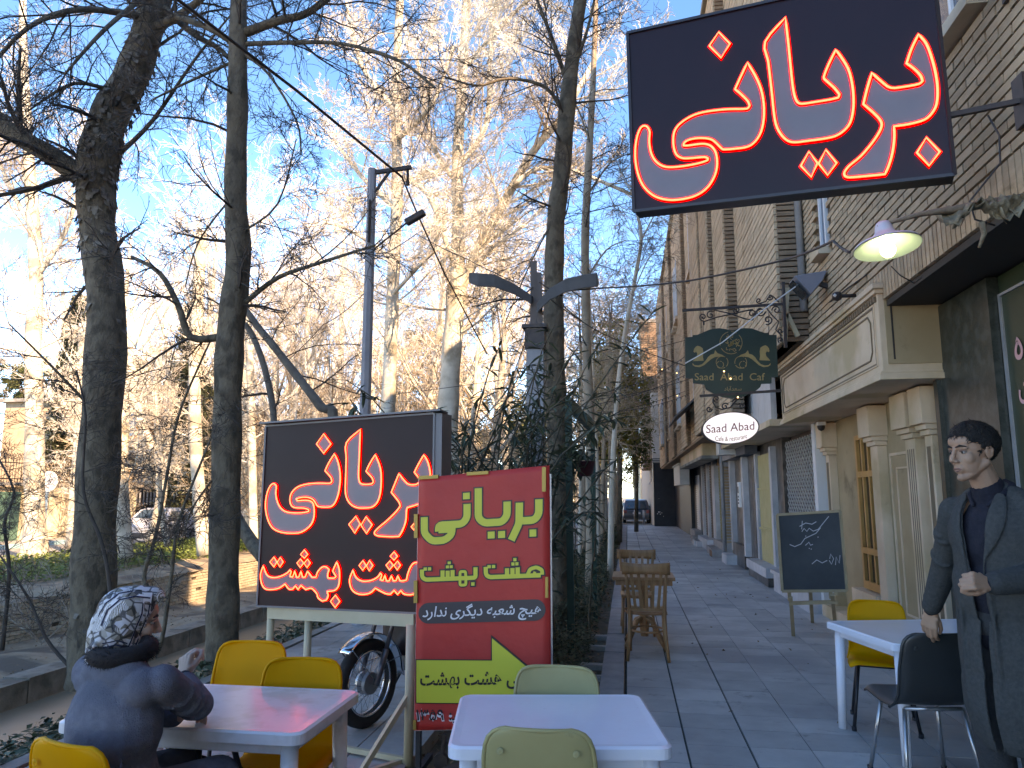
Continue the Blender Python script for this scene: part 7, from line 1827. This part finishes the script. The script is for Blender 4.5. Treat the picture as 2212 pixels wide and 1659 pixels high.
def face_children(root, body, H, skin_dark, lip_m, brow_m, fem=False):
    L0 = Vector(root.location)
    def add(mb, nm, m_): mb.v = [tuple(Vector(p) - L0) for p in mb.v]; return mb.build(nm, m_, root, smooth=True)
    for s in (-1, 1):
        mb = MB(); ellipsoid(mb, H, (.0705, s * .031, .010), (.0122, .0125, .0088), 14); e = add(mb, 'eye', eye_m)
        mb = MB(); ellipsoid(mb, H, (.0785, s * .0315, .0095), (.0052, .0068, .0066), 12); mb.v = [tuple(Vector(p) - L0) for p in mb.v]; mb.build('iris', iris_m, e, smooth=True)
        mb = MB(); chain(mb, [H(.089, s * .012, .0335), H(.086, s * .030, .039), H(.072, s * .050, .033)], [.0042, .0056, .003], 8); add(mb, 'eyebrow', brow_m)
        mb = MB(); chain(mb, [H(.0795, s * .018, .0155), H(.0845, s * .031, .0205), H(.074, s * .045, .0145)], [.0035, .0042, .003], 8); add(mb, 'eyelid', skin_dark)
    mb = MB(); chain(mb, [H(.088, -.022, -.064), H(.0935, -.008, -.0595), H(.0935, .008, -.0595), H(.088, .022, -.064)], [.002, .0042, .0042, .002], 8); chain(mb, [H(.088, -.018, -.066), H(.0925, 0, -.0715), H(.088, .018, -.066)], [.002, .0052, .002], 8); add(mb, 'lips', lip_m)
def hand(mb, W, d, nrm, side, curls, spread=.0, thumb=None, s=1.0, touch=None):
    """W wrist, d towards the knuckles, nrm out of the back of the hand, side=+1 when the thumb lies along d x nrm"""
    d = Vector(d).normalized(); nrm = (Vector(nrm) - d * Vector(nrm).dot(d)).normalized(); t = d.cross(nrm) * side
    ln = [.042, .048, .045, .035]; K = []
    for k in range(4):
        off = (.030 - .020 * k) * s; kn = W + d * (.088 - .004 * abs(k - 1)) * s + t * off; K.append(kn)
        capsule(mb, W + t * off * .5 + d * .006, kn, .0145 * s, .0118 * s, 10)
    capsule(mb, K[0] - d * .05, K[3] - d * .04, .013 * s, .012 * s, 10)
    for k in range(4):
        c = curls[k]; p = K[k]; dd = (d + t * spread * (1.5 - k) * .3).normalized(); r0 = (.0098, .0102, .0096, .0086)[k] * s
        for j, (fl, cc) in enumerate(((ln[k], c[0]), (ln[k] * .66, c[1]), (ln[k] * .52, c[2]))):
            ax = dd.cross(nrm) ; q = Matrix.Rotation(-cc, 3, d.cross(nrm).normalized()); dd = (q @ dd).normalized()
            e = p + dd * fl * s; capsule(mb, p, e, r0 * (1 - .07 * j), r0 * (1 - .07 * (j + 1)), 10); p = e
    th = thumb or (.9, .5); b0 = W + d * .022 * s + t * .022 * s - nrm * .006
    d1 = (d * .75 + t * th[0] - nrm * .35).normalized(); e1 = b0 + d1 * .042 * s; capsule(mb, b0, e1, .0150 * s, .0118 * s, 10)
    d2 = (d * 1.0 + t * th[1] - nrm * .45).normalized(); e2 = e1 + d2 * .034 * s; capsule(mb, e1, e2, .0112 * s, .0102 * s, 10)
    e3 = e2 + (d * 1.0 + t * (th[1] - .4) - nrm * .3).normalized() * .025 * s; capsule(mb, e2, e3, .0102 * s, .0085 * s, 10)
    return K
def blob(name, mb, m_, root, vox, it=6, fac=.6, label=None):
    L0 = Vector(root.location); mb.v = [tuple(Vector(p) - L0) for p in mb.v]
    o = mb.build(name, m_, root, fixn=False); remesh(o, vox, it, fac); return o
skin_m = mat('skin_olive', (.36, .19, .125), .5, (.42, .235, .16), 9, .08, 90, spec=.35)
skin_f = mat('skin_light', (.50, .31, .245), .5, (.55, .35, .28), 9, .05, 90, spec=.35)
skd_m = mat('skin_shade', (.25, .125, .085), .55); lip_m = mat('lip', (.24, .10, .08), .45); eye_m = mat('eye_white', (.30, .26, .24), .35); iris_m = mat('iris', (.015, .009, .006), .15)
hair_m = mat('black_hair', (.010, .008, .007), .55, (.022, .018, .016), 60, .8, 140, spec=.4)
wool_m = mat('grey_wool', (.048, .053, .053), .95, (.066, .072, .071), 60, .5, 220, spec=.15)
blue_wool = mat('blue_grey_wool', (.12, .135, .175), .95, (.15, .168, .21), 45, .5, 200, spec=.15, col3=(.10, .115, .148), scale3=5)
navy_m = mat('navy_cloth', (.012, .014, .022), .85, (.02, .022, .032), 30, .3, 90, spec=.2)
trou_m = mat('charcoal_trousers', (.022, .024, .026), .9, (.032, .034, .036), 40, .3, 120)
fur_m = mat('black_fur', (.012, .010, .012), .9)

# ---- standing man
MY = 3.95
mo = at(2146, 1065, MY)
man = thing('person', 'dark-haired man in a grey wool coat standing with one hand on the black chair', 'person', (mo.x + .02, MY, 0))
S_ = 1.05
B = Fr((mo.x + .02, MY, 0), (-.83, -.56), pitch=.03, sc=S_)
Hd = Fr(B(.095, -.01, 1.735), (-.93, -.36), pitch=.10, sc=S_ * 1.03)
rs, ls_ = B(-.01, -.190, 1.465), B(-.01, .200, 1.465)
rwr = at(2010, 1318, 4.44); rel = rs.lerp(rwr, .52) + B.u * -.02 - B.f * .05 + Vector((-.02, 0, 0))
lel = B(-.13, .27, 1.22); lwr = at(2138, 1262, MY - .27)
hips = [B(0, -.09, .95), B(0, .09, .95)]
bodym = MB()
head_parts(bodym, Hd)
chain(bodym, [Hd(-.02, 0, -.06), B(.015, 0, 1.56), B(-.02, 0, 1.45)], [.056 * S_, .062 * S_, .08 * S_])
ellipsoid(bodym, B, (-.01, 0, 1.33), (.105, .16, .20)); ellipsoid(bodym, B, (0, 0, 1.08), (.10, .145, .17)); ellipsoid(bodym, B, (0, 0, .94), (.105, .155, .12))
capsule(bodym, B(-.01, -.15, 1.48), B(-.01, .15, 1.48), .055, .055)
for s_, e_, w_ in ((rs, rel, rwr), (ls_, lel, lwr)): chain(bodym, [s_, e_, w_], [.052, .040, .027])
for h_, s in zip(hips, (-1, 1)):
    kn = B(.03, s * .10, .50); an = B(-.01, s * .10, .09); chain(bodym, [h_, kn, an], [.085, .055, .040]); chain(bodym, [an, B(.12, s * .12, .04)], [.042, .035])
hd = (at(1985, 1352, 4.5) - rwr).normalized()
hand(bodym, rwr, Vector((-.10, .12, -1)) , Vector((-.55, -.75, .15)), -1, [(.35, .5, .4), (.3, .5, .4), (.35, .6, .5), (.5, .6, .5)], thumb=(.35, .15), s=1.08)
hand(bodym, lwr, (at(2078, 1250, MY - .33) - lwr), Vector((.35, -.9, .35)), -1, [(.9, 1.3, .8), (1.1, 1.4, .8), (1.2, 1.4, .8), (1.2, 1.4, .8)], thumb=(.45, .1), s=1.08)
body = blob('body', bodym, skin_m, man, .0042, 3, .5)
face_children(man, body, Hd, skd_m, lip_m, hair_m)
# hair cap: thick on top, short at the sides
hm = MB()
def hairfn(a, b_):
    t = -pi / 2 + pi * b_; x = cos(t) * cos(2 * pi * a); y = cos(t) * sin(2 * pi * a); z = sin(t)
    n_ = .0035 * (sin(41 * a + 9 * b_) + sin(97 * a) * sin(57 * b_))
    k = 1.0 + n_ * 9
    return Hd(-.022 + .104 * x * k, .084 * y * k, .045 + (.090 + .014 * max(0, x) * max(0, z)) * z * k)
V = MB().grid(hairfn, 64, 40, closed_u=True)
def keep(p):
    q = Vector(p) - Hd.o; f, l, u = q.dot(Hd.f) / Hd.s, q.dot(Hd.l) / Hd.s, q.dot(Hd.u) / Hd.s
    if u > .088: return True
    if f > .045: return u > .075 - .02 * (f < .06)
    if f > .012: return u > .045 or (f < .022 and u > -.012)
    if f > -.035: return u > .02
    return u > -.075
V.f = [f for f in V.f if sum(keep(V.v[i]) for i in f) >= 3]
used = sorted({i for f in V.f for i in f}); mp_ = {j: i for i, j in enumerate(used)}; V.v = [V.v[j] for j in used]; V.f = [tuple(mp_[i] for i in f) for f in V.f]
hair = V.build('hair', hair_m, man, world=True, smooth=True, solid=.014)
st = MB(); r = random.Random(8)
hv = [Vector(v) for v in V.v]; cen = Hd(-.02, 0, .03)
for k in range(2600):
    p = r.choice(hv) + Vector(man.location) ; n_ = (p - cen).normalized(); q = Vector((p.x, p.y, p.z)); sgn = (Hd.f * r.uniform(-.1, .9) + Hd.u * r.uniform(-.5, .25) + Hd.l * r.uniform(-.4, .4)); sgn = (sgn - n_ * sgn.dot(n_) * .8).normalized()
    L = r.uniform(.012, .026) * (1.25 if (p - Hd.o).dot(Hd.u) > .07 else .7); w_ = n_.cross(sgn).normalized() * .0012
    a = q + n_ * .006; b1 = a + sgn * L * .6 + n_ * .003; c1 = a + sgn * L + n_ * -.001
    st.add([a - w_, a + w_, b1 + w_, b1 - w_, c1], [(0, 1, 2, 3), (3, 2, 4)])
st.v = [tuple(Vector(p) - Vector(man.location)) for p in st.v]; st.build('hair_strands', hair_m, hair, fixn=False, kind='stuff')
# stubble shadow is left to the skin; clothes
tr_ = MB()
for h_, s in zip(hips, (-1, 1)): chain(tr_, [h_ + Vector((0, 0, .03)), B(.03, s * .10, .50), B(-.01, s * .10, .12)], [.115, .085, .075])
ellipsoid(tr_, B, (0, 0, .97), (.13, .18, .14)); blob('trousers', tr_, trou_m, man, .010, 4)
sh = MB()
for s in (-1, 1): chain(sh, [B(-.01, s * .10, .08), B(.13, s * .12, .045)], [.055, .045])
blob('shoes', sh, black_m, man, .008, 3)
shirt = MB()
ellipsoid(shirt, B, (.0, 0, 1.33), (.128, .155, .22)); ellipsoid(shirt, B, (.0, 0, 1.12), (.132, .15, .22)); ellipsoid(shirt, B, (.0, 0, .95), (.125, .155, .15)); chain(shirt, [B(-.0, 0, 1.50), B(.02, 0, 1.575)], [.08 * S_, .07 * S_])
for (e_, w_) in ((rel, rwr), (lel, lwr)): d_ = (w_ - e_).normalized(); chain(shirt, [w_ - d_ * .10, w_ - d_ * .008], [.041, .037])
blob('shirt', shirt, navy_m, man, .006, 5)
coat = MB()
ellipsoid(coat, B, (-.015, 0, 1.36), (.158, .222, .20)); ellipsoid(coat, B, (-.01, 0, 1.12), (.17, .218, .28)); ellipsoid(coat, B, (-.01, 0, .85), (.175, .215, .32)); ellipsoid(coat, B, (-.01, 0, .66), (.18, .22, .34)); ellipsoid(coat, B, (-.012, 0, 1.25), (.163, .203, .26)); chain(coat, [B(-.02, -.15, 1.47), B(-.02, -.07, 1.51), B(-.02, .07, 1.51), B(-.02, .15, 1.47)], [.072, .07, .07, .072]); chain(coat, [B(-.02, -.09, 1.52), B(-.03, 0, 1.545), B(-.02, .09, 1.52)], [.065, .075, .065])
def sleeve(mb, s_, e_, w_, r0, r1, r2, seed=0, ends=.03):
    d_ = (w_ - e_).normalized(); w2 = w_ - d_ * ends
    chain(mb, [s_, s_.lerp(e_, .5), e_, e_.lerp(w2, .55), w2], [r0, r0 * .9, r1, (r1 + r2) / 2, r2])
    rr = random.Random(seed)
    for k in range(5):     # folds round the elbow and upper arm
        t = rr.uniform(.35, .95); c = s_.lerp(e_, t); ax = (e_ - s_).normalized(); n_ = ax.cross(rdir(rr)).normalized(); m2 = ax.cross(n_); R_ = (r0 * (1 - t) + r1 * t)
        mb.tube([c + (n_ * cos(a) + m2 * sin(a)) * R_ * 1.0 + ax * .012 * sin(a * 2) for a in [q * .35 for q in range(9)]], .010, 6)
sleeve(coat, rs, rel, rwr, .076, .066, .050, 1); sleeve(coat, ls_, lel, lwr, .080, .072, .054, 2)
for k in range(6):   # long vertical folds of the coat skirt
    a = -2.2 + k * .8; coat.tube([B(-.01 + .168 * cos(a), .205 * sin(a), 1.15), B(-.01 + .176 * cos(a + .05), .215 * sin(a + .05), .85), B(-.01 + .17 * cos(a), .21 * sin(a), .6)], .012, 6)
co = blob('coat', coat, wool_m, man, .007, 5)
# open the coat down the front
cobv = BVHTree.FromPolygons([v.co + Vector(man.location) for v in co.data.vertices], [tuple(p.vertices) for p in co.data.polygons])
bm = bmesh.new(); bm.from_mesh(co.data); kill = []
for f in bm.faces:
    c = f.calc_center_median() + Vector(man.location); q = c - B.o; fo, le, u = q.dot(B.f) / S_, q.dot(B.l) / S_, q.dot(B.u) / S_
    w0 = .032 + .038 * max(0, min(1, (u - 1.15) / .35)) - .012 * (u < 1.0)
    if fo > .02 and -w0 * 1.25 < le < w0 * .75 and .4 < u < 1.60: kill.append(f)
    elif u < .44: kill.append(f)
bmesh.ops.delete(bm, geom=kill, context='FACES')
for v in bm.verts:
    if not v.is_boundary: continue
    c = v.co + Vector(man.location); q = c - B.o; fo, le, u = q.dot(B.f) / S_, q.dot(B.l) / S_, q.dot(B.u) / S_
    if u < .475: v.co += B.u * ((.44 - u) * S_); continue
    if fo < .02: continue
    w0 = .032 + .038 * max(0, min(1, (u - 1.15) / .35)) - .012 * (u < 1.0); tgt = w0 * .75 if le > 0 else -w0 * 1.25
    if abs(tgt - le) < .03 and u < 1.58: v.co += B.l * ((tgt - le) * S_)
bm.to_mesh(co.data); bm.free()
sm = co.modifiers.new('s', 'SOLIDIFY'); sm.thickness = .008; sm.offset = -1
for s, tail in ((1, 'l'), (-1, 'r')):
    lap = MB(); pts = []
    for i in range(13):
        u = 1.555 - .37 * i / 12; inner = (.035 + .035 * max(0, min(1, (u - 1.15) / .35))) * (.75 if s > 0 else 1.25)
        wl_ = .075 * sin(pi * min(1, (i + 1.5) / 11.0)) if i < 12 else .004
        row = []
        for j in range(5):
            l_ = s * (inner - .003 + wl_ * j / 4); o_ = B(.30, l_, u); hit = cobv.ray_cast(o_, -B.f)
            p = hit[0] if hit[0] is not None else (pts[-1][j] - B.u * .03 if pts else B(.13, l_, u))
            row.append(p + B.f * (.012 + .006 * sin(pi * j / 4)))
        pts.append(row)
    lap.grid(lambda a, b_: pts[int(round(b_ * 12))][int(round(a * 4))], 5, 13); lap.build('lapel', wool_m, man, world=True, smooth=True, solid=.007, sub=1)
cl = MB()
for s in (-1, 1): chain(cl, [B(-.075, s * .02, 1.60), B(-.03, s * .078, 1.585), B(.04, s * .075, 1.545), B(.09, s * .035, 1.50)], [.017, .017, .015, .010])
blob('shirt_collar', cl, navy_m, man, .005, 3)

# ---- seated woman
WY = 2.62
wo_ = at(283, 1420, WY)
wom = thing('person', 'seated woman in a blue-grey coat with a white and navy patterned headscarf', 'person', (wo_.x, WY - .05, 0))
WB = Fr((wo_.x, WY - .05, 0), (.36, .93))
nz = wo_.z
hc = at(285, 1345, WY + .02)
WH = Fr(hc, (.76, .65), pitch=.16, sc=.90)
rs = at(350, 1474, WY - .08); lsh = WB(-.0, .165, nz - .06)
rel = at(428, 1522, WY + .16); rwr = at(398, 1462, WY + .32)
lel = WB(.20, .20, .78); lwr = WB(.24, -.02, .775)
wb2 = MB(); head_parts(wb2, WH, fem=True)
chain(wb2, [WH(-.02, 0, -.06), WB(.0, 0, nz), WB(-.02, 0, nz - .1)], [.040, .042, .07])
ellipsoid(wb2, WB, (0, 0, nz - .20), (.10, .14, .18)); ellipsoid(wb2, WB, (0, 0, .62), (.10, .14, .16)); ellipsoid(wb2, WB, (0, 0, .50), (.13, .17, .12))
capsule(wb2, WB(0, -.13, nz - .08), WB(0, .13, nz - .08), .05, .05)
chain(wb2, [rs, rel, rwr], [.045, .035, .023]); chain(wb2, [lsh, lel, lwr], [.045, .035, .023])
for s in (-1, 1): chain(wb2, [WB(0, s * .09, .50), WB(.42, s * .10, .50), WB(.44, s * .10, .09), WB(.54, s * .10, .04)], [.085, .055, .04, .035])
hand(wb2, rwr, at(404, 1408, WY + .36) - rwr, Vector((-.3, -.9, .2)), 1, [(.9, 1.2, .7), (.85, 1.1, .7), (.8, 1.1, .7), (.85, 1.1, .7)], thumb=(.5, .2), s=.95)
hand(wb2, lwr, Vector((.25, .95, .0)), Vector((0, .0, 1)), -1, [(.5, .7, .5)] * 4, s=.92)
wbody = blob('body', wb2, skin_f, wom, .0042, 3, .5)
face_children(wom, wbody, WH, skin_f, lip_m, hair_m, True)
mb = MB(); rg = at(418, 1415, WY + .36); mb.tube([rg + Vector((.011 * cos(a), 0, .011 * sin(a))) for a in [k * pi / 6 for k in range(12)]], .002, 6, closed=True); mb.build('ring', gold_m, wom, world=True)
wc = MB()
ellipsoid(wc, WB, (-.01, 0, nz - .22), (.145, .195, .20)); ellipsoid(wc, WB, (-.01, 0, nz - .42), (.145, .185, .24)); ellipsoid(wc, WB, (.0, 0, .55), (.17, .215, .17)); chain(wc, [WB(-.01, -.14, nz - .075), WB(-.01, .14, nz - .075)], [.072, .072])
chain(wc, [WB(-.02, -.08, nz - .04), WB(-.02, .08, nz - .04)], [.07, .07])
sleeve(wc, rs, rel, rwr, .064, .058, .040, 5, .045); sleeve(wc, lsh, lel, lwr, .076, .062, .045, 6, .03)
for s in (-1, 1): chain(wc, [WB(.02, s * .10, .52), WB(.36, s * .11, .53)], [.12, .085])
for k in range(5): a = 2.2 + k * .5; wc.tube([WB(-.01 + .15 * cos(a), .19 * sin(a), nz - .3), WB(-.01 + .155 * cos(a), .19 * sin(a), nz - .5), WB(.165 * cos(a + .1), .21 * sin(a), .55)], .008, 6)
woc = blob('coat', wc, blue_wool, wom, .0065, 5)
dw = (rwr - rel).normalized(); mb = MB(); chain(mb, [rwr - dw * .04, rwr - dw * .012], [.034, .032]); blob('cuff', mb, navy_m, wom, .005, 2)
wt_ = MB()
for s in (-1, 1): chain(wt_, [WB(.30, s * .10, .50), WB(.43, s * .10, .49), WB(.44, s * .10, .12)], [.08, .07, .055])
blob('trousers', wt_, navy_m, wom, .009, 3)
ws = MB()
for s in (-1, 1): chain(ws, [WB(.43, s * .10, .07), WB(.56, s * .10, .045)], [.05, .04])
blob('shoes', ws, black_m, wom, .008, 2)
# headscarf
def scarf_mat():
    m = mat('printed_scarf', (.74, .75, .78), .7); nt = m.node_tree; N = nt.nodes; L = nt.links; b = N['Principled BSDF']
    tc = N.new('ShaderNodeTexCoord')
    wv = N.new('ShaderNodeTexNoise'); wv.inputs['Scale'].default_value = 13; wv.inputs['Detail'].default_value = 1.5
    vo = N.new('ShaderNodeTexVoronoi'); vo.feature = 'DISTANCE_TO_EDGE'; vo.inputs['Scale'].default_value = 24
    vo2 = N.new('ShaderNodeTexVoronoi'); vo2.inputs['Scale'].default_value = 38
    wa = N.new('ShaderNodeTexWave'); wa.inputs['Scale'].default_value = 60; wa.inputs['Distortion'].default_value = 6; wa.inputs['Detail'].default_value = 3
    for q in (wv, vo, vo2, wa): L.new(tc.outputs['Object'], q.inputs['Vector'])
    r1 = N.new('ShaderNodeValToRGB'); r1.color_ramp.elements[0].position = .05; r1.color_ramp.elements[1].position = .09; r1.color_ramp.elements[0].color = (.02, .022, .045, 1); r1.color_ramp.elements[1].color = (.72, .74, .78, 1)
    L.new(vo.outputs['Distance'], r1.inputs[0])
    r2 = N.new('ShaderNodeValToRGB'); r2.color_ramp.interpolation = 'CONSTANT'; e = r2.color_ramp.elements; e[0].position = 0; e[0].color = (.72, .74, .78, 1); e[1].position = .30; e[1].color = (.24, .21, .17, 1)
    for p_, c in ((.5, (.62, .62, .62, 1)), (.62, (.10, .10, .11, 1)), (.7, (.45, .43, .38, 1)), (.85, (.74, .75, .78, 1))): x = e.new(p_); x.color = c
    L.new(vo2.outputs['Color'], r2.inputs[0])
    m1 = N.new('ShaderNodeMixRGB'); m1.blend_type = 'MULTIPLY'; m1.inputs[0].default_value = .85; L.new(r2.outputs[0], m1.inputs[1]); L.new(r1.outputs[0], m1.inputs[2])
    r3 = N.new('ShaderNodeValToRGB'); r3.color_ramp.elements[0].position = .57; r3.color_ramp.elements[1].position = .61
    L.new(wv.outputs[0], r3.inputs[0])
    m2 = N.new('ShaderNodeMixRGB'); L.new(r3.outputs[0], m2.inputs[0]); L.new(m1.outputs[0], m2.inputs[1])
    r4 = N.new('ShaderNodeValToRGB'); r4.color_ramp.elements[0].position = .5; r4.color_ramp.elements[1].position = .56; r4.color_ramp.elements[0].color = (.22, .20, .17, 1); r4.color_ramp.elements[1].color = (.74, .76, .80, 1)
    L.new(wa.outputs[0], r4.inputs[0]); L.new(r4.outputs[0], m2.inputs[2])
    L.new(m2.outputs[0], b.inputs['Base Color']); return m
sm_ = scarf_mat(); white_silk = mat('white_silk', (.74, .76, .80), .6); navy_line = mat('navy_line', (.012, .016, .05), .7)
sc2 = MB()
ellipsoid(sc2, WH, (-.028, 0, .045), (.112, .093, .098), 24); ellipsoid(sc2, WH, (-.045, 0, -.01), (.105, .088, .10), 24); chain(sc2, [WH(.005, 0, .085), WH(.055, 0, .105)], [.062, .042])
chain(sc2, [WH(-.05, 0, -.04), WH(-.045, 0, -.12)], [.092, .088]); chain(sc2, [WH(-.0, 0, -.12), WH(.015, 0, -.145)], [.07, .062]); chain(sc2, [WH(-.01, -.045, -.06), WH(.035, -.03, -.115)], [.045, .035]); chain(sc2, [WH(-.01, .045, -.06), WH(.035, .03, -.115)], [.045, .035])
for k in range(6): sc2.tube([WH(-.02 - .02 * k, -.085, .03 - .022 * k), WH(-.08 - .012 * k, -.06, -.01 - .02 * k), WH(-.125, .0, -.03 - .018 * k)], .009, 6)
sc_o = blob('headscarf', sc2, sm_, wom, .0045, 4)
bm = bmesh.new(); bm.from_mesh(sc_o.data); kill = []
for f in bm.faces:
    q = f.calc_center_median() + Vector(wom.location) - WH.o; fo, le, u = q.dot(WH.f) / WH.s, q.dot(WH.l) / WH.s, q.dot(WH.u) / WH.s
    if fo > .045 + .028 * max(0, min(1, (u - .03) / .07)) and u < .115 and u > -.10 and abs(le) < .08: kill.append(f)
bmesh.ops.delete(bm, geom=kill, context='FACES'); bm.to_mesh(sc_o.data); bm.free()
sm2 = sc_o.modifiers.new('s', 'SOLIDIFY'); sm2.thickness = .004; sm2.offset = 1
sbv = BVHTree.FromPolygons([v.co + Vector(wom.location) for v in sc_o.data.vertices], [tuple(p.vertices) for p in sc_o.data.polygons])
def on_scarf(f, u, side=-1, lift=.006):
    o_ = WH(f, side * .4, u); hit = sbv.ray_cast(o_, WH.l * -side)
    return (hit[0] + WH.l * side * lift) if hit[0] is not None else None
def ribbon(name, pts, w, m_, lift=.006):
    fine = []
    for i in range(len(pts) - 1):
        for k in range(8): t = k / 8; fine.append((pts[i][0] * (1 - t) + pts[i + 1][0] * t, pts[i][1] * (1 - t) + pts[i + 1][1] * t))
    fine.append(pts[-1]); A = []; 
    for i, (f, u) in enumerate(fine):
        j = min(i + 1, len(fine) - 1); i0 = max(i - 1, 0); dx, dy = fine[j][0] - fine[i0][0], fine[j][1] - fine[i0][1]; L = sqrt(dx * dx + dy * dy) + 1e-9
        a = on_scarf(f - dy / L * w / 2, u + dx / L * w / 2, -1, lift); b_ = on_scarf(f + dy / L * w / 2, u - dx / L * w / 2, -1, lift)
        if a is not None and b_ is not None: A.append((a, b_))
    if len(A) < 2: return
    mb = MB(); V = [p for ab in A for p in ab]; mb.add(V, [(2 * i, 2 * i + 1, 2 * i + 3, 2 * i + 2) for i in range(len(A) - 1)])
    mb.v = [tuple(Vector(p) - Vector(wom.location)) for p in mb.v]; return mb.build(name, m_, sc_o, smooth=True, fixn=False)
ribbon('white_border', [(.028, .13), (.032, .06), (.022, -.02), (.01, -.09)], .034, white_silk, .006)
ribbon('navy_line', [(.042, .085), (.044, .05), (.034, -.02), (.022, -.085)], .0055, navy_line, .0078); ribbon('navy_line', [(.014, .09), (.018, .05), (.008, -.02), (-.004, -.085)], .0055, navy_line, .0078)
ribbon('white_border', [(-.115, .01), (-.105, .06), (-.07, .105), (-.02, .125), (.03, .13)], .026, white_silk, .007)
ribbon('navy_line', [(-.118, -.01), (-.11, .05), (-.075, .096), (-.02, .114), (.04, .11)], .0055, navy_line, .009)
ribbon('navy_line', [(-.135, .02), (-.12, .075), (-.08, .118), (-.03, .133)], .0045, navy_line, .009)
ribbon('navy_line', [(-.095, -.09), (-.05, -.075), (.0, -.085)], .006, navy_line, .008); ribbon('navy_line', [(-.10, -.075), (-.05, -.058), (-.01, -.068)], .005, navy_line, .008)
mb = MB(); 
for rr_, m_, li in ((.016, navy_line, .010), (.011, white_silk, .0115)):
    c0 = [on_scarf(.02 + rr_ * cos(a), -.098 + rr_ * sin(a), -1, li) for a in [k * pi / 8 for k in range(16)]]
    if all(c is not None for c in c0): mb = MB(); mb.add(c0, [tuple(range(16))]); mb.v = [tuple(Vector(p) - Vector(wom.location)) for p in mb.v]; mb.build('navy_ring' if m_ is navy_line else 'white_disc', m_, sc_o, fixn=False)
# fur collar
fc = MB(); CO = [WB(.080 * cos(a) - .0, .100 * sin(a), nz + .034 + .012 * cos(a)) for a in [k * 2 * pi / 20 for k in range(20)]]
fc.tube(CO, .034, 12, closed=True); fur = blob('fur_collar', fc, fur_m, wom, .006, 2)
fs = MB(); r = random.Random(12)
for k in range(5200):
    c = CO[r.randrange(20)].lerp(CO[r.randrange(20)], 0); i = r.randrange(20); c = CO[i].lerp(CO[(i + 1) % 20], r.random()); n_ = rdir(r); p = c + n_ * .032; d_ = (n_ + rdir(r) * .7 + Vector((0, 0, -.4))).normalized(); w_ = d_.cross(n_ + Vector((.01, .2, 0))).normalized() * .0011; L = r.uniform(.008, .02)
    fs.add([p - w_, p + w_, p + d_ * L], [(0, 1, 2)])
fs.v = [tuple(Vector(p) - Vector(wom.location)) for p in fs.v]; fs.build('fur_hairs', fur_m, fur, kind='stuff', fixn=False)
